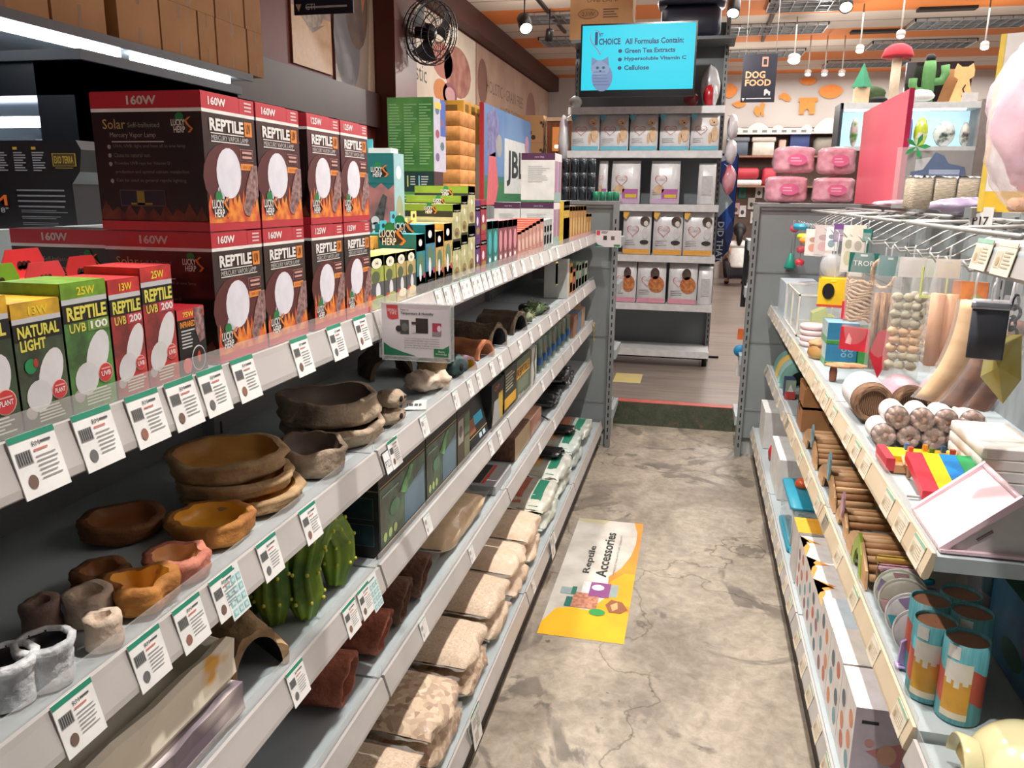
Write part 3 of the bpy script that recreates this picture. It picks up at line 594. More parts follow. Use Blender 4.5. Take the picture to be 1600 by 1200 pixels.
for k in range(7):
    a = 808.5 + k * 5.8; smallbox(a, a + 5.5, 362 - k * 3.4, (222, 166, 150), 'thin salmon box in the row of seven before the grey boxes', 'salmon boxes', art=lambda f: (f.rect(0, .9, 1, 1, (206, 96, 80), 1), f.oval(.5, .5, .3, .2, (236, 196, 184), 2), f.lines(.2, .1, .8, .3, 3, (190, 120, 110))), d=.12, name='slim_box', side=(214, 112, 92))
for k in range(3):
    a = 849.5 + k * 4.3; smallbox(a, a + 4, 344 - k, (190, 196, 194), 'thin grey-green box in the row of three beside the purple-topped boxes', 'grey boxes', art=lambda f: (f.rect(.2, .2, .8, .5, (70, 90, 80), 1), f.rect(.2, .6, .8, .8, (150, 160, 156), 1)), d=.12, name='slim_box')
# white boxes with dark purple tops (whole side turned to the viewer)
def purplebox(px0, px1, px2, pyt, pyb, yb, zb, label, deep=.12):
    x0, x1 = xpx(px0, yb, zb + .05), xpx(px1, yb, zb + .05); h = at(px0 + 5, pyt, y=yb).z - zb; w = deep
    mb = MB(); mb.box(x0 - x1, 0, 0, w, 0, h, mat('white_carton', (206, 204, 200), .45)); f = nface(mb, 0, x0 - x1, 0, 0, h)
    f.rect(0, .86, 1, 1, (74, 36, 66)); f.rect(0, 0, 1, .04, (70, 120, 76)); f.lines(.2, .4, .85, .75, 9, (176, 176, 176)); f.text('care line', .4, .905, .68, .94, (200, 180, 196), 2)
    g = lface(mb, 0, 0, w, 0, h); g.rect(.05, 0, .46, 1, (170, 130, 160)).rect(.54, 0, .95, 1, (160, 126, 156)).rect(0, 0, 1, .2, (150, 176, 170), 2).rect(0, .84, 1, 1, (226, 222, 224), 2)
    return mb.make('bottle_carton', None, (x1, yb, zb), label=label, cat='box', group='white cartons with dark purple tops')
yb = ypx(864, -.66, 1.45)
zt = at(840, 316, y=yb).z
purplebox(813, 864, 881, 316, 390, yb, S1, 'white carton with dark purple top under the loose one, near the clear riser', .19)
purplebox(772, 812, 0, 316, 390, yb, S1, 'white carton with dark purple top farther from the rail, under the JBL board', .19)
purplebox(814, 866, 882, 239, 312, yb, zt + .001, 'white carton with dark purple top stacked on another, before the JBL board', .19)
smallbox(880, 889, 314, (226, 190, 70), 'yellow-headed slim box first in the last bay', 'last bay slim boxes', art=lambda f: (f.rect(0, .78, 1, 1, (236, 196, 50)), f.rect(0, 0, 1, .6, (206, 170, 160)), f.rect(.1, .85, .9, .9, BLACKI, 2)), name='slim_box')
for k in range(8):
    a = 889.5 + k * 4.3; smallbox(a, a + 4, 322 + (k > 5) * 12, (206, 152, 84), 'thin amber box in the row of eight against the end panel', 'amber boxes', art=lambda f: (f.rect(0, .86, 1, 1, (176, 190, 160), 1), f.oval(.5, .4, .34, .26, (222, 190, 120), 2), f.rect(0, 0, 1, .14, (214, 150, 130), 2)), d=.1, name='slim_box')
# clear standing sign "small tips"
SG = thing('tips_sign', 'clear-edged small tips sign about temperature and humidity clipped to the top rail', 'sign', (0, 0, 0))
ys = 1.487
x0, x1 = xpx(597, ys, 1.38), xpx(704, ys, 1.38); z1, z0 = at(600, 473, y=ys).z, at(600, 555, y=ys).z
mb = MB(); mb.box(0, x1 - x0, -.0015, .0015, 0, z1 - z0, mat('sign_paper', (222, 216, 220), .35, c2=(214, 208, 212), coat=.6)); f = nface(mb, -.0015, 0, x1 - x0, 0, z1 - z0)
f.poly([(.07, .97), (.24, .97), (.25, .72), (.155, .69), (.09, .73)], (206, 66, 74)); f.text('SMALL', .09, .85, .23, .9, WHITE, 2); f.text('TIPS', .12, .79, .22, .84, WHITE, 2)
f.text('How to', .28, .87, .4, .91, (70, 60, 60), 2); f.text('Temperature & Humidity', .28, .79, .76, .85, (30, 26, 28), 2, .02)
f.rect(.27, .43, .4, .7, (74, 76, 72)).oval(.25, .53, .045, .06, (44, 44, 46), 2).rect(.5, .46, .68, .74, (52, 44, 42)).rect(.44, .62, .52, .67, (60, 54, 56), 2).rect(.45, .47, .5, .6, (222, 220, 220), 2).rect(.74, .43, .87, .66, (176, 60, 84)).oval(.84, .56, .03, .06, (236, 214, 220), 2).rect(.74, .43, .87, .5, (150, 140, 146), 2).oval(.34, .56, .05, .08, (110, 112, 104), 2)
for k, t in enumerate(['Use the monitoring for Terraria temperature', 'install a suitable day/night range in a terrarium', 'Is essential for day and night temperature', 'to keep lighting, basking lamp and', 'good UVB to enhance absorption']): f.text(t, .33, .34 - .045 * k, .84, .37 - .045 * k, (90, 86, 88), 2)
f.poly([(.02, .26), (.12, .17), (.3, .09), (.5, .02), (.02, .02)], (38, 120, 84)).poly([(.98, .25), (.88, .17), (.98, .1)], (60, 130, 100)).rect(.76, .03, .97, .18, (30, 130, 72), 2).text('Basic', .83, .11, .92, .15, WHITE, 3).text('Knowledge', .79, .055, .95, .1, WHITE, 3)
mb.make('printed_card', SG, (x0, ys, z0)); g = MB(); W_, H_ = x1 - x0, z1 - z0
CLR = film('acrylic', (230, 236, 236), .25, .08, 6, .1)
for a in ((-.006, 0, -.004, H_ + .004), (W_, W_ + .006, -.004, H_ + .004), (0, W_, -.008, 0), (0, W_, H_, H_ + .003)): g.box(a[0], a[1], -.004, .004, a[2], a[3], CLR)
g.make('acrylic_frame', SG, (x0, ys, z0)); MB().box(-.597, -.589, ys + .002, ys + .02, z1 - .05, z1 - .01, CLR).make('clip', SG)
# little sign on the last post
yq = 5.02; x0, x1 = xpx(931, yq, 1.4), xpx(971, yq, 1.4); z1, z0 = at(950, 360, y=yq).z, at(950, 386, y=yq).z
SG2 = thing('tips_sign', 'small white tips card fixed in front of the end post', 'sign', (x0, yq, z0)); W_, H_ = x1 - x0, z1 - z0
mb = MB(); mb.box(0, W_, -.001, .001, 0, H_, mat('sign_paper')); f = nface(mb, -.001, 0, W_, 0, H_); f.rect(.03, .7, .17, .98, (206, 66, 74)).lines(.22, .8, .5, .95, 2, (90, 80, 80)).rect(.3, .42, .44, .68, (60, 56, 56)).rect(.6, .42, .74, .66, (96, 90, 92)).rect(.72, .03, .96, .16, (60, 130, 84)).poly([(.0, .28), (.1, .14), (.35, .02), (0, .02)], (60, 130, 100)); mb.make('printed_card', SG2)
MB().box(-.03, 0, 0, .003, H_ * .3, H_ * .5, CLR).make('clip', SG2)
BEFORE5 = set(bpy.data.objects)
# ---------------------------------------------------------------- rock bowls, caves and logs on the lower shelves
def PB(px, py, z):
    P = at(px, py, z=z); return P, (P - CAMP).dot(FW) / F
def nz(v, s, seed): return mnoise.noise(Vector(v) * s + Vector((seed * 3.1, seed * 1.7, seed)))
def rock(name, c, c2, ns=22, bump=.5): return mat(name, c, .8, c2=c2, ns=ns, nd=6, bump=bump, bs=60, lo=.3, hi=.7)
TAN = rock('tan_resin_rock', (190, 158, 116), (140, 110, 78)); TANIN = mat('honey_glaze', (206, 150, 74), .45, c2=(180, 124, 58), ns=12)
GREYR = rock('taupe_resin_rock', (184, 164, 140), (128, 108, 92), 16, .7); GREYIN = mat('taupe_inside', (120, 104, 92), .6, ns=10)
BRN = rock('brown_resin_rock', (132, 82, 46), (96, 58, 34)); BRNIN = mat('brown_inside', (150, 92, 46), .5)
YEL = rock('ochre_resin_rock', (196, 134, 62), (150, 92, 46)); YELIN = mat('yellow_glaze', (238, 178, 58), .4, c2=(226, 160, 50), ns=9)
PNK = rock('salmon_resin_rock', (212, 138, 116), (176, 100, 82)); PNKIN = mat('peach_glaze', (226, 168, 110), .45)
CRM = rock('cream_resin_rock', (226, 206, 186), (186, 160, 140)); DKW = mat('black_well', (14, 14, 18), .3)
GPOT = rock('grey_pot_rock', (150, 124, 110), (106, 84, 76))
def bowl(label, loc, r, h, mo, mi, seed, jit=.1, ry=None, wall=.012, flare=.06, rimw=.18, rz=0, name='rock_bowl', group=None, floor=.35, squash=0, tilt=None):
    ry = ry or r; n = 40
    def R(a, t):
        q = 1 + jit * nz((math.cos(a), math.sin(a), t * 1.2), 1.6, seed) + jit * .5 * nz((math.cos(a), math.sin(a), t * 2), 4, seed + 5)
        if squash: q *= 1 - squash * max(0, math.cos(3 * a)) * .3
        return q
    def ring(f, z, t, rim=0, ins=0):
        out = []
        for k in range(n):
            a = 2 * math.pi * k / n; q = R(a, t) * f; zz = z * (1 + rim * nz((math.cos(a), math.sin(a), 0), 1.5, seed + 9))
            out.append(((r * q - ins) * math.cos(a), (ry * q - ins) * math.sin(a), zz))
        return out
    body = [ring(.80 - flare, 0, 0), ring(.9 - flare * .6, h * .06, 0), ring(.97 - flare * .3, h * .3, .3), ring(.93, h * .5, .5), ring(1.0, h * .78, .8, rimw * .5), ring(.98, h * .97, 1, rimw), ring(.98, h, 1, rimw, wall * .6), ring(.97, h * .98, 1, rimw, wall)]
    ins = [ring(.97, h * .98, 1, rimw, wall), ring(.94, h * .7, .8, rimw * .4, wall * 1.1), ring(.88, h * (floor + .06), .5, 0, wall * 1.4), ring(.78, h * floor, .5, 0, wall * 1.5), ring(.3, h * floor * .96, .5, 0, 0)]
    o = MB().loft(body, mo, cap0=True).make(name, None, loc, rz, tilt, label=label, cat='bowl', group=group)
    MB().loft(ins, mi, cap1=True).make('basin', o); return o
S2, S3, S4, S5 = 1.107, .849, .582, .176
def PBx(px, py, z, rpx, x=None):
    P, s = PB(px, py, z); return P, rpx * s
P, r = PBx(386, 780, S2, 90)
P.x = max(P.x, -.99 + r); P.x = min(P.x, -.63 - r * .98)
for k in range(3): bowl('large tan rock bowl, %s of the stack of three with honey coloured inside' % ['bottom', 'middle', 'top'][k], (P.x, P.y + .002 * k, S2 + .0255 * k), r, .036 if k == 2 else .0265, TAN, TANIN, 1 + k, rz=.3 * k, flare=.02, wall=.013)
for (px, py, rp, h, mo, mi, sd, lab, kw) in [
    (193, 832, 64, .03, BRN, BRNIN, 5, 'dark brown shallow bowl in the shade behind the yellow bowl', {}),
    (334, 836, 66, .036, YEL, YELIN, 6, 'bright yellow water bowl with wavy brown rim', dict(jit=.14)),
    (296, 902, 50, .036, PNK, PNKIN, 7, 'salmon pink rock bowl beside the rail', dict(jit=.16)),
    (240, 945, 58, .038, YEL, YELIN, 8, 'ochre corner bowl with steps in its yellow basin', dict(jit=.12, squash=.8)),
    (160, 918, 44, .03, BRN, BRNIN, 9, 'small brown bowl in the shade behind the cream pots', {}),
    (500, 735, 54, .058, GREYR, GREYIN, 12, 'taupe bark-like bowl between the tan stack and the grey stack', dict(jit=.13, rimw=.3, flare=.03, wall=.009))]:
    P, r = PBx(px, py, S2, rp); bowl(lab, (P.x, P.y, S2), r, h, mo, mi, sd, **kw)
for (px, py, rp, h, mo, sd, lab) in [(68, 985, 29, .04, GPOT, 20, 'small grey tapered pot in the shade behind the double bowl'), (142, 968, 36, .04, CRM, 21, 'cream craggy pot with a wide foot'), (192, 1012, 28, .04, CRM, 22, 'small peach pot by the clear riser')]:
    P, r = PBx(px, py, S2, rp); bowl(lab, (P.x, P.y, S2), r, h, mo, mo, sd, jit=.1, flare=-.12, name='rock_pot', floor=.6, rimw=.08, wall=.01)
# double brick well
WB = mat('white_brick_glaze', (222, 224, 226), .6, c2=(150, 152, 156), ns=30, nd=4, bump=.9, bs=40)
W2 = thing('double_brick_bowl', 'white brick double feeding bowl with two black wells', 'bowl', (0, 0, S2))
for px, py, rp in ((54, 1034, 46), (116, 1007, 42)):
    P = at(px, py, z=S2 + .05); s = (P - CAMP).dot(FW) / F; r = rp * s; h = .050
    def jj(a, i): return 1 + .03 * math.sin(9 * a) + .03 * nz((math.cos(a) * 2, math.sin(a) * 2, i), 2, px)
    mb = MB(); mb.lathe([(r * .9, 0), (r * .93, .012), (r * .9, .016), (r * .95, .03), (r * .91, .034), (r * 1.05, h * .84), (r * 1.09, h), (r * .84, h + .002), (r * .8, h - .003)], WB, 28, (P.x, P.y, 0), jit=jj); mb.make('brick_ring', W2)
    MB().lathe([(r * .84, h - .001), (r * .78, h * .8), (r * .3, h * .72), (.0005, h * .72)], DKW, 24, (P.x, P.y, 0)).make('black_well', W2)
P, r = PBx(528, 684, S2, 78)
P.x = min(P.x, -.64 - r)
for k in range(2): bowl('big taupe driftwood bowl, %s of the pair' % ['lower', 'upper'][k], (P.x, P.y, S2 + .042 * k), r, [.043, .058][k], GREYR, GREYIN, 30 + k, jit=.14, rimw=.25, rz=.15 * k, flare=.02)
def boulder(label, loc, r, m, seed, jit=.35, name='hide_rock', rot=(0, 0, 0), holes=(), cat='rock'):
    mb = MB(); mb.ball((0, 0, r[2]), r, m, 22, 14, jit, seed)
    o = mb.make(name, None, loc, 0, rot, label=label, cat=cat)
    for hx, hy, hz_, hr in holes:
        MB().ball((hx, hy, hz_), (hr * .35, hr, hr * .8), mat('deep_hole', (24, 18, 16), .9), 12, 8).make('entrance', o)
    return o
for (px, py, k) in [(622, 668, 0), (620, 640, 1)]:
    P, s = PB(622, 664, S2); rr = 24 * s
    boulder('tan skull-like hide rock, %s of the pair' % ['lower', 'upper'][k], (P.x, P.y, S2 + k * rr * 1.16), (rr, rr, rr * .6), GREYR, 40 + k, .22, holes=[(rr * .9, -rr * .3, rr * .7, rr * .25), (rr * .92, rr * .2, rr * .65, rr * .2)])
for (px, py, rp, hz_, m, sd, lab) in [(660, 612, 26, .6, CRM, 44, 'pale hollow rock lying by the price card'), (698, 607, 17, .8, CRM, 45, 'small pale rock at the rail before the tips sign'), (676, 588, 22, .75, TAN, 46, 'tan turtle-head rock below the tips sign')]:
    P, s = PB(px, py, S2); rr = rp * s; boulder(lab, (P.x, P.y, S2), (rr * 1.1, rr, rr * hz_), m, sd, .3)
P, s = PB(726, 588, S2); rr = 20 * s; DKG = mat('dark_green_stone', (60, 84, 82), .55, c2=(34, 50, 52), ns=40, bump=.6)
boulder('dark green stone hide with a round entrance', (P.x, P.y, S2), (rr, rr, rr * .85), DKG, 50, .2, holes=[(rr * .7, -rr * .55, rr * .8, rr * .4)])
def arch_log(label, loc, r, L, m, mi, seed, wall=.2, h=1.0, rz=0, name='half_log_hide', span=math.pi, jit=.08, bark=0):
    """half log lying along local x, open at both ends, its mouth at x=0"""
    mb = MB(); n = 18; rings_o = []; rings_i = []
    for j in range(9):
        x = -L * j / 8; o_, i_ = [], []
        for k in range(n + 1):
            a = (math.pi - span) / 2 + span * k / n; q = 1 + jit * nz((math.cos(a), math.sin(a), x * 6), 2.2, seed) + bark * math.sin(a * 23 + 2 * nz((a, x * 8, 0), 1, seed)) * .5
            o_.append((x + r * .06 * nz((a, 0, j), 2, seed), r * q * math.cos(a), max(r * h * q * math.sin(a), 0))); i_.append((x + r * .06 * nz((a, 0, j), 2, seed), r * (1 - wall) * math.cos(a), max(r * h * (1 - wall) * math.sin(a), 0)))
        rings_o.append(o_); rings_i.append(i_)
    mb.loft(rings_o, m, closed=False); mb.loft([r_[::-1] for r_ in rings_i], mi, closed=False)
    mb.loft([rings_i[0], rings_o[0]], m, closed=False, smooth=False); mb.loft([rings_o[-1], rings_i[-1]], m, closed=False, smooth=False)
    return mb.make(name, None, loc, rz, label=label, cat='hide')
DARKLOG = rock('dark_bark', (110, 88, 66), (62, 50, 40), 14, .8); BRICKL = mat('orange_brick_log', (206, 134, 92), .6, c2=(150, 84, 54), ns=16); PURP = mat('mauve_arch', (146, 110, 124), .6, ns=18); YIN = mat('yellow_lining', (232, 172, 46), .5)
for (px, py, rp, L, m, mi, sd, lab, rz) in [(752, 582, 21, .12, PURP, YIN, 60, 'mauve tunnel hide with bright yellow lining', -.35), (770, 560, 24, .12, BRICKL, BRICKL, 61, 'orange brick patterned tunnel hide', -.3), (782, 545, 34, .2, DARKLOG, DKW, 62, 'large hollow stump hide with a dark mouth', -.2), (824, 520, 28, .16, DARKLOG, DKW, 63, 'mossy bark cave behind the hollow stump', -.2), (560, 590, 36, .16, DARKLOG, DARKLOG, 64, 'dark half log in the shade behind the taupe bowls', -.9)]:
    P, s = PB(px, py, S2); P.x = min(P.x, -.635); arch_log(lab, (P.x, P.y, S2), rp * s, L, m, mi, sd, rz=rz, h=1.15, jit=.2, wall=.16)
P = at(658, 634, z=S2); mb = MB(); mb.box(-.03, .03, -.045, .045, 0, .002, WHITE); t = tface(mb, .002, -.03, .03, -.045, .045); t.rect(.2, .3, .8, .6, (90, 90, 90)); t.rect(.25, .3, .28, .6, WHITE, 2).rect(.45, .3, .5, .6, WHITE, 2).rect(.65, .3, .68, .6, WHITE, 2); mb.make('price_slip', None, (P.x, P.y, S2), .3, label='white barcode slip lying on the second shelf before the pale rocks', cat='card')
# moss and plant bundles
def moss(label, px, py, rp, c, c2, seed, n=46, z=S2, name='moss_bundle'):
    P, s = PB(px, py, z); r = rp * s; mb = MB(); rd = random.Random(seed); m = mat('moss_%d_%d_%d' % c, c, .8, c2=c2, ns=60); m2 = mat('leafy_%d_%d_%d' % c2, c2, .7, ns=40)
    mb.ball((0, 0, r * .5), (r * .8, r * .8, r * .5), m, 14, 8, .4, seed)
    for k in range(n):
        a = rd.uniform(0, 6.28); e = rd.uniform(.1, 1.3); d = Vector((math.cos(a) * math.cos(e), math.sin(a) * math.cos(e), math.sin(e))); p = Vector((0, 0, r * .4)) + d * r * .7; q = p + d * r * rd.uniform(.2, .55) + Vector((0, 0, rd.uniform(-.2, .1) * r)); t = d.orthogonal().normalized() * r * .12
        mb.add([p - t, q, p + t, (p + q) / 2 + Vector((0, 0, r * .12))], [(0, 1, 3), (1, 2, 3)], m2)
    return mb.make(name, None, (min(P.x, -.64 - r * .9), P.y, z), label=label, cat='plant')
moss('grey-green moss bundle at the rail of the second shelf', 832, 505, 16, (110, 122, 100), (140, 146, 112), 1)
moss('green leafy vine bundle beside the moss', 848, 492, 17, (92, 112, 84), (120, 140, 96), 2)
moss('tan dried root bundle in the stump corner', 808, 512, 15, (140, 112, 76), (120, 90, 60), 3)
MB().lathe([(.055 + .018 * math.cos(t), .02 + .018 * math.sin(t)) for t in [2 * math.pi * k / 12 for k in range(13)]], mat('black_rubber', (26, 26, 28), .5), 28).make('vine_coil', None, (-.70, 3.55, S2), label='black coiled bendable vine behind the moss', cat='coil')
# far bay of the second shelf: upright boxes
def carton(name, label, cat, pxl, pxr, pyb, h, c, xf, z, d=.12, art=None, group=None, side=None, top=None):
    y0, y1 = ypx(pxl, xf, z + .04) + .001, ypx(pxr, xf, z + .04) - .001; w = y1 - y0; mb = MB(); mb.box(-d, 0, 0, w, 0, h, mat('box_%d_%d_%d' % (side or c), side or c, .5)); f = lface(mb, 0, 0, w, 0, h); f.rect(0, 0, 1, 1, flat(c))
    if art: art(f)
    if side: pass
    return mb.make(name, None, (xf, y0, z), label=label, cat=cat, group=group)
DK = (30, 32, 32)
carton('tall_box', 'tall white box at the edge of the last bay, second shelf', 'box', 885.5, 889, 0, .2, (200, 200, 196), -.64, S2)
for k, (c, h) in enumerate([((196, 150, 60), .17), ((176, 90, 70), .13), ((120, 150, 120), .16), ((150, 160, 140), .15), ((96, 120, 110), .15), ((170, 180, 160), .14)]):
    a = 890 + k * 4.6; carton('upright_box', 'upright %s box in the last bay of the second shelf' % ['mustard', 'brick coloured', 'sage', 'pale green', 'deep green', 'light sage'][k], 'box', a, a + 4.2, 0, h, c, -.64, S2, .14, lambda f: (f.rect(.1, .1, .9, .4, (206, 206, 190), 1), f.rect(.1, .7, .9, .9, (60, 70, 60), 1)))
mb = MB(); rd = random.Random(4)
for k in range(5): mb.box(-.006, .0, -.012, .012, -.1 - .006 * k, -.02 - .006 * k, flat([(206, 186, 120), (150, 170, 120), (196, 160, 110)][k % 3]))
mb.T = Matrix.Identity(4); mb.make('hanging_card', None, (-.597, ypx(870, -.6, 1.3), 1.36), label='bunch of tan hang cards clipped under the top rail near the last bay', cat='card')
# ---- third shelf
CACT = mat('cactus_green', (142, 172, 46), .45, c2=(66, 104, 36), ns=14, nd=4, bump=.4); CACY = mat('cactus_ridge', (214, 206, 70), .5, ns=20)
def cactus_col(mb, path, r, ribs=8):
    path = [Vector(p) for p in path]; rings = []; n0 = None; n = ribs * 4
    for i, p in enumerate(path):
        t = (path[min(i + 1, len(path) - 1)] - path[max(i - 1, 0)]).normalized()
        if n0 is None: n0 = t.orthogonal().normalized()
        n0 = (n0 - t * n0.dot(t)).normalized(); b = t.cross(n0); rr = r * (1 if 0 < i < len(path) - 1 else .55)
        rings.append([tuple(p + (n0 * math.cos(a) + b * math.sin(a)) * rr * (1 + .2 * math.cos(ribs * a) + .05 * math.sin(i * 2.2))) for a in [2 * math.pi * k / n for k in range(n)]])
    mb.loft(rings, CACT, caps=True)
    for i in range(1, len(path) - 1):
        for k in range(ribs): 
            q = Vector(rings[i][k * 4]); mb.ball(tuple(q), r * .13, CACY, 6, 4)
A = at(486, 965, z=S3); Bq = at(548, 918, z=S3); A.x = min(A.x, -.675); Bq.x = min(Bq.x, -.675)
CT = thing('cactus_hide', 'large green ribbed cactus arch ornament with yellow knobs', 'ornament', (A.x, A.y, S3)); v = Bq - A
mb = MB(); cactus_col(mb, [Vector((0, 0, 0)), Vector((0, 0, .04)), Vector((-.005, .0, .09)), Vector((0, .02, .135)), v * .5 + Vector((0, 0, .165)), v * .85 + Vector((0, 0, .145)), v + Vector((0, .01, .1)), v + Vector((0, .012, .05)), v + Vector((0, 0, .0))], .03); mb.make('arch_stem', CT)
for dx, dy, hh in ((-.045, -.035, .16), (-.11, -.02, .17), (-.07, .05, .15)):
    mb = MB(); cactus_col(mb, [Vector((dx, dy, 0)), Vector((dx, dy, .05)), Vector((dx, dy, .1)), Vector((dx * 1.05, dy, hh - .01)), Vector((dx * 1.05, dy, hh))], .029); mb.make('stem', CT)
# tan cave
P, s = PB(438, 1062, S3); P.x = min(P.x, -.65)
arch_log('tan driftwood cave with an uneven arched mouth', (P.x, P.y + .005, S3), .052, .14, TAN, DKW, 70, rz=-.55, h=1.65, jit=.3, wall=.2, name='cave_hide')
# marbled stone boxes
MARBY = mat('yellow_veined_stone', (236, 226, 206), .5, c2=(228, 164, 50), ns=13, nd=3, lo=.37, hi=.42, stretch=(1, .5, .6)); MARBG = mat('grey_veined_stone', (228, 214, 210), .5, c2=(112, 98, 108), ns=5, kind='wave', lo=.02, hi=.22, stretch=(1, .5, 1.4))
xq = -.628; yA = ypx(376, xq, S3 + .06)
def slab(label, x0, x1, y0, y1, z0, z1, m, seed, hollow):
    mb = MB(); n = 14
    def prof(off, zz, e):
        pts = []
        for k in range(n): pts.append((x1 - off + .004 * nz((k, 0, zz * 20), 1, seed), y0 + off + (y1 - y0 - 2 * off) * k / (n - 1), zz + e * nz((k * .7, 3, 0), 1, seed)))
        for k in range(5): pts.append((x1 - off - (x1 - x0 - 2 * off) * (k + .5) / 5, y1 - off, zz + e * nz((k, 9, 0), 1, seed)))
        for k in range(n): pts.append((x0 + off, y1 - off - (y1 - y0 - 2 * off) * k / (n - 1), zz + e * nz((k * .7, 5, 0), 1, seed)))
        for k in range(5): pts.append((x0 + off + (x1 - x0 - 2 * off) * (k + .5) / 5, y0 + off, zz + e * nz((k, 7, 0), 1, seed)))
        return pts
    rs = [prof(.006, z0, 0), prof(0, z0 + .01, 0), prof(.002, (z0 + z1) / 2, .004), prof(0, z1 - .006, .012), prof(.008, z1, .012)]
    if hollow: rs += [prof(.022, z1 - .006, .008), prof(.03, z0 + .02, 0)]
    mb.loft(rs, m, caps=True, smooth=False); return mb.make('stone_trough', None, (0, 0, 0), label=label, cat='trough')
zt0 = at(376, 1062, x=xq).z; zt1 = at(372, 992, x=xq).z
slab('grey veined stone trough under the yellow veined one', xq - .15, xq, .42, yA + .012, S3, zt0 - .004, MARBG, 3, False)
slab('yellow veined stone trough lying on the grey veined one', xq - .16, xq - .002, .40, yA, zt0 + .004, zt1, MARBY, 5, True)
# black aquarium kit boxes
AQ = mat('aquarium_print', (60, 104, 78), .35, c2=(24, 44, 36), ns=22, nd=5, coat=.4); AQB = mat('aquarium_blue', (104, 132, 150), .35, c2=(70, 100, 120), ns=4)
def art_aq(f):
    f.rect(0, 0, 1, 1, BLACKI); f.rect(.02, .86, .98, .875, (176, 150, 96), 2); f.rect(.02, .06, .98, .075, (176, 150, 96), 2); f.rect(.02, .1, .98, .84, AQ, 2); f.poly([(.5, .1), (.5, .5), (.96, .68), (.96, .1)], AQB, 3); f.poly([(.4, .6), (.55, .5), (.7, .8), (.65, .84)], mat('leaf_glow', (120, 190, 120), .4, c2=(60, 120, 70), ns=30), 4)
    for k in range(3): f.oval(.1 + .1 * k, .2, .035, .06, (190, 206, 130), 4)
    f.oval(.3, .48, .1, .1, (90, 130, 100), 4); f.lines(.06, .7, .4, .76, 1, (150, 170, 160), 4)
def side_aq(f):
    f.rect(0, 0, 1, 1, BLACKI); f.rect(0, .84, 1, .855, (130, 116, 90), 2)
    for v in (.14, .48): f.rect(.08, v, .92, v + .28, (86, 96, 100), 2); f.rect(.09, v + .01, .91, v + .27, mat('teal_print', (22, 52, 56), .4, c2=(12, 24, 30), ns=30), 3)
xf = -.635
for k, (a, b, lab) in enumerate([(592, 664.5, 'black aquarium kit box with green tank picture beside the cactus arch'), (665.5, 713.5, 'black aquarium kit box with green tank picture, second from the cactus arch')]):
    y0, y1 = ypx(a, xf, S3 + .09), ypx(b, xf, S3 + .09); h = .182; mb = MB(); mb.box(-.15, 0, 0, y1 - y0, 0, h, BLACKI); art_aq(lface(mb, 0, 0, y1 - y0, 0, h)); side_aq(nface(mb, 0, -.15, 0, 0, h)); mb.make('aquarium_box', None, (xf, y0, S3), label=lab, cat='box')
y0, y1 = ypx(714.5, xf, S3 + .09), ypx(734, xf, S3 + .09); mb = MB(); mb.box(-.15, 0, 0, y1 - y0, 0, .18, BLACKI); f = lface(mb, 0, 0, y1 - y0, 0, .18); f.rect(0, 0, 1, .86, (86, 76, 60)).rect(.06, .4, .46, .8, (170, 166, 160), 2).rect(.54, .48, .96, .82, (96, 120, 92), 2).rect(.54, .1, .96, .44, (120, 126, 96), 2).oval(.25, .6, .14, .1, (110, 96, 90), 3); mb.make('filter_box', None, (xf, y0, S3), label='brown and black box with four small photographs', cat='box')
y0, y1 = ypx(737, xf, S3 + .07), ypx(764, xf, S3 + .07); mb = MB(); mb.box(-.03, 0, 0, y1 - y0, 0, .15, mat('gloss_black', (30, 32, 34), .25)); f = lface(mb, 0, 0, y1 - y0, 0, .15); f.rect(.4, .42, .86, .62, (60, 190, 232), 2).rect(.05, .3, .4, .6, (150, 96, 70), 2).rect(0, .24, 1, .255, (196, 176, 120), 2).rect(.5, .1, .64, .2, (190, 220, 226), 2).rect(.7, .1, .84, .2, (190, 220, 226), 2); mb.make('heater_box', None, (xf, y0, S3), rot=(0, -.22, 0), label='slanted glossy black box with a bright blue display', cat='box')
carton('pump_box', 'black and yellow box with a grey arch picture', 'box', 768, 787, 0, .16, (36, 36, 32), xf, S3, .12, lambda f: (f.rect(0, .0, 1, .34, (110, 120, 90)), f.poly([(0, .1), (.2, .6), (.55, .6), (.7, .1)], (170, 170, 168), 2), f.rect(.55, .1, .9, .7, (206, 170, 60), 1.5), f.text('OP', .2, .8, .6, .92, (176, 90, 70), 3, .02)))
carton('filter_box', 'dark green box with an orange heading strip', 'box', 788, 806, 0, .17, (52, 56, 44), xf, S3, .12, lambda f: (f.lines(.1, .5, .9, .9, 6, (190, 190, 170), 2), f.rect(0, .15, 1, .38, (226, 172, 50), 2)))
carton('filter_box', 'grey-green box with big yellow lettering', 'box', 806.5, 829, 0, .165, (96, 106, 86), xf, S3, .12, lambda f: (f.rect(.0, .56, .9, .82, (216, 170, 70), 1.5), f.text('REPTILE', .04, .6, .86, .78, (90, 66, 30), 2.5, .02), f.rect(.1, .2, .8, .5, (120, 132, 110), 2), f.text('fine', .1, .08, .5, .18, WHITE, 3)))
carton('filter_box', 'white jagged-print box beside the glass tubes', 'box', 830, 838, 0, .16, (200, 202, 196), xf, S3, .12, lambda f: f.poly([(.3, 0), (.6, .3), (.35, .6), (.7, 1), (.9, 1), (.6, .6), (.8, .3), (.6, 0)], (80, 86, 76), 2))
GLS = film('tube_glass', (190, 214, 200), .3, .06, 4, .05)
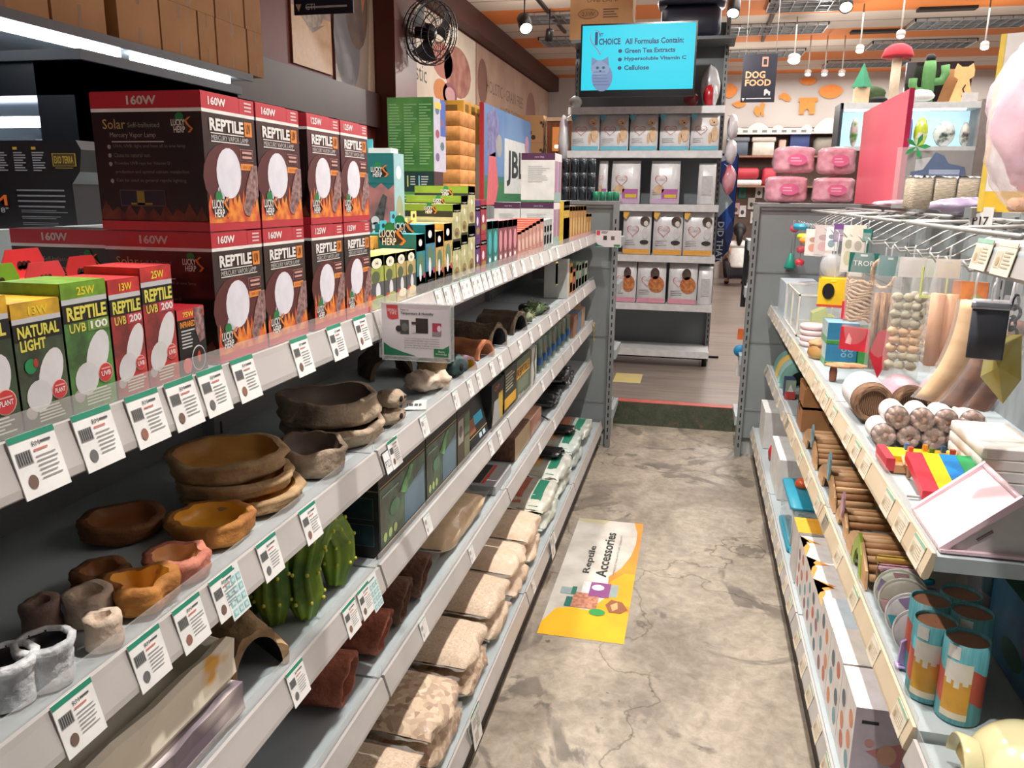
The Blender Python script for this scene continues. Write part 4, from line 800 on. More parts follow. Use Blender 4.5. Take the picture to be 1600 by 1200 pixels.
for k in range(7):
    px = 842 + k * 7.3; y = ypx(px, -.66, S3 + .08); t = thing('plant_tube', 'clear tube with blue cap band among the row of seven by the white jagged box', 'tube', (-.66, y, S3), group='clear plant tubes')
    MB().lathe([(.016, 0), (.017, .002), (.017, .15), (.015, .152)], GLS, 14, caps=True).make('glass', t); MB().lathe([(.0175, .035), (.0178, .036), (.0178, .07), (.0175, .071)], flat((52, 96, 150)), 14).make('blue_band', t)
    mb = MB(); mb.tube([(0, 0, .004), (.004, .003, .06), (-.004, 0, .13)], [.009, .012, .006], mat(['tube_moss', 'tube_wood'][k % 2], [(70, 100, 70), (150, 116, 76)][k % 2], .8, ns=40, bump=.5), 8); mb.make('filling', t)
for k in range(3): carton('slim_box', 'slim brown and blue pack %s at the end of the third shelf' % ['before', 'beside', 'behind'][k] + ' the wooden branch', 'box', 896 + k * 6, 901.5 + k * 6, 0, .12, [(150, 110, 86), (110, 130, 150), (176, 150, 120)][k], -.64, S3, .1)
mb = MB(); mb.tube([(0, 0, 0), (.01, .01, .08), (.0, .02, .17)], [.03, .026, .02], rock('branch', (168, 132, 100), (120, 90, 66)), 9); mb.make('wooden_branch', None, (-.70, 4.85, S3), label='pale wooden branch standing against the end panel', cat='branch')
mb = MB(); rd = random.Random(9)
for k in range(6): mb.box(0, .004, -.02 + .003 * k, .02 + .003 * k, -.03 - .018 * k, -.004 - .018 * k, flat([(206, 190, 130), (180, 160, 100)][k % 2]))
mb.make('hanging_card', None, (-.600, 5.0, .85), label='yellowish folded card strip hanging off the third rail end', cat='card')

def bounds(o):
    bpy.context.view_layer.update(); lo = Vector((9e9,) * 3); hi = Vector((-9e9,) * 3)
    for q in [o] + list(o.children_recursive):
        if q.type == 'MESH':
            for c in q.bound_box:
                w = q.matrix_world @ Vector(c)
                for i in range(3): lo[i] = min(lo[i], w[i]); hi[i] = max(hi[i], w[i])
    return lo, hi
def settle(objs, xlo, xhi, z=True):
    """push goods clear of the rail strip and the back panel, and stand them on their shelf"""
    for o in objs:
        lo, hi = bounds(o)
        if hi.x > xhi: o.location.x -= hi.x - xhi
        elif lo.x < xlo: o.location.x += xlo - lo.x
        if z:
            for zs in (S2, S3, S4, S5):
                if zs - .03 < lo.z < zs: o.location.z += zs - lo.z
settle([o for o in set(bpy.data.objects) - BEFORE5 if not o.parent and o.get('category') and o.name.split('.')[0] not in ('hanging_card',)], -.985, -.630)
# ---------------------------------------------------------------- bark, bedding bags and blocks on the two lowest shelves
B6 = set(bpy.data.objects)
REDBARK = rock('red_bark', (190, 112, 84), (126, 66, 50), 18, .9); BRBARK = rock('brown_bark', (126, 86, 64), (78, 50, 38), 18, .9)
for (pxa, pya, pyb, m, sd, lab, L) in [(536, 1128, 1018, REDBARK, 80, 'red-brown bark half log with its mouth at the rail joint', .26), (594, 1038, 952, REDBARK, 81, 'red-brown bark half log behind the joint', .24), (627, 968, 897, BRBARK, 82, 'dark brown bark half log between two others', .24), (657, 938, 846, BRBARK, 83, 'large brown bark half log nearest the wood chip bag', .26)]:
    xm = -.645; A = at(pxa, pya - 6, x=xm); y = A.y + .045; rz_ = min(max((at(pxa + 12, pyb, x=xm).z - S4) * .5, .042), .062); ry = .05
    def rg_(x, k): return [(x + .012 * math.sin(a) + .006 * nz((math.cos(a), math.sin(a), x * 5), 2, sd), ry * k * math.cos(a) * (1 + .10 * nz((math.cos(a), math.sin(a), x * 6), 2, sd) + .025 * math.sin(19 * a)), rz_ + rz_ * k * math.sin(a) * (1 + .06 * nz((math.cos(a), math.sin(a), x * 6), 2, sd + 2) + .025 * math.sin(17 * a))) for a in [2 * math.pi * q / 40 for q in range(40)]]
    mb = MB(); mb.loft([rg_(-L, .6), rg_(-L, .97), rg_(-L * .7, 1), rg_(-L * .35, .97), rg_(-.004, .98), rg_(0, .93), rg_(0, .8), rg_(-.02, .76), rg_(-L * .6, .7), rg_(-L * .8, .1)], m); mb.make('bark_log', None, (xm, y, S4), .08, label=lab, cat='hide')
# clear bags of bedding: one rounded bag part, chips showing through, sealed ends, printed strip
def chips(name, c, c2, ns=90): return mat(name, c, .6, c2=c2, ns=ns, kind='cells', bump=.7, lo=.1, hi=.9)
ASPEN = chips('aspen_chips', (240, 212, 174), (164, 116, 78), 64); FINE = chips('fine_shavings', (232, 206, 176), (206, 172, 138), 200); PINE = chips('pine_bark_chips', (206, 160, 112), (120, 74, 46), 60)
BAGF = film('bag_film', (255, 252, 246), .2, .1, 11, 1.0)
def bag(name, label, cat, loc, L, Wd, H, m, seed, rot=(0, 0, 0), strip=None, ends=(250, 246, 238), group=None, art=None, filmy=True, crimp=.14):
    """a lying bag: L along local y, Wd along x, H high"""
    def f(u, v, k=1.0):
        a = 2 * math.pi * u; t = v * 2 - 1; e = max(1 - abs(t) ** 5, .06); c, s_ = math.cos(a), math.sin(a)
        px_ = abs(c) ** .62 * (1 if c > 0 else -1); pz = abs(s_) ** .62 * (1 if s_ > 0 else -1)
        q = 1 + .15 * nz((c, s_, t * 1.6), 1.7, seed) + .05 * nz((c, s_, t * 2), 5, seed + 3)
        return (Wd / 2 * px_ * q * (.86 + .14 * e) * k, L / 2 * t * (1 + .02 * nz((c, s_, 0), 2, seed)), H / 2 + H / 2 * pz * q * e * k)
    g = thing(name, label, cat, loc, group=group, rot=rot)
    MB().grid(f, 28, 16, m).make('filling', g)
    if filmy: MB().grid(lambda u, v: f(u, v, 1.025), 28, 16, BAGF).make('clear_bag', g)
    for sgn in (-1, 1):
        y = sgn * L / 2; mb = MB(); n = 8; pts = [[(-Wd * .44 + Wd * .88 * k / n, y + sgn * L * .0 + sgn * j * L * crimp * .5, H * .5 + H * .1 * nz((k * .8, j * 2, sgn), 1, seed) * (1 + j)) for k in range(n + 1)] for j in range(3)]
        mb.loft(pts, BAGF if filmy else flat(ends), closed=False); mb.make('sealed_end', g)
    if strip:
        c, t0, t1 = strip; mb = MB(); mb.grid(lambda u, v: f(.29 + .07 * u, .06 + .88 * v, 1.035), 12, 4, flat(c)); mb.make('printed_strip', g)
    if art: art(g, f)
    return g
def label_patch(g, f, name, u0, u1, t0, t1, m, k=1.05): MB().grid(lambda u, v: f(u0 + (u1 - u0) * u, t0 + (t1 - t0) * v, k), 10, 6, m).make(name, g)
PUR = (122, 52, 96)
CRB = mat('cream_bedding', (234, 208, 178), .6, c2=(220, 190, 158), ns=60)
for sd, (y, m, strip, lab, dz) in enumerate([
    (1.49, FINE, None, 'bag of fine wood shavings lowest in the corner of the frame', 0), (1.79, ASPEN, None, 'flat bag of aspen chips squeezed beneath the coarse chip bag', 0),
    (2.09, ASPEN, None, 'bag of aspen bedding beneath the white taped bag', 0), (2.39, FINE, None, 'bag of fine bedding beneath the plum banded bag', 0), (2.69, CRB, None, 'smooth cream bedding bag lowest by the tall price card', 0), (2.99, CRB, None, 'smooth cream bedding bag lowest before the green banded bags', 0),
    (1.47, FINE, PUR, 'bag of fine shavings with plum strip at the lower edge of the frame', .092), (1.77, ASPEN, PUR, 'clear bag of coarse aspen chips with plum strip', .092), (2.07, FINE, (238, 236, 232), 'bag of fine aspen bedding with a white sealing tape', .092),
    (2.37, FINE, PUR, 'bag of fine bedding with plum strip behind the white taped bag', .092), (2.67, CRB, (110, 96, 78), 'smooth cream bedding bag with brown strip', .092), (2.97, CRB, (130, 140, 80), 'cream bedding bag with olive strip', .092)]):
    bag('bedding_bag', lab, 'bag', (-.668, y + .008 * math.sin(sd * 5), S5 + dz + .006), .255 + .008 * math.sin(sd * 3), .212, .074 + .004 * math.sin(sd * 7), m, sd + 1, (0, .05 + .02 * math.sin(sd * 2), .03 * math.sin(sd * 4)), (strip, 0, 0) if strip else None, crimp=.05)
PALEG = mat('pale_green_bag', (206, 216, 200), .4, c2=(186, 198, 182), ns=20, bump=.3, coat=.5); GREENS = (24, 118, 92)
for (px, py, dz, lab, m, c) in [
    (3.38, 0, .0, 'pale bag with green band and orange print, lowest of the middle pile', (206, 214, 200), (206, 120, 84)),
    (3.38, 0, .08, 'pale bag with green band and reddish corner, on top of the middle pile', (212, 210, 196), (190, 92, 70)),
    (3.80, 0, .0, 'pale bag with green band and gecko print, bottom of the next pile', (206, 214, 206), (226, 160, 90)),
    (3.80, 0, .08, 'pale bag with green band and gecko print, top of the next pile', (210, 214, 204), (230, 170, 96)),
    (4.22, 0, .0, 'silvery bag with green band lying toward the end panel', (186, 200, 194), (196, 140, 90)),
    (4.22, 0, .08, 'crumpled silvery bag with green band on top toward the end panel', (196, 208, 202), (200, 150, 96)),
    (4.66, 0, .03, 'plastic bag of orange grains in the corner by the end panel', (190, 196, 186), (206, 110, 70))]:
    def art(g, f, c=c, m=m):
        label_patch(g, f, 'green_band', .18, .24, .04, .96, flat(GREENS)); label_patch(g, f, 'print', .26, .42, .06, .94, mat('bag_print_%d' % c[0], c, .45, c2=tuple(int(v * .7 + 60) for v in c), ns=25))
    bag('substrate_bag', lab, 'bag', (-.668, px, S5 + dz + .004), .37, .205, .070, mat('pale_bag_%d' % m[0], m, .4, c2=tuple(int(v * .9) for v in m), ns=16, bump=.4, coat=.5), int(px * 10 + dz * 50), (0, .05, 0), None, art=art, filmy=False, ends=m, crimp=.05)
BLKP = mat('black_bin_film', (24, 22, 24), .25, c2=(14, 13, 15), ns=20, bump=.6)
for k, (px, py, dz) in enumerate([(3.84, 0, .165), (4.26, 0, .165)]):
    bag('black_packet', 'glossy black packet %s over the green banded bags' % ['lying lower', 'lying higher up'][k], 'bag', (-.70, px, S5 + dz), .12, .2, .03, BLKP, 60 + k, (0, .03, 0), None, filmy=False, ends=(24, 22, 24))
# fourth shelf goods beyond the logs
CRUSH = mat('crushed_corn', (228, 196, 150), .6, c2=(210, 176, 130), ns=30)
P = at(735, 822, z=S4 + .05); d = at(788, 748, z=S4 + .05) - at(690, 862, z=S4 + .05)
def art(g, f):
    label_patch(g, f, 'orange_label', .30, .47, .72, .98, flat((226, 176, 96))); label_patch(g, f, 'green_label', .34, .47, .30, .70, mat('green_print', (60, 160, 100), .4, c2=(40, 120, 76), ns=40)); label_patch(g, f, 'barcode', .34, .46, .12, .26, flat((206, 196, 180)))
bag('bark_bag', 'clear bag of cream bedding with green and amber label lying along the rail', 'bag', (-.715, P.y + .04, S4), .44, .15, .085, CRUSH, 21, (0, 0, -.03), None, art=art)
BROWNB = mat('coco_brick', (120, 84, 66), .85, c2=(92, 62, 48), ns=50, bump=.4); PALEB = mat('pale_card', (198, 174, 140), .7, ns=20)
for (px0, px1, h, lab, m) in [(800, 824, .1, 'large dark coco brick with pale card edge', BROWNB), (826, 843, .085, 'wrapped peach coloured coco brick beside the dark one', mat('peach_wrap', (206, 156, 126), .4, c2=(186, 136, 110), ns=20, bump=.3))]:
    y0, y1 = ypx(px0, -.67, S4 + .05), ypx(px1, -.67, S4 + .05); mb = MB(); mb.rbox(-.13, 0, 0, y1 - y0, 0, h, .008, m); o = mb.make('coco_brick', None, (-.66, y0, S4), label=lab, cat='brick')
    if px0 == 800: MB().box(.0005, .002, .002, y1 - y0 - .002, .004, h - .004, PALEB).make('card_label', o)
y0, y1 = ypx(772, -.65, S4 + .03), ypx(797, -.65, S4 + .03)
mb = MB(); mb.box(-.16, 0, 0, y1 - y0, 0, .032, mat('grey_pack', (176, 176, 176), .4)); f = tface(mb, .032, -.16, 0, 0, y1 - y0); f.rect(.0, .1, .6, .9, (64, 60, 60)).rect(.62, .1, .7, .9, (206, 74, 60)); mb.make('flat_box', None, (-.645, y0, S4), label='flat grey box with a red stripe lying before the coco bricks', cat='box')
FOIL = mat('black_foil', (72, 78, 78), .18, .6, c2=(30, 34, 34), ns=30, bump=1.2, bs=26)
for k, (px, py, dz) in enumerate([(3.98, 0, 0), (4.42, 0, .0), (4.28, 0, .058)]):
    bag('foil_packet', 'crinkled dark foil packet %s on the fourth shelf by the end panel' % ['lying first', 'lying last', 'on top'][k], 'bag', (-.75, px, S4 + dz + .003), .34, .21, .05, FOIL, 70 + k, (0, .02, .04), None, filmy=False, ends=(60, 66, 66))
mb = MB(); mb.prism([(-.62, S4 + .0), (-.61, S4 + .0), (-.98, S4 + .19), (-.99, S4 + .19)], 0, .012, SLOT, 'y'); mb.make('shelf_brace', None, (0, 3.62, 0), label='thin dark brace leaning across the fourth shelf before the foil packets', cat='brace')
settle([o for o in set(bpy.data.objects) - B6 if not o.parent and o.get('category') and o.name.split('.')[0] not in ('bedding_bag', 'substrate_bag', 'black_packet')], -.985, -.630)
# price card standing at the base rail
mb = tag_mesh(0, 1); mb2 = MB(); mb2.box(-.001, 0, -.04, .04, 0, .11, flat((240, 240, 236))); f = lface(mb2, 0, -.04, .04, 0, .11); f.rect(0, .93, 1, 1, (38, 140, 112)).rect(.1, .55, .5, .8, (190, 188, 184)).rect(.55, .35, .95, .85, (214, 216, 210)).rect(.2, .12, .6, .4, (206, 194, 180)).lines(.55, .4, .9, .8, 5, (170, 176, 170), 2)
for k, (px, lab) in enumerate([(742, 'tall price card on the base rail before the aspen bags'), (862, 'tall price card on the base rail by the cream bags')]):
    y = ypx(px, LBX, LBZ + .05); mb2.make('price_card', None, (LBX + .012, y, LBZ - .01), rot=(0, -.12, 0), label=lab, cat='card')
# small blue-green sticker sheets on rails
for k, (xl, si, px, py, lab) in enumerate([(LX, 1, 369, 897, 'small sheet of teal stickers on the second rail'), (LX, 2, 588, 918, 'small sheet of teal stickers on the third rail')]):
    y = ypx(px, xl, LZ[si] + .05); mb = MB(); mb.box(-.001, 0, -.022, .022, -.01, .062, flat((236, 240, 240))); f = lface(mb, 0, -.022, .022, -.01, .062); f.lines(.08, .86, .9, .95, 1, (60, 130, 120), 1)
    for i in range(3):
        for j in range(4): f.rect(.08 + .31 * i, .05 + .2 * j, .32 + .31 * i, .2 + .2 * j, (150, 206, 206), 1).rect(.13 + .31 * i, .09 + .2 * j, .27 + .31 * i, .16 + .2 * j, (206, 230, 230), 2)
    mb.make('sticker_sheet', None, (xl + .004, y, LZ[si]), rot=(0, -.26, 0), label=lab, cat='stickers')
y = ypx(601, LX, LZ[1] + .03); mb = MB(); mb.box(-.001, 0, -.018, .018, 0, .05, flat((60, 64, 66))); f = lface(mb, 0, -.018, .018, 0, .05); f.rect(.06, .05, .94, .95, (240, 240, 240)).text('P22', .16, .3, .86, .6, (96, 100, 102), 2); mb.make('shelf_number', None, (LX + .005, y + .02, LZ[1]), rot=(0, -.26, 0), label='white shelf number P22 at the joint of the second rail', cat='sign')
# ---------------------------------------------------------------- floor sticker
A, Bc, Cc, Dc = [at(*q, z=0) for q in ((904, 812), (1007, 813), (972, 1004), (838, 1000))]
cx = (A + Bc + Cc + Dc) / 4; Wd, Ht = .33, 1.15
U = ((Bc - A) + (Cc - Dc)); ang = math.atan2(((A - Dc) + (Bc - Cc)).y, ((A - Dc) + (Bc - Cc)).x) - math.pi / 2
ST = mat('sticker_print', (222, 218, 210), .3, c2=(190, 184, 174), ns=6); OR_ = mat('sticker_orange', (250, 160, 44), .3, c2=(246, 186, 40), ns=3); ORD = mat('sticker_deep_orange', (244, 130, 60), .3, c2=(246, 160, 60), ns=3)
mb = MB(); mb.box(-Wd / 2 - .02, Wd / 2 + .03, -Ht / 2 - .02, Ht / 2, .0004, .0008, film('sticker_film', (200, 196, 188), .12, .15, 8, .1)); mb.box(-Wd / 2, Wd / 2, -Ht / 2, Ht / 2, .0008, .0012, ST)
f = Face(mb, (-Wd / 2, -Ht / 2, .0012), (1, 0, 0), (0, 1, 0), Wd, Ht)
f.poly([(0, 0), (1, 0), (1, .4), (.86, .36), (.7, .3), (.5, .19), (.3, .2), (.12, .18), (0, .08)], OR_); f.poly([(1, .2), (1, 1), (.86, 1), (.93, .9), (.94, .78), (.9, .66), (.8, .54), (.66, .46), (.7, .3)], ORD, 2); f.poly([(1, .24), (1, .5), (.86, .5), (.7, .42), (.6, .3)], OR_, 3)
f.poly([(0, .97), (0, 1), (.5, 1), (.4, .95)], mat('sticker_fade', (206, 196, 160), .3, ns=4), 1)
def vtext(t, u0, u1, v0, v1, c, b=0):
    vs, fs, a_ = text_geo(t, b); mb.add([f.p(u1 - (u1 - u0) * y_, v0 + (v1 - v0) * x_, 4) for x_, y_ in vs], fs, flat(c))
vtext('Reptile', .30, .42, .47, .72, (52, 56, 52), .02); vtext('Accessories', .48, .63, .45, .87, (52, 56, 52), .02); vtext('IMPROVE THE PET\'S LIFE QUALITY', .70, .735, .47, .85, (150, 146, 142))
f.rect(.36, .30, .5, .40, (222, 220, 222), 4).rect(.46, .29, .72, .4, (140, 76, 130), 5).oval(.56, .36, .08, .022, WHITE, 6).rect(.66, .3, .82, .395, (150, 166, 160), 4).rect(.28, .2, .6, .31, mat('pack_print', (206, 150, 120), .4, c2=(160, 96, 80), ns=60), 4.5).rect(.1, .29, .26, .34, (150, 170, 172), 4).rect(.24, .29, .3, .35, (40, 120, 96), 5).rect(.2, .2, .28, .27, (30, 110, 100), 5).oval(.62, .18, .1, .024, (52, 150, 76), 6).poly([(.7, .24), (.76, .28), (.9, .27), (.98, .22), (.9, .19), (.76, .19)], (150, 92, 62), 6).poly([(.76, .24), (.84, .265), (.86, .22), (.8, .2)], (222, 170, 120), 7)
mb.make('floor_sticker', None, (cx.x, cx.y, 0), ang, label='orange and white floor sticker reading reptile accessories on the concrete', cat='sticker')
# ---------------------------------------------------------------- goods on the hamster toy side
B7 = set(bpy.data.objects)
R1, R2, R3 = .9845, .6145, .2055
WOOD = mat('pale_wood', (222, 180, 134), .5, c2=(204, 158, 112), ns=9, nd=5, stretch=(1, 1, 6)); WOODD = mat('mid_wood', (196, 146, 102), .55, c2=(172, 122, 82), ns=12)
CRISP = film('crisp_bag', (246, 244, 244), .16, .08, 12, 1.0)
def inkp(c, r=.4): return mat('plastic_%d_%d_%d' % c, c, r, c2=tuple(int(v * .96) for v in c), ns=10, coat=.3)
# --- lowest shelf cartons
LEAFC = [(206, 120, 96), (90, 110, 126), (226, 150, 110), (150, 96, 110), (120, 170, 180)]
def toybox(name, label, x0, y0, y1, h, w, top, topart=None, near=None, z=R3, dots=True, body=(236, 230, 228), seed=0):
    mb = MB(); mb.box(0, w, 0, y1 - y0, 0, h, mat('box_%d_%d_%d' % body, body, .4, ns=20)); f = rface(mb, 0, 0, y1 - y0, 0, h)
    rd = random.Random(seed)
    if dots:
        for i in range(2):
            for j in range(3): f.oval(.28 + .46 * i + rd.uniform(-.06, .06), .2 + .28 * j + rd.uniform(-.05, .05), .13, .1, LEAFC[rd.randrange(5)], 1, 12, rd.uniform(-.5, .5))
    t = tface(mb, h, 0, w, 0, y1 - y0); t.rect(0, 0, 1, 1, top, 1)
    if topart: topart(t)
    n = nface(mb, 0, 0, w, 0, h)
    if near: near(n)
    o = mb.make(name, None, (x0, y0, z), label=label, cat='box'); return o
def splash(c):
    def a(t):
        rd = random.Random(c[0])
        for k in range(6): t.poly([(0, 1), (rd.uniform(.1, .5), rd.uniform(.6, .9)), (0, rd.uniform(.2, .9))], c, 2)
        t.poly([(0, 0), (0, 1), (.16, .5)], c, 2); t.rect(.55, .3, .72, .6, (206, 170, 166), 2); t.rect(.68, .45, .8, .75, (84, 104, 126), 3)
    return a
def nearpink(n):
    n.rect(0, 0, 1, 1, (206, 192, 202), 1); n.rect(.1, .82, .34, .86, (40, 36, 40), 2); n.poly([(.2, .5), (.75, .66), (.7, .3)], (206, 130, 130), 2); n.oval(.5, .48, .14, .12, (226, 170, 140), 3); n.oval(.24, .6, .07, .05, (206, 150, 146), 3); n.oval(.82, .36, .08, .06, (206, 150, 146), 3); n.rect(.1, .1, .9, .16, (190, 176, 186), 2); n.text('toy', .42, .2, .54, .24, (150, 130, 140), 2)
BX = .445
toybox('toy_box', 'white box at the bottom edge with a grey printed lid', BX + .03, 1.47, 1.63, .205, .12, (244, 240, 244), lambda t: (t.rect(.2, .3, .5, .6, (206, 200, 206), 2), t.rect(.55, .3, .57, .9, (214, 190, 200), 2)), seed=1)
toybox('toy_box', 'pale pink toy box with a cone printed on its mauve side', BX, 1.835, 2.015, .232, .16, (250, 240, 243), lambda t: (t.rect(.52, 0, .7, 1, (244, 226, 234), 2), t.lines(.6, .4, .9, .7, 4, (220, 170, 180), 3)), nearpink, seed=2)
toybox('toy_box', 'cream-lidded toy box between the pink and pale blue lids', BX, 2.02, 2.205, .235, .16, (250, 240, 230), lambda t: t.lines(.5, .3, .8, .8, 5, (236, 190, 170), 2), seed=3)
toybox('toy_box', 'toy box with a pale blue lid', BX, 2.21, 2.39, .232, .16, (226, 238, 248), lambda t: (t.rect(.5, .2, .85, .8, (140, 170, 206), 2), t.rect(.56, .3, .75, .7, (96, 130, 170), 3)), seed=4)
for k, (y0, y1) in enumerate([(2.395, 2.58), (2.585, 2.76), (2.765, 2.945)]):
    toybox('toy_box', 'white toy box with orange splash lid, %s' % ['next to the pale blue lid', 'middle of the three alike', 'next to the plain orange box'][k], BX, y0, y1, .20 - .003 * k, .16, (250, 244, 240), splash((240 - k, 160, 80)), seed=5 + k)
toybox('toy_box', 'box with plain orange lid before the hamster cage', BX - .005, 2.95, 3.10, .205, .15, (244, 172, 44), lambda t: t.rect(0, 0, .45, 1, (248, 184, 60), 2), seed=9, body=(214, 210, 208), dots=False)
for k, (y0, y1, h, x0, lab) in enumerate([(3.83, 4.24, .20, .455, 'white carton nearer the hamster cage on the lowest shelf'), (4.66, 4.97, .215, .45, 'taller white carton near the end panel on the lowest shelf')]):
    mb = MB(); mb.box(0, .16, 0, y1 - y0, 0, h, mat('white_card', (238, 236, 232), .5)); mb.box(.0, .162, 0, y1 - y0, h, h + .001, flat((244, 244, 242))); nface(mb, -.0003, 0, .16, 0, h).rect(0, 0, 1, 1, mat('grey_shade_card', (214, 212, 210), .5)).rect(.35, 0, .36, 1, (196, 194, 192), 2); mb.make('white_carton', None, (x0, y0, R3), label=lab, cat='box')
MB().lathe([(.0, 0), (.035, .005), (.04, .05), (.03, .08), (0, .085)], inkp((196, 40, 56)), 14).make('red_cup', None, (.5, 4.45, R3), label='red cup peeping out between the two white cartons', cat='cup')
CG = thing('hamster_cage', 'clear hamster carrier with blue rim and orange wheel on the lowest shelf', 'cage', (.445, 3.22, R3))
MB().rbox(0, .14, 0, .36, .02, .19, .02, film('cage_clear', (206, 222, 226), .3, .08, 5, .15)).make('clear_tank', CG); MB().rbox(-.004, .144, -.004, .364, 0, .024, .02, inkp((40, 150, 178))).make('tray', CG); MB().rbox(-.004, .144, -.004, .364, .186, .2, .02, inkp((40, 150, 178))).make('rim', CG)
MB().ball((.07, .25, .215), (.035, .035, .026), inkp((232, 96, 40)), 14, 8).make('dome_cap', CG); MB().tube([(.012, .02, .02), (.012, .02, .19)], .004, inkp((226, 190, 186))).make('bar', CG)
mb = MB()
for k in range(12): mb.ball((.03 + .08 * ((k * 37) % 10) / 10, .06 + .024 * k, .035), .014, mat('cage_filling', (96, 130, 140), .7), 6, 4)
mb.make('bedding', CG)
mb = MB(); mb.lathe([(.002, 0), (.03, .004), (.036, .03), (.033, .03), (.028, .007), (.002, .005)], inkp((38, 150, 176)), 18); mb.make('blue_scoop', None, (.47, 3.15, R3 + .0), rot=(.5, -.3, 0), label='small turquoise scoop lying at the rail before the cage', cat='scoop')
# --- middle shelf
HB = thing('card_house', 'brown card hamster house with round windows standing tall', 'house', (.505, 3.62, R2))
mb = MB(); kraft = mat('kraft_board', (196, 140, 92), .7, c2=(180, 126, 82), ns=10); mb.box(0, .01, 0, .16, 0, .19, kraft); mb.box(0, .15, .15, .16, 0, .21, kraft); mb.box(0, .15, 0, .15, .10, .112, kraft); mb.prism([(.01, 0), (.15, 0), (.15, .17), (.06, .21), (.01, .2)], .0, .01, kraft, 'y'); mb.make('walls', HB)
mb = MB(); n_ = nface(mb, -.0004, 0, .15, 0, .2); n_.oval(.8, .6, .09, .07, (70, 44, 30), 1).oval(.85, .2, .08, .06, (130, 60, 50), 1); r_ = rface(mb, -.0004, 0, .16, 0, .19); r_.oval(.4, .5, .1, .13, (70, 44, 30), 1); mb.make('window_holes', HB)
def bridge(label, loc, w, L, hgt, n, leaf, seed):
    g = thing('wooden_bridge', label, 'bridge', loc)
    def zz(t): return hgt * math.sin(math.pi * (.12 + .8 * t)) 
    for k in range(n):
        t = k / (n - 1); MB().tube([(.012, t * L, zz(t)), (w - .008, t * L, zz(t))], L / n * .5, WOODD if k % 3 == 1 else WOOD, 8).make('dowel', g)
    for x in (0, w - .008):
        pts = [(-.012, 0)] + [(L * t, zz(t) + .018) for t in [i / 8 for i in range(9)]] + [(L + .012, 0), (L * .75, 0)] + [(L * t, max(zz(t) - .03, 0)) for t in (.7, .5, .3)] + [(L * .25, 0)]
        MB().prism(pts, x, x + .008, WOOD, 'x').make('side_board', g)
    if leaf:
        c, ty, tz, s = leaf; mb = MB(); mb.prism([(ty, tz - .045 * s), (ty - .02 * s, tz - .01), (ty - .016 * s, tz + .03 * s), (ty, tz + .05 * s), (ty + .016 * s, tz + .03 * s), (ty + .02 * s, tz - .01)], -.008, -.001, inkp(c), 'x'); mb.make('leaf_plaque', g)
    return g
bridge('wooden dowel bridge farthest along, below the card house', (.492, 3.10, R2), .13, .36, .085, 15, ((150, 190, 206), .1, .1, 1.0), 1)
bridge('wooden dowel bridge with a pale blue leaf plaque', (.492, 2.66, R2), .135, .34, .085, 14, ((146, 196, 214), .12, .115, 1.1), 2)
bridge('wooden dowel bridge with a pink figure plaque', (.492, 2.43, R2), .14, .17, .06, 8, ((222, 178, 196), .06, .09, .9), 3)
bridge('wooden dowel bridge with a lime arch board, nearest of the bridges', (.492, 2.115, R2), .145, .26, .085, 12, None, 4)
mb = MB(); mb.prism([(0, 0), (.02, .07), (.07, .115), (.12, .07), (.14, 0), (.11, 0), (.095, .05), (.07, .07), (.045, .05), (.03, 0)], 0, .008, inkp((150, 180, 50)), 'x'); mb.make('lime_arch', None, (.482, 2.15, R2), label='lime green arch board leaning on the nearest bridge', cat='arch')
SL = thing('slat_ladder', 'small ladder of yellow, pink, blue and lilac rounded slats', 'ladder', (.505, 1.955, R2))
for k, c in enumerate([(240, 196, 96), (244, 190, 206), (42, 176, 212), (186, 164, 214), (32, 150, 190)]):
    mb = MB(); mb.T = Matrix.Translation((0, .112 - .028 * k, .10 - .0125 * k)); mb.rbox(0, .13, 0, .0265, 0, .012, .016, inkp(c)); mb.make('slat', SL)
for x in (.012, .11): MB().tube([(x, .01, .0), (x, .01, .048), (x, .135, .097), (x, .135, 0)], .004, WOOD).make('side_rod', SL)
def wheel(label, px, py, c, pastel, z=R2, r=.062, rz=0):
    P = at(px, py, z=z + r); g = thing('segmented_disc_toy', label, 'wheel', (P.x, P.y, z), rz=rz, group=None)
    ring = lambda rr, y: [(rr * math.cos(a), y, r + rr * math.sin(a)) for a in [2 * math.pi * k / 30 for k in range(30)]]
    MB().loft([ring(.002, -.0003), ring(r, 0), ring(r, .006), ring(r * .93, .007), ring(.004, .007)], inkp(c)).make('disc', g); MB().loft([ring(r, 0), ring(r * .95, -.0006)], inkp((246, 246, 244))).make('rim', g)
    for k, p in enumerate(pastel):
        a0 = k * 2 * math.pi / len(pastel); mb = MB(); q = [(math.cos(a) * rr, -.0012, r + math.sin(a) * rr) for rr, a in ((r * .3, a0), (r * .9, a0 + .08), (r * .9, a0 + .75), (r * .3, a0 + .75))]; mb.poly(q, inkp(p)); mb.make('wedge', g)
    return g
PS = [(246, 208, 90), (248, 192, 206), (190, 168, 216), (54, 184, 206), (226, 236, 170)]
wheel('pastel segmented toy wheel farthest in the row of discs', 1392, 925, (226, 232, 214), PS, rz=-.3); wheel('plain sage toy wheel, second in the row of discs', 1398, 940, (206, 200, 186), PS[:2], rz=-.3); wheel('pink and blue segmented toy wheel, third in the row of discs', 1412, 965, (236, 232, 236), PS[1:], rz=-.3); wheel('lilac toy wheel standing before the biscuit tubes', 1418, 990, (232, 230, 236), PS[2:3], rz=-.3)
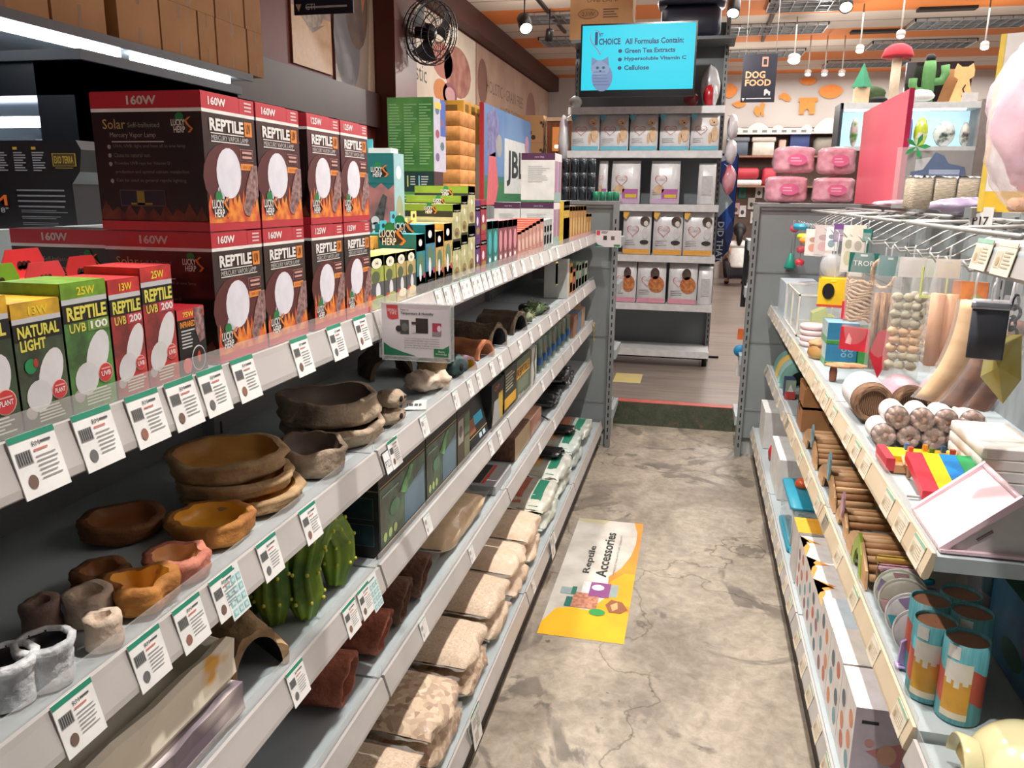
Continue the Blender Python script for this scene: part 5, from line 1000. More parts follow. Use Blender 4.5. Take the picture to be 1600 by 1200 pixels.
mb = MB(); mb.prism([(0, 0), (.03, .02), (.028, .07), (.02, .075), (.006, .11), (-.006, .11), (-.01, .07), (-.022, .06), (-.024, .01)], 0, .008, inkp((176, 150, 206)), 'y'); mb.rbox(-.028, .03, -.006, .02, -.001, .004, .006, inkp((176, 150, 206))); o = mb.make('lilac_figure', None, at(1385, 1040, z=R2 + .004), label='flat lilac plastic figure in front of the toy wheels', cat='figure')
CANT = mat('tube_teal', (78, 156, 166), .45, c2=(110, 176, 184), ns=30, stretch=(6, 6, .3)); CANR = mat('tube_coral', (206, 98, 84), .5, ns=20)
def can(label, px, py, rz=0, dark=False):
    P = at(px, py, z=R2); r, h = .0415, .172; g = thing('biscuit_tube', label, 'tube', (P.x, P.y, R2), rz=rz)
    def band(z0, z1, m, a0=0, a1=2 * math.pi, k=1.0, wav=0, n=30): 
        mb = MB(); mb.loft([[(r * k * math.cos(a0 + (a1 - a0) * i / n), r * k * math.sin(a0 + (a1 - a0) * i / n), z + wav * math.sin(3 * (a0 + (a1 - a0) * i / n))) for i in range(n + 1)] for z in (z0, z1)], m, closed=False); return mb
    MB().lathe([(0.001, 0), (r * .98, 0), (r, .002), (r, h), (r * .94, h), (r * .94, h - .008)], CANT, 30).make('body', g); band(.045, .115, CANR, k=1.004, wav=.01).make('coral_band', g)
    MB().lathe([(r * .94, h - .007), (r * .6, h - .005), (.001, h - .006)], mat('tube_lid_brown', (186, 130, 96) if not dark else (120, 84, 70), .3, c2=(150, 100, 74), ns=9, coat=.6), 24).make('lid', g)
    a0, a1 = math.radians(205), math.radians(275)
    mb = band(.012, .135, flat((226, 170, 66)), a0, a1, 1.012, n=14); mb.make('label_front', g)
    mb = band(.095, .135, flat((236, 232, 224)), a0, a1, 1.018, n=14)
    for k_ in range(3): 
        aa = a0 + (a1 - a0) * (.2 + .3 * k_); zz_ = [.085, .08, .088][k_]; mb2 = band(zz_, .1, flat((236, 232, 224)), aa - .12, aa + .12, 1.018, n=4); mb.add(mb2.V, mb2.Fc, mb2.M[0])
    mb.make('milk_drip', g); band(.012, .026, flat((238, 226, 200)), a0, a1, 1.02, n=14).make('label_foot', g); band(.14, .168, flat((240, 238, 236)), a0, a0 + .6, 1.012, n=8).make('price_sticker', g)
    return g
can('biscuit tube with golden milk label nearest the rail', 1437, 1082); can('biscuit tube with golden milk label nearest the cream dome', 1494, 1116); can('biscuit tube half hidden behind the one at the rail', 1432, 1045, .5); can('biscuit tube with brown lid behind the two front tubes', 1502, 1068, .3, True); can('biscuit tube at the back of the cluster of tubes', 1486, 1034, .8, True)
# large blue box behind the tubes
mb = MB(); y0 = 1.60; mb.box(0, .2, 0, .30, 0, .19, mat('deep_green_box', (24, 92, 70), .4)); n_ = nface(mb, 0, 0, .2, 0, .19); n_.rect(0, 0, 1, 1, (30, 110, 84)); r_ = rface(mb, 0, 0, .30, 0, .19); r_.rect(0, 0, 1, 1, mat('sea_print', (60, 140, 190), .35, c2=(36, 96, 140), ns=8, coat=.4)); r_.oval(.75, .55, .08, .2, (206, 80, 90), 2, 12, .3); r_.oval(.72, .75, .05, .08, (236, 170, 60), 2); r_.oval(.5, .3, .2, .15, (70, 120, 110), 2); mb.make('sea_print_box', None, (.72, y0, R2), label='green and sea-blue box standing behind the biscuit tubes', cat='box')
for k in range(3):
    mb = MB(); mb.lathe([(.001, 0), (.05, 0), (.085, .012), (.083, .014), (.048, .003), (.001, .003)], inkp([(226, 222, 218), (214, 210, 208), (232, 228, 226)][k]), 26); mb.make('plate', None, (.80, 1.98, R2 + .22 + .013 * k), label='pale plastic plate, %s of the wrapped stack under the upper shelf' % ['bottom', 'middle', 'top'][k], cat='plate')
MB().rbox(.70, .94, 1.91, 2.08, R2, R2 + .218, .01, mat('wrapped_toys', (150, 140, 150), .3, c2=(70, 110, 130), ns=16, kind='cells', coat=.6)).make('toy_pack', None, label='mixed coloured toy pack in the shade under the stack of plates', cat='pack')
# cream dome house
CREAM = mat('cream_plastic', (244, 236, 188), .18, c2=(240, 230, 178), ns=4, coat=.5)
DM = thing('dome_house', 'glossy cream plastic dome house with a hooded doorway', 'house', (.636, 1.40, .598)); mb = MB()
mb.lathe([(.105 * math.cos(a), .003 + .105 * math.sin(a)) for a in [math.pi / 2 * k / 12 for k in range(13)]], CREAM, 32); mb.make('dome', DM); mb = MB()
mb.loft([[(x, rr * math.cos(a), .012 + rr * 1.15 * math.sin(a)) for a in [math.pi * k / 16 for k in range(17)]] for x, rr in ((-.088, .05), (-.118, .056), (-.121, .052), (-.09, .044))], CREAM, closed=False); mb.make('door_hood', DM)
MB().loft([[(x, rr * math.cos(a), .012 + rr * 1.1 * math.sin(a)) for a in [math.pi * k / 14 for k in range(15)]] for x, rr in ((-.106, .043), (-.105, .001))], mat('dome_inside', (206, 176, 96), .5), closed=False).make('doorway', DM)
mb = MB(); mb.ball((-.03, -.092, .03), (.026, .014, .03), CREAM, 14, 8); mb.make('ear_bump', DM)
mb = MB(); mb.box(0, .12, 0, .09, 0, .14, mat('white_card')); t = tface(mb, .14, 0, .12, 0, .09); t.rect(0, 0, 1, 1, (250, 250, 250)); t.oval(.06, .3, .05, .2, (230, 120, 180), 2); mb.make('white_carton', None, (.62, 1.17, .596), label='white carton corner with a pink mark in front of the cream dome', cat='box')
DMP = thing('striped_dome', 'teal and yellow striped dome tunnel far along the middle shelf', 'tunnel', (.50, 4.45, R2))
for k, c in enumerate([(126, 176, 166), (246, 206, 106), (166, 206, 200), (120, 170, 160)]):
    mb = MB(); y0 = .42 - .13 * k; rg = lambda rr, yy: [(.11 + rr * math.cos(a), yy, rr * 1.2 * math.sin(a)) for a in [math.pi * i / 18 for i in range(19)]]
    mb.loft([rg(.105, y0 + .126), rg(.105 + .004 * k, y0), rg(.08, y0)], mat('dome_felt_%d' % k, c, .7, ns=12), closed=False); mb.make('stripe_panel', DMP)
mb = MB(); mb.box(0, .05, 0, .10, 0, .10, flat((60, 70, 110))); n_ = nface(mb, 0, 0, .05, 0, .1); n_.rect(0, 0, 1, 1, (150, 170, 150)).rect(0, 0, 1, .4, (196, 70, 60), 2).poly([(.2, .4), (.8, .4), (.5, .8)], (226, 226, 220), 3); mb.make('picture_box', None, (.495, 4.22, R2), label='small picture box with red foot before the striped dome', cat='box')
# --- upper shelf
def can_shelf(): pass
TB = film('tank_clear', (226, 228, 224), .3, .1, 6, .15)
for k, (y0, y1, x0, w, h, lab) in enumerate([(3.98, 4.5, .49, .20, .20, 'clear framed hamster tank box with a lime green house inside'), (4.55, 4.9, .49, .18, .19, 'pale blue-white box against the end panel on the upper shelf')]):
    g = thing('tank_box', lab, 'box', (x0, y0, R1))
    if k: MB().box(0, w, 0, y1 - y0, 0, h, mat('ice_blue_box', (206, 218, 228), .4)).make('carton', g); continue
    MB().box(0.004, w - .004, .004, y1 - y0 - .004, .004, h - .004, TB).make('clear_panel', g); mb = MB(); e = .007
    for a in (0, w - e):
        for b in (0, (y1 - y0) / 2, y1 - y0 - e): mb.box(a, a + e, b, b + e, 0, h, mat('tank_frame', (224, 216, 204), .4))
    for zz in (0, h - e):
        for a in (0, w - e): mb.box(a, a + e, 0, y1 - y0, zz, zz + e, mat('tank_frame'))
        for b in (0, y1 - y0 - e): mb.box(0, w, b, b + e, zz, zz + e, mat('tank_frame'))
    mb.make('frame_lattice', g); mb = MB(); mb.T = Matrix.Translation((.07, .02, .01)); mb.prism([(0, 0), (.1, 0), (.1, .09), (.07, .09), (.06, .13), (.02, .11), (0, .1)], 0, .08, mat('lime_house', (206, 212, 96), .5, c2=(186, 192, 84), ns=9), 'y'); mb.make('lime_house', g)
DISC = inkp((240, 214, 214), .3)
for k in range(4):
    P = at(1258, 545, z=R1); mb = MB(); mb.lathe([(.001, 0), (.052, 0), (.058, .008), (.058, .018), (.052, .022), (.001, .02)], DISC, 26); mb.make('pink_plate', None, (P.x + .01, P.y + .1, R1 + .025 * k), label='pale pink round plate, %s in the stack of four by the tank' % ['lowest', 'second', 'third', 'topmost'][k], cat='plate')
MUSH = mat('cork_crumb', (206, 158, 116), .8, c2=(166, 116, 80), ns=40, bump=.8); POTM = mat('caramel_pot', (196, 150, 92), .45, c2=(178, 130, 76), ns=8)
P = at(1272, 560, z=R1); g = thing('crumb_pot', 'round caramel pot with a bread-like crumbly lid', 'pot', (P.x, P.y + .03, R1)); MB().lathe([(.001, 0), (.05, 0), (.058, .02), (.05, .05), (.045, .055)], POTM, 24).make('pot', g); mb = MB(); mb.ball((0, 0, .058), (.055, .055, .02), MUSH, 20, 8, .2, 3); mb.make('lid', g)
P = at(1290, 592, z=R1); g = thing('mushroom_stand', 'flat wooden mushroom with thick stem lying toward the blue boxes', 'stand', (P.x + .01, P.y - .02, R1)); MB().lathe([(.012, 0), (.014, .03), (.011, .055)], rock('dark_stem', (150, 96, 66), (112, 70, 50)), 12, (0, 0, 0)).make('stem', g); mb = MB(); mb.ball((.04, .0, .058), (.075, .04, .008), MUSH, 22, 8, .2, 5); mb.make('cap', g)
BL = (44, 122, 160); GR = (60, 140, 60)
def bluebox(n):
    n.rect(0, 0, 1, 1, BL); n.rect(0, 0, 1, .16, GR, 2); n.rect(0, .16, 1, .19, (150, 190, 120), 2)
    for i in range(2):
        for j in range(2): n.oval(.58 + .22 * i, .52 + .24 * j, .085, .1, (150, 186, 206), 2); n.oval(.58 + .22 * i, .52 + .24 * j, .05, .06, BL, 3)
    n.oval(.75, .14, .18, .05, (96, 66, 46), 4)
xb_ = xpx(1291, 3.30, 1.06)
for k in range(2):
    mb = MB(); mb.box(0, .115, 0, .14, 0, .084, flat((150, 196, 214))); bluebox(nface(mb, 0, 0, .115, 0, .084)); rface(mb, 0, 0, .14, 0, .084).rect(0, 0, 1, 1, (186, 206, 206)).rect(0, 0, 1, .3, (120, 170, 120), 2); mb.make('blue_green_box', None, (xb_, 3.30, R1 + .086 * k), label='blue and green treat box with four pale dots, %s of two' % ['lower', 'upper'][k], cat='box')
mb = MB(); mb.box(0, .10, 0, .12, 0, .15, flat((50, 130, 60))); n_ = nface(mb, 0, 0, .10, 0, .15); n_.rect(0, 0, 1, 1, (60, 146, 66)).rect(.52, 0, 1, 1, (40, 110, 156), 2)
for j in range(3): n_.oval(.5, .16 + .33 * j, .14, .13, (40, 110, 156), 2); n_.text('pro', .68, .12 + .33 * j, .96, .2 + .33 * j, (90, 150, 186), 3); n_.oval(.4, .3 + .3 * j, .05, .06, (96, 66, 46), 4)
mb.make('tall_green_box', None, (xb_ + .118, 3.28, R1), label='tall green and blue box beside the two dotted boxes', cat='box')
P = at(1300, 598, z=R1)
mb = MB(); mb.rbox(0, .10, 0, .07, 0, .055, .008, inkp((246, 186, 200))); mb.make('pink_block', None, (.535, 2.79, R1), label='soft pink block toy behind the yellow one', cat='toy'); mb = MB(); mb.rbox(0, .095, 0, .07, 0, .05, .01, inkp((246, 206, 46))); mb.make('yellow_block', None, (.54, 2.70, R1), label='bright yellow block toy before the pink one', cat='toy')
# grass tunnels and chew rolls
GRASS = mat('woven_grass', (176, 136, 104), .85, c2=(110, 80, 62), ns=40, nd=4, stretch=(1, 9, 1), bump=.9); PINKW = mat('pink_wrap', (226, 186, 196), .3, c2=(206, 150, 170), ns=14, coat=.6)
for k, (x, y, z, r, lab) in enumerate([(.525, 2.44, R1, .056, 'woven grass tunnel with white and pink wrap by the rail'), (.645, 2.45, R1, .054, 'woven grass tunnel with pink wrap in the middle'), (.762, 2.46, R1, .056, 'woven grass tunnel at the back against the panel')]):
    g = thing('grass_tunnel', lab, 'tunnel', (x, y, z + r * 1.06))
    rg = lambda rr, yy: [(rr * math.cos(a), yy, rr * math.sin(a)) for a in [2 * math.pi * i / 26 for i in range(26)]]
    MB().loft([rg(r * .7, 0), rg(r * .98, -.006), rg(r * 1.04, .01), rg(r, .02), rg(r, .2), rg(r * .7, .2)], GRASS).make('woven_tube', g); MB().loft([rg(r * 1.02, .045), rg(r * 1.03, .06), rg(r * 1.03, .19), rg(r * 1.0, .2)], [mat('white_wrap', (238, 234, 236), .4), PINKW, PINKW][k]).make('wrapper', g); MB().loft([rg(r * .7, .01), rg(r * .35, .012), rg(.002, .012)], mat('grass_core', (150, 112, 84), .9, c2=(96, 70, 54), ns=60, kind='wave')).make('rolled_core', g)
ROLLM = mat('bark_sticks', (186, 150, 130), .5, c2=(140, 100, 82), ns=60, bump=.8, coat=.5)
rows = [(-1, [.52, .582, .642, .704, .766]), (0, [.552, .612, .672, .736])]
i_ = 0
for rw, xs in rows:
    for x in xs:
        r = .0285; z = R1 + r + (.049 if rw == 0 else 0); y = 2.20 + .01 * math.sin(x * 90) + (.02 if rw == 0 else 0); i_ += 1
        g = thing('chew_roll', 'bundle of bark chew sticks with a white paper band, stacked before the grass tunnels', 'chew', (x, y, z), group='bark chew rolls')
        mb = MB(); rd = random.Random(i_)
        for q in range(9):
            a = 2 * math.pi * q / 8; rr = r * .66 if q < 8 else 0; mb.tube([(rr * math.cos(a), 0 + rd.uniform(-.004, .004), rr * math.sin(a)), (rr * math.cos(a), .11, rr * math.sin(a))], r * .36, ROLLM, 7)
        mb.make('stick_bundle', g); rg = lambda rr, yy: [(rr * math.cos(a), yy, rr * math.sin(a)) for a in [2 * math.pi * t / 18 for t in range(18)]]
        MB().loft([rg(r * 1.06, .028), rg(r * 1.07, .03), rg(r * 1.07, .105)], mat('roll_paper', (238, 232, 228), .5, c2=(214, 206, 206), ns=40)).make('paper_band', g); MB().loft([rg(r * 1.05, .105), rg(r * 1.06, .0), rg(r * .8, -.006), rg(r * .3, -.004)], CRISP).make('wrap', g)
# xylophone toy: yellow peg board and rainbow ramp
A = at(1360, 703, z=R1 + .03); g = thing('peg_board', 'yellow wooden peg board toy with red end and coloured pegs', 'toy', (.50, 2.02, R1), rz=0)
mb = MB(); mb.box(0, .20, 0, .075, .012, .034, mat('yellow_wood', (250, 208, 32), .4)); mb.make('board', g); MB().box(-.02, .0, -.03, .085, .004, .036, mat('red_wood', (214, 56, 72), .4)).make('end_block', g); MB().box(0, .2, -.03, 0, .0, .02, WOODD).make('tray', g)
for k in range(7): MB().tube([(.02 + .027 * k, -.034, .022), (.024 + .027 * k, .004, .034)], .004, WOOD, 6).make('stick', g)
for k, c in enumerate([(64, 110, 180), (230, 150, 50), (64, 110, 180), (236, 120, 60)]): MB().box(.04 + .042 * k, .05 + .042 * k, .055, .066, .034, .05, inkp(c)).make('peg', g)
for k, c in enumerate([(206, 66, 50), (90, 130, 50), (206, 66, 50)]): MB().box(.042 + .048 * k, .053 + .048 * k, .03, .041, .034, .049, inkp(c)).make('peg', g)
g = thing('rainbow_ramp', 'rainbow striped wooden ramp sloping toward the camera', 'toy', (.515, 1.82, R1), rz=0)
for k, c in enumerate([(214, 50, 66), (250, 206, 26), (26, 128, 200), (40, 156, 90), (246, 150, 100)]):
    mb = MB(); x0, x1 = .0 + .036 * k, .0355 + .036 * k; mb.prism([(-.02, .006), (-.02, .026), (.15, .062), (.15, .042)], x0, x1, mat('paint_%d' % c[0], c, .35, ns=14), 'x'); mb.make('stripe', g)
MB().tube([(-.025, -.0, .004), (.19, -.0, .004)], .003, WIRE).make('rod', g); MB().tube([(.01, .14, 0), (.01, .14, .045)], .005, WOODD).make('leg', g); MB().tube([(.17, .14, 0), (.17, .14, .045)], .005, WOODD).make('leg', g)
# white stacked boxes
for k in range(4):
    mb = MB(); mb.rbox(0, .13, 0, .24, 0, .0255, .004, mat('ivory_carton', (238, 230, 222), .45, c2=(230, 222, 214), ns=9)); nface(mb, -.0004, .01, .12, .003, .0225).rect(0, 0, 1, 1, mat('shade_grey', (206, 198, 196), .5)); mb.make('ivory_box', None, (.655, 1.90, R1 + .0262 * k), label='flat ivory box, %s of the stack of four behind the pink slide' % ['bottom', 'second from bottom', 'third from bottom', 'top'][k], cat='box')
# pink slide wedge and acrylic treat bin
PK = inkp((246, 214, 222), .3); g = thing('pink_slide', 'pale pink wedge slide with raised edges and a grey side', 'slide', (.486, 1.535, R1))
mb = MB(); mb.prism([(0, 0), (.15, 0), (.125, .108), (.118, .108)], .004, .2, mat('slide_grey', (206, 200, 198), .45), 'y'); mb.make('wedge_body', g)
mb = MB(); mb.add([(-.002, .0, .004), (-.002, .205, .004), (.122, .205, .113), (.122, 0, .113), (.004, .0, .0), (.004, .205, .0), (.127, .205, .108), (.127, 0, .108)], [(0, 1, 2, 3), (7, 6, 5, 4), (0, 3, 7, 4), (1, 5, 6, 2), (0, 4, 5, 1), (2, 6, 7, 3)], PK); mb.make('slide_face', g)
for y in (-.002, .197): mb = MB(); mb.add([(-.006, y, .008), (-.006, y + .01, .008), (.12, y + .01, .122), (.12, y, .122), (0, y, 0), (0, y + .01, 0), (.124, y + .01, .112), (.124, y, .112)], [(0, 1, 2, 3), (7, 6, 5, 4), (0, 3, 7, 4), (1, 5, 6, 2), (0, 4, 5, 1), (2, 6, 7, 3)], PK); mb.make('raised_edge', g)
MB().box(-.004, .152, -.006, .206, -.0, .006, PK).make('base_plate', g); mb = MB(); mb.T = Matrix.Translation((.07, -.0, .038)) @ Matrix.Rotation(-.72, 4, 'Y'); mb.box(-.016, .016, .0025, .0042, -.0025, .0025, mat('slot_mauve', (120, 100, 104), .6)); mb.make('slot', g)
MB().tube([(.121, .0, .113), (.121, .205, .113)], .006, PK).make('top_bar', g)
g = thing('treat_bin', 'slanted clear acrylic bin with chew treats and yellow label', 'bin', (.68, 1.53, R1)); SK = mat('stick_treats', (150, 136, 120), .7, c2=(96, 86, 74), ns=26, stretch=(1, 1, 7), bump=.6)
mb = MB(); mb.prism([(0, 0), (.16, 0), (.19, .15), (.07, .15)], 0, .15, film('bin_acrylic', (226, 230, 230), .2, .05, 4, .05), 'y'); mb.make('acrylic_box', g)
mb = MB()
for k in range(7): mb.tube([(.03 + .017 * k, .01, .012 + .004 * k), (.075 + .015 * k, .02, .13)], .006, SK, 6)
mb.make('stick_bundle', g); MB().ball((.10, .0, .075), (.03, .012, .03), mat('coral_pompom', (226, 104, 84), .7, c2=(236, 140, 116), ns=60, bump=.6), 14, 9, .12, 3).make('pompom', g); mb = MB(); mb.box(.06, .13, -.0035, -.0015, .034, .052, flat((222, 200, 60))); mb.make('yellow_label', g); mb = MB(); mb.box(.05, .11, -.004, -.002, .008, .028, flat((226, 222, 220))); mb.make('price_sticker', g)
EDGE = mat('acrylic_edge', (150, 146, 146), .15); MB().tube([(.001, -.001, .002), (.068, -.001, .152), (.19, -.001, .152)], .004, EDGE).make('front_edge', g)

for o in set(bpy.data.objects) - B7:
    if o.parent or not o.get('category'): continue
    lo, hi = bounds(o); zs, lim = [(R1, .477), (R2, .489), (R3, .434)][0 if lo.z > R1 - .05 else 1 if lo.z > R2 - .05 else 2]
    if lo.x < lim: o.location.x += lim - lo.x
    if zs - .04 < lo.z < zs: o.location.z += zs - lo.z
# ---------------------------------------------------------------- hanging goods on the rack
def hang_root(name, label, px, pyt, x=.56, cat='toy', rz=-.55, hook=True):
    P = at(px, pyt, x=x); g = thing(name, label, cat, (P.x, P.y, P.z), rz=rz)
    s = (P - CAMP).dot(FW) / F
    if hook:
        mb = MB(); L = .16 if P.x < .62 else .1; dz = 1.492 - P.z
        mb.tube([(0, .0, -.004), (0, .0, max(dz, .03) * .6), (.002, 0, max(dz, .03))], .0022, film('hanger_strip', (236, 232, 232), .5, .2, 8, .1), 6); mb.make('hang_strip', g)
    return g, s
def pouch(g, w, h, t, m, seed, film_=True, z0=0, taper=.75, name='contents', wid=None):
    """upright pouch hanging below the root: w wide along x, t thick along y"""
    def f(u, v, k=1.0):
        a = 2 * math.pi * u; e = math.sin(math.pi * min(max(v, .02), .98)) ** .4; c, s_ = math.cos(a), math.sin(a); q = 1 + .1 * nz((c, s_, v * 3), 1.8, seed)
        ww = w / 2 * (taper + (1 - taper) * (1 - v)) * (wid(v) if wid else 1)
        return (ww * c * q * (.8 + .2 * e) * k, t / 2 * s_ * q * e * k, z0 - h * (1 - v))
    if m: MB().grid(f, 20, 14, m).make(name, g)
    if film_: MB().grid(lambda u, v: f(u, v, 1.06), 20, 14, CRISP).make('clear_bag', g)
    return f
def header(g, w, h, c, z0=0, txt=None, y=-.004, name='header_card'):
    mb = MB(); mb.box(-w / 2, w / 2, y - .001, y + .001, z0 - h, z0, flat(c)); f = nface(mb, y - .001, -w / 2, w / 2, z0 - h, z0); f.rect(.38, .82, .62, .92, (200, 200, 200), 1)
    if txt: f.text(txt, .15, .35, .85, .6, WHITE, 2)
    return mb.make(name, g)
H8 = set(bpy.data.objects)
# far, small bright toys
for k, (px, py, c, shape, lab) in enumerate([(1242, 352, (226, 90, 110), 0, 'tiny pink bell toy hanging farthest along the rack'), (1256, 350, (56, 170, 206), 1, 'blue ring toy hanging near the end panel'), (1262, 366, (196, 210, 60), 1, 'lime ring toy hanging below the blue one'), (1236, 395, (30, 160, 136), 2, 'green bell toy hanging against the grey panel'), (1252, 385, (206, 80, 96), 0, 'small red ball toy between blue and green ones'), (1250, 405, (214, 60, 74), 0, 'red capsule toy hanging lowest by the grey panel'), (1266, 372, (240, 150, 70), 1, 'orange ring toy beside the white carded pack')]):
    x = .56; P = at(px, py, x=x); s = (P - CAMP).dot(FW) / F; g = thing('bell_toy' if shape != 1 else 'ring_toy', lab, 'toy', (P.x, P.y, P.z)); m = inkp(c)
    MB().tube([(0, 0, .0), (0, 0, 1.50 - P.z)], .0015, WIRE, 5).make('hang_wire', g)
    if shape == 1: MB().lathe([(12 * s + 4 * s * math.cos(a), -4 * s + 5 * s * math.sin(a)) for a in [2 * math.pi * i / 10 for i in range(11)]], m, 18).make('ring', g)
    elif shape == 0: MB().ball((0, 0, -5 * s), (7 * s, 7 * s, 6 * s), m, 12, 8).make('ball', g)
    else: MB().lathe([(.001, 0), (3 * s, -2 * s), (5 * s, -12 * s), (9 * s, -22 * s), (8 * s, -24 * s), (.001, -24 * s)], m, 14).make('bell', g)
for (px, py, pyb, w, c, tc, lab) in [(1274, 358, 400, 24, (238, 232, 224), (230, 120, 70), 'white carded pack with an orange dot by the bright rings'), (1290, 352, 400, 26, (206, 190, 186), (206, 140, 140), 'clear carded pack with pink and brown rolls'), (1302, 355, 392, 16, (238, 238, 236), (18, 120, 136), 'white card with a teal tongue shape'), (1316, 350, 378, 20, (110, 70, 130), (150, 110, 170), 'plain purple hang card among the far packs'), (1330, 352, 425, 18, (226, 218, 204), (180, 176, 110), 'long cream bag of shavings with a green foot'), (1345, 352, 432, 18, (222, 212, 196), (196, 180, 150), 'second long cream bag beside the first'), (1357, 358, 378, 12, (24, 116, 104), (60, 150, 140), 'small dark teal hang card')]:
    g, s = hang_root('carded_pack', lab, px, py, .57, 'pack'); P = g.location; h = P.z - at(px, pyb, y=P.y).z; w_ = w * s * 1.15
    mb = MB(); mb.box(-w_ / 2, w_ / 2, -.004, .004, -h, 0, flat(c)); f = nface(mb, -.004, -w_ / 2, w_ / 2, -h, 0); f.oval(.5, .3, .3, .16, tc, 1); f.oval(.5, .6, .28, .1, tuple(int(v * .8) for v in tc), 1); mb.make('card', g); MB().box(-w_ * .45, w_ * .45, -.010, -.0045, -h * .95, -h * .3, CRISP).make('blister', g)
# clear ball bag
g, s = hang_root('clear_ball', 'clear plastic ball in a bag above the yellow dice pouch', 1303, 396, .555); MB().ball((0, 0, -.05), (.05, .05, .046), film('ball_clear', (226, 228, 232), .25, .05, 8, .3), 22, 14).make('ball', g); pouch(g, .11, .11, .08, None, 3)
# yellow dice pouch
g, s = hang_root('dice_pouch', 'yellow cloth dice pouch with a round black doorway', 1304, 434, .555, 'pouch', rz=-.2); mb = MB(); YC = mat('yellow_felt', (240, 200, 30), .75, c2=(222, 178, 24), ns=10, bump=.2)
mb.grid(lambda u, v: (.055 * max(min(1.5 * math.cos(2 * math.pi * u), 1), -1) * (1 + .05 * nz((u * 3, v * 2, 0), 2, 1)), .05 * max(min(1.5 * math.sin(2 * math.pi * u), 1), -1), -.105 * (1 - v)), 32, 8, YC); mb.make('pouch_body', g)
MB().lathe([(.001, -.001), (.05, -.003), (.052, -.012)], YC, 18).make('pouch_top', g); mb = MB(); mb.box(-.056, .056, -.051, .051, -.114, -.104, mat('red_felt', (206, 70, 46), .75)); mb.make('red_base', g); mb = MB(); mb.box(.0555, .060, -.05, .05, -.105, -.004, mat('green_felt', (24, 110, 76), .75)); mb.make('green_side', g)
mb = MB(); n_ = nface(mb, -.0535, -.05, .05, -.1, 0); n_.oval(.34, .5, .23, .32, (18, 16, 16), 1); mb.make('doorway_hole', g)
# twisted rope and stick packs
ROPE = mat('straw_rope', (226, 194, 160), .8, c2=(186, 146, 112), ns=30, stretch=(2, 2, 16), bump=.9); RAFF = mat('raffia', (230, 200, 164), .7, c2=(196, 160, 122), ns=30, stretch=(14, 14, 2), bump=.8)
BRAID = mat('grey_green_seagrass', (196, 190, 166), .85, c2=(150, 142, 118), ns=30, bump=.9); TWIG = mat('brown_twig', (176, 136, 100), .8, c2=(120, 86, 60), ns=26, stretch=(5, 5, 1), bump=1)
REDL = (206, 44, 62)
def rings_bag(label, px, pyt, pyb, wpx, red, x=.555, green=True):
    g, s = hang_root('rope_ring_bag', label, px, pyt, x, 'chew'); P = g.location; h = P.z - at(px, pyb, y=P.y).z; w = wpx * s * 1.1
    if green: header(g, w * .9, h * .2, (20, 100, 90), 0, 'TROPICAL'[:4])
    mb = MB()
    for k in range(12): mb.tube([(w * .36 * math.cos(a), .012 * math.sin(a) , -h * .3 - h * .034 * k + .006 * math.sin(3 * a + k)) for a in [2 * math.pi * i / 14 for i in range(15)]], .006, ROPE if k % 3 else RAFF, 6, caps=False)
    mb.make('rope_coil', g); f = pouch(g, w, h, .05, None, px)
    if red: mb = MB(); mb.box(-w * .45, w * .45, -.014, .014, -h, -h * .76, mat('red_print', REDL, .4, c2=(186, 36, 52), ns=14, coat=.5)); n_ = nface(mb, -.0142, -w * .45, w * .45, -h, -h * .76); n_.poly([(.2, .3), (.3, .75), (.42, .5), (.4, .25)], (230, 170, 170), 1); mb.make('red_label', g)
rings_bag('clear bag of coiled rope rings with red label, by the yellow pouch', 1352, 395, 548, 46, True); rings_bag('clear bag of coiled rope rings behind the stick bundles', 1343, 380, 500, 30, True, .62)
g, s = hang_root('rope_loop', 'loose straw rope loop under the dark green cards', 1384, 402, .57); mb = MB(); mb.tube([(.035 * math.cos(a), .004 * math.sin(2 * a), -.05 + .045 * math.sin(a)) for a in [2 * math.pi * i / 22 for i in range(23)]], .006, ROPE, 7); mb.make('loop', g)
def sticks_bag(label, px, pyt, pyb, wpx, m, n, base, x=.55, hc=(24, 120, 118), braided=False, rz=-.4):
    g, s = hang_root('stick_bag', label, px, pyt, x, 'chew', rz=rz); P = g.location; h = P.z - at(px, pyb, y=P.y).z; w = wpx * s * 1.05
    header(g, w * .7, h * .16, hc); z0, z1 = -h * .3, -h * .93
    if braided:
        mb = MB(); cols = [BRAID, mat('peach_ball', (226, 190, 150), .8, ns=30, bump=.8)]
        for k in range(9):
            for j in (-1, 0, 1): mb.ball((j * w * .27 + .003 * math.sin(k * 3 + j), .004 * math.cos(k + j), z0 + (z1 - z0) * (k + .4) / 9), (w * .17, w * .15, h * .038), cols[1 if 4 <= k <= 6 else 0], 8, 6, .15, k)
        mb.make('braid', g)
    else:
        mb = MB()
        for k in range(n): mb.tube([(w * (-.34 + .68 * (k + .5) / n), .012 * math.sin(k * 2.1), z0), (w * (-.34 + .68 * (k + .5) / n) + .004 * math.sin(k), .012 * math.sin(k * 2.1), (z0 + z1) / 2), (w * (-.3 + .6 * (k + .5) / n), .01 * math.sin(k), z1)], w * .36 / n + .004, m, 7)
        mb.make('stick_bundle', g)
    pouch(g, w, h, .055, None, px, taper=.85)
    if base: mb = MB(); mb.prism([(-w * .1, -h * .62), (w * .42, -h * .55), (w * .4, -h * .8), (w * .05, -h), (-w * .3, -h * .8)], -.022, -.018, mat('red_print'), 'y'); mb.make('red_label', g)
sticks_bag('bag of brown twig sticks with a big red label below', 1393, 400, 590, 44, TWIG, 6, True)
sticks_bag('bag of grey-green braided sticks with peach beads', 1428, 402, 592, 52, BRAID, 5, False, .525, (206, 200, 196), True)
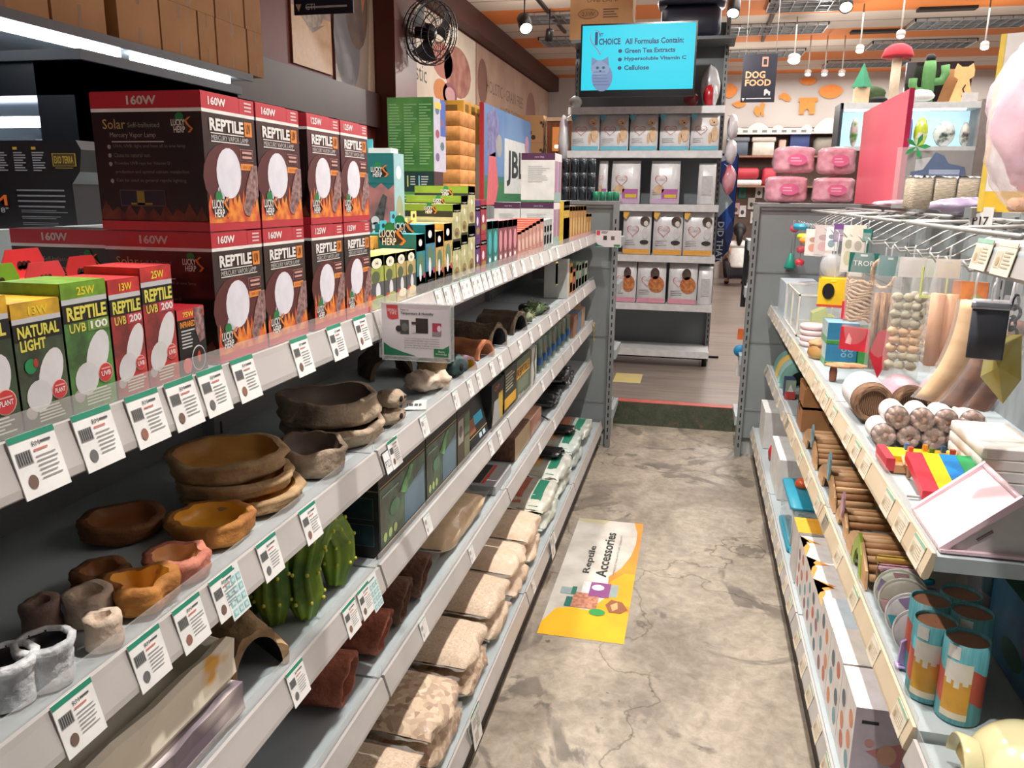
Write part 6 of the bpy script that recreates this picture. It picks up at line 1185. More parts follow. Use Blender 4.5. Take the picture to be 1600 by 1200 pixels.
sticks_bag('second bag of braided beads behind the first, cream with peach rows', 1452, 404, 580, 44, BRAID, 5, False, .61, (200, 206, 190), True)
sticks_bag('bag holding a thick peach wood roll', 1484, 405, 585, 46, mat('peach_wood', (222, 170, 132), .6, c2=(206, 150, 112), ns=8, stretch=(5, 5, 1)), 2, False, .53, (222, 206, 186))
g, s = hang_root('swing_frame', 'clear hanging frame with lime edges above the braided bags', 1463, 418, .56); P = g.location; mb = MB()
for a in ((-.03, -.026, -.07, 0), (.026, .03, -.07, 0), (-.03, .03, -.074, -.068)): mb.box(a[0], a[1], -.003, .003, a[2], a[3], mat('lime_edge', (206, 216, 130), .3))
mb.make('frame', g)
# curved peach wood slabs
def curved(label, px, pyt, pyb, wpx, m, x, bend, t=.012, name='curved_wood'):
    g, s = hang_root(name, label, px, pyt, x, 'chew', rz=-.9); P = g.location; h = P.z - at(px - 40, pyb, y=P.y - .02).z; w = wpx * s
    mb = MB(); rs = []
    for k in range(13):
        q = k / 12; xo = -bend * q ** 2.2; rs.append([(xo - w / 2, -t, -h * q), (xo + w / 2, -t, -h * q), (xo + w / 2, t, -h * q), (xo - w / 2, t, -h * q)])
    mb.loft(rs, m, caps=True); mb.make('wood_slab', g); mb = MB(); mb.loft([[(p[0] * 1.0 + (.006 if i in (1, 2) else -.006), p[1] * 1.5, p[2]) for i, p in enumerate(r_)] for r_ in rs], CRISP, caps=False); mb.make('clear_bag', g); return g
PW = mat('peach_slab', (238, 200, 150), .55, c2=(222, 178, 128), ns=7, stretch=(1, 1, 4)); DW = mat('walnut_slab', (150, 100, 74), .5, c2=(112, 72, 54), ns=9, stretch=(1, 1, 5))
curved('pale curved wood slab in a clear bag sweeping toward the rail', 1522, 470, 640, 36, PW, .54, .075, .008); curved('dark curved wood slab behind the pale one', 1548, 500, 645, 36, DW, .60, .06, .008); curved('second dark curved wood slab next to the dark chain', 1580, 500, 650, 40, DW, .655, .05, .008)
g, s = hang_root('hang_block', 'dark grey square block hanging under the white shelf end', 1550, 470, .505, rz=-.3); mb = MB(); mb.rbox(-.028, .028, -.024, .024, -.10, -.012, .003, mat('charcoal_block', (84, 86, 96), .3, c2=(64, 64, 74), ns=10, coat=.4)); mb.make('block', g); mb = MB(); mb.rbox(-.03, .03, -.026, .026, -.013, .0, .003, mat('silver_cap', (186, 188, 200), .25, .5)); mb.make('cap', g)
g, s = hang_root('wheel_card', 'orange printed card in a clear bag above the curved wood', 1518, 440, .60); mb = MB(); mb.box(-.036, .036, -.002, .002, -.09, 0, mat('orange_card', (222, 140, 80), .4, c2=(150, 76, 50), ns=16)); n_ = nface(mb, -.002, -.036, .036, -.09, 0); n_.rect(.25, .03, .7, .3, (240, 170, 60), 1); n_.oval(.7, .6, .15, .1, (150, 160, 100), 1); mb.make('card', g)
g, s = hang_root('folded_packet', 'pale yellow folded packet with a pointed foot under the chain', 1572, 520, .545, 'packet'); mb = MB(); mb.add([(-.028, 0, -.012), (.024, 0, 0), (.034, .0, -.08), (.012, 0, -.128), (-.03, 0, -.085), (0, -.018, -.06)], [(0, 5, 1), (1, 5, 2), (2, 5, 3), (3, 5, 4), (4, 5, 0)], mat('pale_yellow_film', (232, 222, 150), .25, c2=(226, 200, 90), ns=16, coat=.6)); mb.add([(-.028, .002, -.012), (.024, .002, 0), (.034, .002, -.08), (.012, .002, -.128), (-.03, .002, -.085)], [(0, 1, 2, 3, 4)], mat('pale_yellow_film')); mb.make('packet_body', g)
g, s = hang_root('chain_pack', 'dark chain in a clear pack beside the grey block', 1588, 462, .56); mb = MB()
for k in range(6): mb.tube([(.01 * math.cos(a) * (1 if k % 2 else .3), .01 * math.cos(a) * (.3 if k % 2 else 1), -.012 - .019 * k + .013 * math.sin(a)) for a in [2 * math.pi * i / 12 for i in range(13)]], .0032, mat('dark_metal', (60, 62, 70), .3, .8), 6)
mb.make('chain', g); pouch(g, .05, .13, .03, None, 9)
# ---------------------------------------------------------------- on top of that run
PINKB = mat('pink_litter', (238, 168, 186), .35, c2=(214, 120, 146), ns=26, nd=5, bump=.5, coat=.5); PLAB = mat('pink_oval_label', (232, 116, 160), .35)
def pinkbag(label, px0, px1, pyb, pyt, y, seed):
    a, b = at(px0, pyb, y=y), at(px1, pyb, y=y); w = (b.x - a.x) * .93; h = at((px0 + px1) / 2, pyt, y=y).z - a.z; g = thing('litter_bag', label, 'bag', ((a.x + b.x) / 2, y + .07, a.z), group=None)
    def f(u, v, k=1.0):
        t = 2 * math.pi * u; c, s_ = math.cos(t), math.sin(t); z = 2 * v - 1; e = (1 - abs(z) ** 4) ** .5 if abs(z) < 1 else 0; e = max(min(e * 1.25, 1), .72 if 0 < v < 1 else .0)
        q = 1 + .07 * nz((c, s_, z), 2, seed) + .04 * nz((c, s_, z), 5, seed)
        return (w / 2 * (abs(c) ** .4) * (1 if c > 0 else -1) * q * k * e, .07 * (abs(s_) ** .5) * (1 if s_ > 0 else -1) * q * k * e, h * v)
    MB().grid(f, 28, 14, PINKB).make('filling', g); MB().grid(lambda u, v: f(u, v, 1.04), 28, 14, CRISP).make('clear_bag', g); mb = MB(); n_ = nface(mb, -.088, -w / 2, w / 2, 0, h); n_.oval(.56, .5, .24, .2, PLAB, 1, 22); n_.lines(.4, .4, .7, .6, 2, (246, 190, 210), 2); mb.make('oval_label', g)
pinkbag('clear bag of pink litter, bottom of its pile, toward the blue banner', 1193, 1262, 318, 273, 5.22, 1); pinkbag('clear bag of pink litter, top of its pile, toward the blue banner', 1206, 1274, 272, 227, 5.22, 2); pinkbag('clear bag of pink litter, bottom of its pile, beside the red panel', 1268, 1336, 318, 275, 5.20, 3); pinkbag('clear bag of pink litter, top of its pile, beside the red panel', 1276, 1338, 274, 228, 5.20, 4)
mb = MB(); mb.box(.88, .90, 4.04, 5.08, 1.60, 2.105, mat('coral_red_board', (240, 110, 122), .35, c2=(230, 92, 112), ns=1.2)); mb.box(.879, .901, 4.03, 4.04, 1.6, 2.107, mat('crimson_edge', (190, 36, 80), .4)); mb.make('header_board', None, label='tall coral red board standing on top of the hamster toy run', cat='board')
# panel, bales and soft packs on the shelf above the rack
g = thing('divider_panel', 'grey side panel with a white peg beside the coral red board', 'panel', (.885, 3.5, 1.592)); mb = MB(); mb.box(0, .012, 0, .3, 0, .20, POST); mb.make('panel', g); MB().ball((-.006, .1, .09), .008, WHITE, 8, 6).make('peg', g)
BALE = mat('pressed_hay', (196, 180, 148), .9, c2=(160, 140, 112), ns=50, nd=4, stretch=(1, 1, 5), bump=.8)
for k in range(3):
    y0 = 3.2; x0 = xpx(1424 + 36 * k, y0, 1.65); x1 = xpx(1424 + 36 * k + 34.5, y0, 1.65); g = thing('hay_bale', 'small pressed hay bale in film, %s of three above the rack' % ['first from the red board', 'middle', 'nearest the pink bag'][k], 'bale', ((x0 + x1) / 2, y0, 1.593)); w = x1 - x0
    MB().rbox(-w / 2, w / 2, 0, .12, 0, .112, .012, BALE).make('hay', g); MB().rbox(-w / 2 - .002, w / 2 + .002, -.003, .123, -.0, .118, .014, CRISP).make('film', g)
    mb = MB(); mb.grid(lambda u, v: (-w / 2 + w * u, .12 * v, .115 + .012 * nz((u * 4, v * 3, k), 2, 7 + k)), 8, 5, mat('white_film_fold', (236, 234, 222), .3, ns=12, coat=.5)); mb.make('film_fold', g)
for k, (px, py, w, c, lab) in enumerate([(1408, 338, .11, (226, 178, 196), 'flat pink packet lying before the hay bales'), (1500, 332, .09, (176, 160, 190), 'lilac soft packet lying before the hay bales')]):
    P = at(px, py, x=.80); mb = MB(); mb.ball((0, 0, .016), (w, w * .8, .016 + .01 * k), mat('soft_pack_%d' % k, c, .35, c2=tuple(int(v * .8) for v in c), ns=20, coat=.5), 20, 8, .25, k); mb.make('soft_packet', None, (P.x, P.y, 1.594), label=lab, cat='packet')
mb = MB(); mb.box(-.0, .002, -.028, .028, 0, .062, flat((236, 236, 234))); f = rface(mb, 0, -.028, .028, 0, .062); f.text('P17', .16, .28, .84, .62, (60, 60, 60), 2, .02); P = at(1532, 345, x=.70); g = thing('number_tag', 'white shelf number P17 on a grey bracket', 'sign', (P.x, P.y, P.z - .028), rz=.9); mb.make('tag_card', g); MB().box(-.03, .16, .012, .03, .035, .06, POST).make('bracket', g)
# blue sign in the back, lit display etc. further down
# large pink wrapped bag and header board nearest the camera
P0 = at(1600, 340, x=.60)
def nearbag():
    g = thing('pink_toy_bag', 'large pink plush item in a clear bag at the upper edge of the picture', 'bag', (.71, 1.93, 1.605))
    mb = MB(); mb.ball((.0, 0, .2), (.115, .07, .17), mat('pink_plush', (244, 190, 206), .6, c2=(222, 150, 178), ns=9, bump=.5, coat=.3), 30, 20, .14, 2); mb.make('plush', g); mb = MB(); mb.ball((0, 0, .18), (.13, .095, .2), film('pink_bag_film', (250, 240, 244), .32, .1, 9, 1.6), 40, 26, .16, 4); mb.make('clear_bag', g); mb = MB(); mb.rbox(-.06, .12, -.05, .05, .0, .03, .02, mat('peach_card', (226, 176, 140), .6)); mb.make('card_base', g)
nearbag()
g = thing('header_board', 'cream header board with a blue brand name and a violet figure', 'board', (.700, 2.28, 1.60), rz=-.42)
mb = MB(); mb.box(0, .34, 0, .012, 0, .42, mat('cream_board', (240, 238, 232), .4)); mb.box(-.012, 0, -.001, .013, 0, .42, mat('yellow_edge', (236, 206, 90), .4)); n_ = nface(mb, -.0002, 0, .34, 0, .42); NAVY = (36, 70, 130)
n_.text('Gimborn', .05, .66, .80, .85, NAVY, 2, .01); n_.oval(.19, .95, .035, .035, (176, 110, 190), 3).poly([(.14, .84), (.25, .84), (.22, .92), (.17, .92)], (176, 110, 190), 3).rect(0, 0, 1, .12, (236, 196, 60), 1); mb.make('printed_panel', g)
MB().box(.05, .09, .012, .05, 0, .3, POST).make('stand', g)
# ---------------------------------------------------------------- far end: pet food display with the screen
TY = 7.0
TG = thing('food_display', 'tall grey display of white pet food bags beneath the television', 'shelving', (0, 0, 0))
TX0, TX1 = -1.12, .15; DGRY = mat('display_grey', (118, 126, 130), .5, c2=(108, 116, 120), ns=3); LITE = mat('display_shelf', (222, 224, 226), .4)
MB().box(TX0, TX1, TY + .40, TY + .43, .25, 3.05, DGRY).make('back_panel', TG)
for x in (TX0 + .015, TX1 - .0): upright(TG, x, TY + .37, .172, 3.08, .035, .05, 'y', -1)
TZ = [.30, .705, 1.12, 1.545, 1.98, 2.33]
for z in TZ: MB().box(TX0, TX1 + .01, TY, TY + .40, z - .03, z + .012, LITE).make('shelf', TG)
for z in TZ: MB().box(TX0, TX1 + .012, TY - .012, TY - .0005, z - .04, z + .018, mat('display_rail', (232, 232, 234), .4)).make('shelf_rail', TG)
MB().box(TX0 + .05, TX1 - .02, TY + .06, TY + .4, .235, .268, SLOT).make('base', TG)
for x in (TX0 + .05, TX1 - .02): MB().tube([(x, TY + .1, .174), (x, TY + .1, .24)], .022, SLOT).make('foot', TG)
MB().box(TX0, TX1 + .06, TY + .04, TY + .42, 2.86, 2.885, DGRY).make('top_shelf', TG)
BAGW = mat('food_bag_white', (236, 236, 238), .3, c2=(220, 222, 226), ns=10, bump=.25, coat=.5); GREYT = mat('food_bag_grey', (176, 178, 180), .3, coat=.5)
PUP = mat('puppy_print', (226, 196, 160), .5, c2=(206, 170, 132), ns=20); PUPD = mat('dark_puppy_print', (96, 78, 70), .5, c2=(70, 56, 52), ns=20); PUPR = mat('poodle_print', (222, 150, 92), .6, c2=(176, 104, 60), ns=60)
def foodbag(px0, px1, zi, h, foot, kind, label, group, side=False):
    z = TZ[zi] + .013; x0, x1 = xpx(px0, TY + .03, z + .1), xpx(px1, TY + .03, z + .1); w = x1 - x0; g = thing('pet_food_bag', label, 'bag', ((x0 + x1) / 2, TY + .075, z), group=group)
    def rg(t, zz, k=1): return [(w / 2 * k * c_, t * s_ , zz) for c_, s_ in ((-1, -1), (-.4, -1.1), (.4, -1.1), (1, -1), (1.02, 0), (1, 1), (.4, 1.1), (-.4, 1.1), (-1, 1), (-1.02, 0))]
    mb = MB(); mb.loft([rg(.05, 0, .97), rg(.06, .02), rg(.062, h * .4, 1), rg(.05, h * .75, .99), rg(.02, h * .93, .98), rg(.006, h, .98)], BAGW, caps=True, smooth=True); mb.make('sack', g)
    if side: MB().box(-w * .3, w * .3, -.071, -.068, h * .25, h * .7, flat((206, 206, 208))).make('printed_panel', g); return g
    mb = MB(); f = nface(mb, -.0705, -w / 2, w / 2, 0, h); f.rect(.02, .03, .98, .14, foot, 1); f.lines(.08, .22, .5, .36, 3, (190, 192, 196), 1); mb.make('printed_foot', g)
    mb = MB(); f = Face(mb, (-w / 2, -.072, 0), (1, 0, 0), (0, .0, 1), w, h)
    if kind == 'pup': f.oval(.78, .78, .16, .1, PUP, 1).oval(.84, .45, .13, .2, PUP, 1).oval(.68, .35, .06, .16, PUP, 1).oval(.8, .75, .03, .02, (40, 30, 28), 2).oval(.74, .8, .015, .012, (40, 30, 28), 2)
    elif kind == 'dark': f.oval(.78, .78, .17, .1, PUPD, 1).oval(.82, .72, .08, .06, (230, 224, 220), 2).oval(.78, .3, .16, .05, (60, 56, 58), 1).oval(.8, .5, .12, .12, (226, 226, 228), 1)
    elif kind == 'poodle': f.oval(.62, .74, .16, .14, PUPD, 1).oval(.68, .48, .28, .2, PUPR, 1)
    else: f.rect(.4, .14, .95, .36, (190, 110, 176), 1); f.rect(.5, .16, .9, .24, (230, 206, 60), 2); f.oval(.3, .35, .18, .1, PUP, 1)
    mb.make('animal_print', g)
    if kind in ('pup', 'dark'): mb = MB(); Face(mb, (-w / 2, -.072, 0), (1, 0, 0), (0, 0, 1), w, h).poly([(0, .86), (0, 1), (.22, .96), (.1, .8)], (110, 190, 214) if kind == 'pup' else (244, 190, 90), 1); mb.make('corner_print', g)
    mb = MB(); hp = [(.36 + .21 * (16 * math.sin(t) ** 3) / 16, .56 + .115 * (13 * math.cos(t) - 5 * math.cos(2 * t) - 2 * math.cos(3 * t) - math.cos(4 * t)) / 13) for t in [2 * math.pi * k / 28 for k in range(28)]]
    f = Face(mb, (-w / 2, -.0735, 0), (1, 0, 0), (0, 0, 1), w, h); hi = [(.36 + (u - .36) * .9, .56 + (v - .56) * .9) for u, v in hp]
    for k in range(28): f.poly([hp[k], hp[(k + 1) % 28], hi[(k + 1) % 28], hi[k]], (206, 70, 84), 1)
    f.text('1st CHOICE', .22, .55, .5, .6, (150, 110, 130), 1); mb.make('heart_mark', g); return g
for k, (a, b) in enumerate([(893, 936), (938, 981), (984, 1027), (1031, 1077), (1079, 1123)]): foodbag(a, b, 4, .30, (110, 190, 214), 'pup', 'white puppy food bag with sky-blue foot, %s on the shelf below the television' % ['first', 'second', 'third', 'fourth', 'fifth'][k], 'puppy food bags')
for a, b, lab in [(935, 948, 'white and pink food bag partly hidden by dark jars'), (955, 999, 'white food bag with pink and yellow foot beside the dark jars'), (1016, 1061, 'white food bag with pink and yellow foot in the middle of its shelf')]: foodbag(a, b, 3, .36, (210, 180, 214), 'small', lab, None)
foodbag(1090, 1117, 3, .34, (0, 0, 0), '', 'plain food bag turned sideways, second shelf below the television', None, True)
for k, (a, b) in enumerate([(973, 1016), (1020, 1065), (1067, 1113)]): foodbag(a, b, 2, .375, (244, 180, 84), 'dark', 'white food bag with orange foot, %s of three' % ['first', 'middle', 'last'][k], None)
for k, (a, b) in enumerate([(958, 993), (995, 1039), (1044, 1088)]): foodbag(a, b, 1, .355, (232, 160, 182), 'poodle', 'white food bag with pink foot and poodle, %s of three' % ['first', 'middle', 'last'][k], None)
foodbag(1090, 1112, 1, .33, (0, 0, 0), '', 'plain food bag turned sideways on the pink foot shelf', None, True)
# screen
TV = thing('television', 'wall screen showing a cyan pet food advert with a kitten', 'television', (0, 6.62, 0))
a, b = at(905, 152, y=6.62), at(1091, 34, y=6.62); x0, x1, z0, z1 = a.x, b.x, a.z, b.z + .01
MB().box(x0, x1, 0, .05, z0, z1, mat('tv_black', (14, 16, 20), .25)).make('casing', TV)
CY = mat('screen_cyan', (8, 20, 24), .6, emit=.64, ecol=(8, 214, 238)); 
def glow(c): return mat('screen_%d_%d_%d' % c, (8, 10, 14), .6, emit=.62, ecol=c)
mb = MB(); f = nface(mb, -.001, x0 + .012, x1 - .012, z0 + .05, z1 - .012); f.rect(0, 0, 1, 1, CY, 0)
NV = glow((22, 60, 110)); f.text('1', .115, .7, .14, .9, NV, 2, .02); f.text('ST', .15, .83, .19, .88, NV, 2, .02); f.text('CHOICE', .15, .7, .345, .8, NV, 2, .035); f.text('All Formulas Contain:', .385, .7, .9, .79, NV, 2, .03)
for k, t in enumerate(['Green Tea Extracts', 'Hypersoluble Vitamin C', 'Cellulose']): f.oval(.345, .6 - .13 * k, .018, .03, NV, 2); f.text(t, .385, .565 - .13 * k, .385 + .0247 * len(t), .64 - .13 * k, NV, 2, .03)
hp = [(.16 + .09 * (16 * math.sin(t) ** 3) / 16, .77 + .17 * (13 * math.cos(t) - 5 * math.cos(2 * t) - 2 * math.cos(3 * t) - math.cos(4 * t)) / 13) for t in [2 * math.pi * k / 30 for k in range(30)]]
for k in range(30):
    if 2 < k < 9: continue
    q, q2 = hp[k], hp[(k + 1) % 30]; f.poly([q, q2, (q2[0] + .006, q2[1] + .008), (q[0] + .006, q[1] + .008)], glow((150, 110, 150)), 1)
KT = glow((120, 140, 180)); f.oval(.19, .2, .095, .22, KT, 1).oval(.17, .34, .085, .13, glow((136, 158, 190)), 2).poly([(.09, .38), (.09, .52), (.15, .46)], KT, 2).poly([(.25, .38), (.24, .52), (.18, .46)], KT, 2).oval(.145, .35, .014, .022, glow((20, 90, 110)), 3).oval(.2, .35, .014, .022, glow((20, 90, 110)), 3).oval(.172, .3, .01, .012, glow((80, 60, 90)), 3)
for k in range(5): f.rect(.11, .08 + .05 * k, .26 - .01 * k, .092 + .05 * k, glow((90, 108, 150)), 3)
mb.make('screen_picture', TV); MB().box((x0 + x1) / 2 - .05, (x0 + x1) / 2 + .05, .05, .376, (z0 + z1) / 2 - .05, (z0 + z1) / 2 + .05, SLOT).make('wall_bracket', TV)
# goods on top of the display
a, b = at(884, 62, y=6.98), at(988, 0, y=6.98); mb = MB(); mb.box(a.x + .02, b.x, TY + .05, TY + .33, 2.886, 3.28, CARD); n_ = nface(mb, TY + .05, a.x, b.x, 2.886, 3.28); BR = (110, 76, 56); n_.text('UVB LAMP', .3, .72, .8, .8, BR, 1); n_.oval(.32, .5, .16, .1, BR, 1, 24).oval(.32, .5, .15, .09, (176, 128, 82), 2, 24).text('23W', .22, .46, .42, .54, BR, 3); n_.lines(.55, .4, .8, .6, 4, BR, 1); n_.text('FSC', .2, .84, .32, .95, BR, 1, .02); mb.make('lamp_carton', None, label='brown lamp carton printed 23W on top of the food display', cat='box')
TUBM = mat('navy_tub', (46, 54, 74), .4); mb = MB(); mb.rbox(-.24, .24, -.14, .14, 0, .25, .06, TUBM); mb.rbox(-.27, .27, -.16, .16, .25, .30, .07, TUBM); mb.make('storage_tub', None, ((at(1080, 30, y=7.2)).x, 7.22, 2.886), label='dark navy plastic tub on top of the food display', cat='tub')
for k, (px, py, w, h, c, lab, nm) in enumerate([(1110, 130, .16, .34, (206, 206, 210), 'clear plastic bin behind the right edge of the screen', 'plastic_bin'), (1108, 152, .10, .17, (196, 30, 44), 'bright red folded bag beside the plastic bin', 'red_bag'), (1080, 158, .12, .12, (130, 40, 52), 'maroon folded bag under the screen', 'maroon_bag'), (900, 150, .11, .10, (210, 216, 212), 'white and green bag at the edge of the shelf under the screen', 'white_bag'), (1116, 158, .05, .17, (226, 226, 228), 'small white bottle at the shelf edge by the screen', 'white_bottle')]):
    P = at(px, py, y=TY + .12 + .13 * (k == 0)); mb = MB(); mb.ball((0, 0, h / 2), (w / 2, .05, h / 2), mat('goods_%d' % k, c, .3, c2=tuple(int(v * .85) for v in c), ns=15, coat=.4), 14, 9, .15, k); mb.make(nm, None, (P.x, P.y, 2.352), label=lab.replace('right edge of the screen', 'screen'), cat='bag' if 'bag' in nm else nm.split('_')[1])
# bags and pouches hung on the sides of the display
for k, (px, py, h, w, c, lab) in enumerate([(1135, 195, .2, .09, (236, 232, 236), 'white plastic bag hanging highest on the side of the food display'), (1136, 235, .2, .1, (226, 222, 226), 'white plastic bag hanging in the middle of the display side'), (1138, 280, .24, .11, (226, 170, 184), 'pink and white bag hanging lowest on the display side'), (884, 215, .4, .09, (230, 232, 234), 'white bag hanging on the other side of the food display, by the cartons')]):
    P = at(px, py, y=7.0); x = P.x if k == 3 else .235; x = -1.185 if k == 3 else x; mb = MB(); mb.ball((0, 0, 0), (w / 2, .08, h / 2), mat('hung_bag_%d' % k, c, .3, c2=(206, 196, 204) if k != 2 else (206, 70, 90), ns=6, coat=.6, bump=.4), 14, 10, .2, k + 3); o = mb.make('hung_bag', None, (x, TY + .2, P.z), label=lab, cat='bag'); MB().tube([(0, 0, h * .4), (-.04 if k != 3 else .04, .17, h * .55)], .004, WIRE, 5).make('hook', o)
# blue teardrop banner
BN = thing('teardrop_banner', 'blue teardrop banner with pale arrow and sideways white lettering', 'banner', (.215, 7.5, 0)); a = at(1118, 413, y=7.5); b = at(1150, 248, y=7.5)
NVB = mat('banner_navy', (22, 40, 90), .5, c2=(18, 34, 80)); BLB = mat('banner_blue', (24, 74, 160), .5); zb, zt = 1.02, 2.0
pts = [(-.12, zt), (.09, zt), (.105, zt - .03), (.10, zb + .28), (.07, zb + .14), (.0, zb + .05), (-.12, zb)]
MB().prism(pts, 0, .006, NVB, 'y').make('flag', BN); mb = MB(); f = Face(mb, (-.12, 0, zb), (1, 0, 0), (0, 0, 1), .23, zt - zb); f.poly([(.3, .98), (.92, .98), (.95, .45), (.6, .3), (.4, .55)], BLB, 1); f.poly([(.3, .76), (.86, .58), (.36, .44), (.2, .5)], (176, 196, 206), 2); f.poly([(0, .98), (0, .9), (.7, .96), (.7, .98)], (214, 224, 232), 2)
vs, fs, a_ = text_geo('DID THAT', .02); mb.add([f.p(.36 + .24 * y_, .40 - .36 * x_, 3) for x_, y_ in vs], fs, flat((206, 216, 226))); mb.make('flag_print', BN)
MB().tube([(-.115, .012, .172), (-.115, .012, zt)], .008, SLOT).make('pole', BN)
MB().tube([(-.25, .012, .18), (.05, .012, .18)], .012, SLOT).make('base_bar', BN)
# jars on the end panel's cover
JD = mat('dark_jar', (30, 40, 48), .25, c2=(22, 28, 34), ns=10, coat=.4)
def jar(x, y, z, r, h, m, cap, lab, grp):
    g = thing('jar', lab, 'jar', (x, y, z), group=grp); MB().lathe([(.001, 0), (r, .001), (r, h * .8), (r * .93, h * .82)], m, 14).make('glass_body', g); MB().lathe([(r * .96, h * .81), (r * .97, h), (.001, h)], cap, 14).make('lid', g); return g
j0 = jar(-.86, 5.34, 1.596, .026, .088, JD, mat('jar_lid_grey', (70, 80, 86), .35), 'dark jar with grey lid in the stacked rows on the end panel', 'dark jars on the end panel'); j0['group'] = 'dark jars on the end panel'
for r_ in range(3):
    for c_ in range(4):
        if (r_, c_) != (0, 0): dup(j0, (-.86 + .056 * c_, 5.34, 1.596 + .0885 * r_))
g0 = jar(-.655, 5.30, 1.596, .021, .058, mat('green_jar', (20, 120, 84), .3, coat=.4), mat('green_lid', (24, 140, 96), .35), 'small green jar in the row of four by the end post', 'green jars by the end post')
for c_ in range(1, 4): dup(g0, (-.655 + .044 * c_, 5.30, 1.596))
# goods that peep past the end panels
for k, (x, z, h, c, lab) in enumerate([(-.50, .65, .16, (24, 96, 76), 'green tin on the shelf behind the end post, upper'), (-.50, .25, .18, (40, 110, 90), 'green tin on the shelf behind the end post, lower')]): MB().lathe([(.001, 0), (.034, 0), (.034, h), (.03, h + .006), (.001, h + .006)], mat('tin_%d' % c[0], c, .35), 16).make('green_tin', None, (x - .035, 5.24, z + .005), label=lab, cat='tin')
for k, (px, py, w, h, c, lab) in enumerate([(1164, 428, .03, .42, (26, 26, 30), 'narrow black strip hanging beside the end post'), (1157, 522, .035, .07, (220, 110, 50), 'orange card hanging beside the end post'), (1156, 548, .04, .08, (40, 140, 190), 'round blue card hanging below the orange card'), (1154, 575, .04, .11, (214, 210, 204), 'white pouch hanging lowest by the end post')]):
    P = at(px, py, y=5.30); mb = MB()
    if k == 2: mb.lathe([(.001, -.003), (.04, -.003), (.04, .003), (.001, .003)], flat(c), 18); rot = (math.pi / 2, 0, 0)
    else: mb.box(-w / 2, w / 2, -.006, .006, -h / 2, h / 2, mat('hung_%d' % k, c, .5)); rot = (0, 0, 0)
    x = min(P.x, .33); o = mb.make('hanging_card', None, (x, P.y, P.z), rot=rot, label=lab, cat='card'); 
    mb = MB(); mb.tube([(0, 0, 0), (.05, 0, 0)], .003, SLOT, 5); mb.make('hook', o)
f2 = MB(); f2.box(-.11, .11, -.17, .17, .0005, .0012, mat('yellow_sticker', (214, 190, 80), .4, c2=(200, 190, 160), ns=9)); f2.make('floor_sticker', None, (-.48, 6.45, .172), label='yellowish floor sticker on the raised floor beside the end post', cat='sticker')
# ---------------------------------------------------------------- ceiling fittings and hanging sign
LAMPE = mat('lamp_glow', (255, 244, 226), .3, emit=10); LAMPE2 = mat('pendant_bulb', (255, 246, 230), .3, emit=6); BLKC = mat('black_can', (20, 20, 22), .4); WHC = mat('grey_can', (176, 168, 160), .5)
def can_light(x, y, z, aim, m, lab, r=.045, L=.13, e=LAMPE):
    d = (Vector(aim) - Vector((x, y, z))).normalized(); q = d.to_track_quat('-Z', 'Y').to_euler(); g = thing('track_light', lab, 'lamp', (x, y, z))
    b = MB().lathe([(.001, L), (r * .9, L), (r, L * .9), (r, 0), (r * .9, 0), (r * .88, .02)], m, 18).make('can', g, rot=q); MB().lathe([(r * .88, .012), (.001, .010)], e, 16).make('bulb_face', g, rot=q)
    up = -d * L * .6; MB().tube([tuple(up), (up.x, up.y, CEILZ - .015 - z)], .008, m, 6).make('stem', g); return g
can_light(-1.854, 8.69, 3.3, (-.6, 6.0, .5), BLKC, 'black track spotlight over the carton corner, aimed at the aisle', .07, .2)
can_light(-1.80, 9.69, 3.36, (-2.2, 10.5, 1.5), BLKC, 'small black track spotlight behind the first, aimed away', .045, .12, mat('lamp_off', (60, 58, 56), .4))
can_light(.202, 8.34, 3.3, (.0, 5.5, .2), BLKC, 'black track spotlight above the end of the television', .06, .2)
can_light(1.185, 8.25, 3.3, (1.0, 5.5, .6), BLKC, 'black track spotlight at the top middle of the striped ceiling', .06, .2)
for k, (x, y) in enumerate([(.166, 9.27), (.987, 10.52), (1.616, 9.97), (1.861, 9.2), (2.86, 9.97), (1.29, 11.72), (1.5, 11.75), (1.719, 11.78)]):
    can_light(x, y, 3.2, (x - .3, y - 1.2, .5), WHC, 'white pendant spotlight %s' % ['by the edge of the dog food sign', 'right behind the dog food sign', 'farther along the bright row, above the cloud cut-outs', 'above the red mushroom', 'close to the cream header board', 'low over the far wall, first of three', 'low over the far wall, middle of three', 'low over the far wall, last of three'][k].replace('right behind', 'just behind'), .042 if k != 1 else .07, .06, LAMPE2)
for k, (l, a_, w) in enumerate(SPOTS): can_light(l[0], l[1], l[2] + .04, a_, BLKC, 'black aisle spotlight %s' % ['over the red lamp boxes', 'over the tips sign', 'over the end panels', 'aimed at the wooden toys', 'aimed at the wooden bridges'][k], .06, .18, mat('lamp_glow_soft', (255, 244, 226), .3, emit=3))
for k, (x, y0, y1) in enumerate([(.05, .6, 5.4), (-1.83, 7.4, 11), (.7, 8.0, 12), (-.97, 1.4, 3.7)]):
    MB().box(x - .02, x + .02, y0, y1, CEILZ - .03, CEILZ - .002, BLKC).make('lighting_track', None, label='black lighting track on the striped ceiling %s' % ['over the aisle', 'along the poster wall', 'beyond the food display', 'above the reptile goods'][k], cat='track')
SILV = mat('louvre_silver', (196, 198, 200), .25, .8); TROF = mat('troffer_dark', (120, 116, 112), .5)
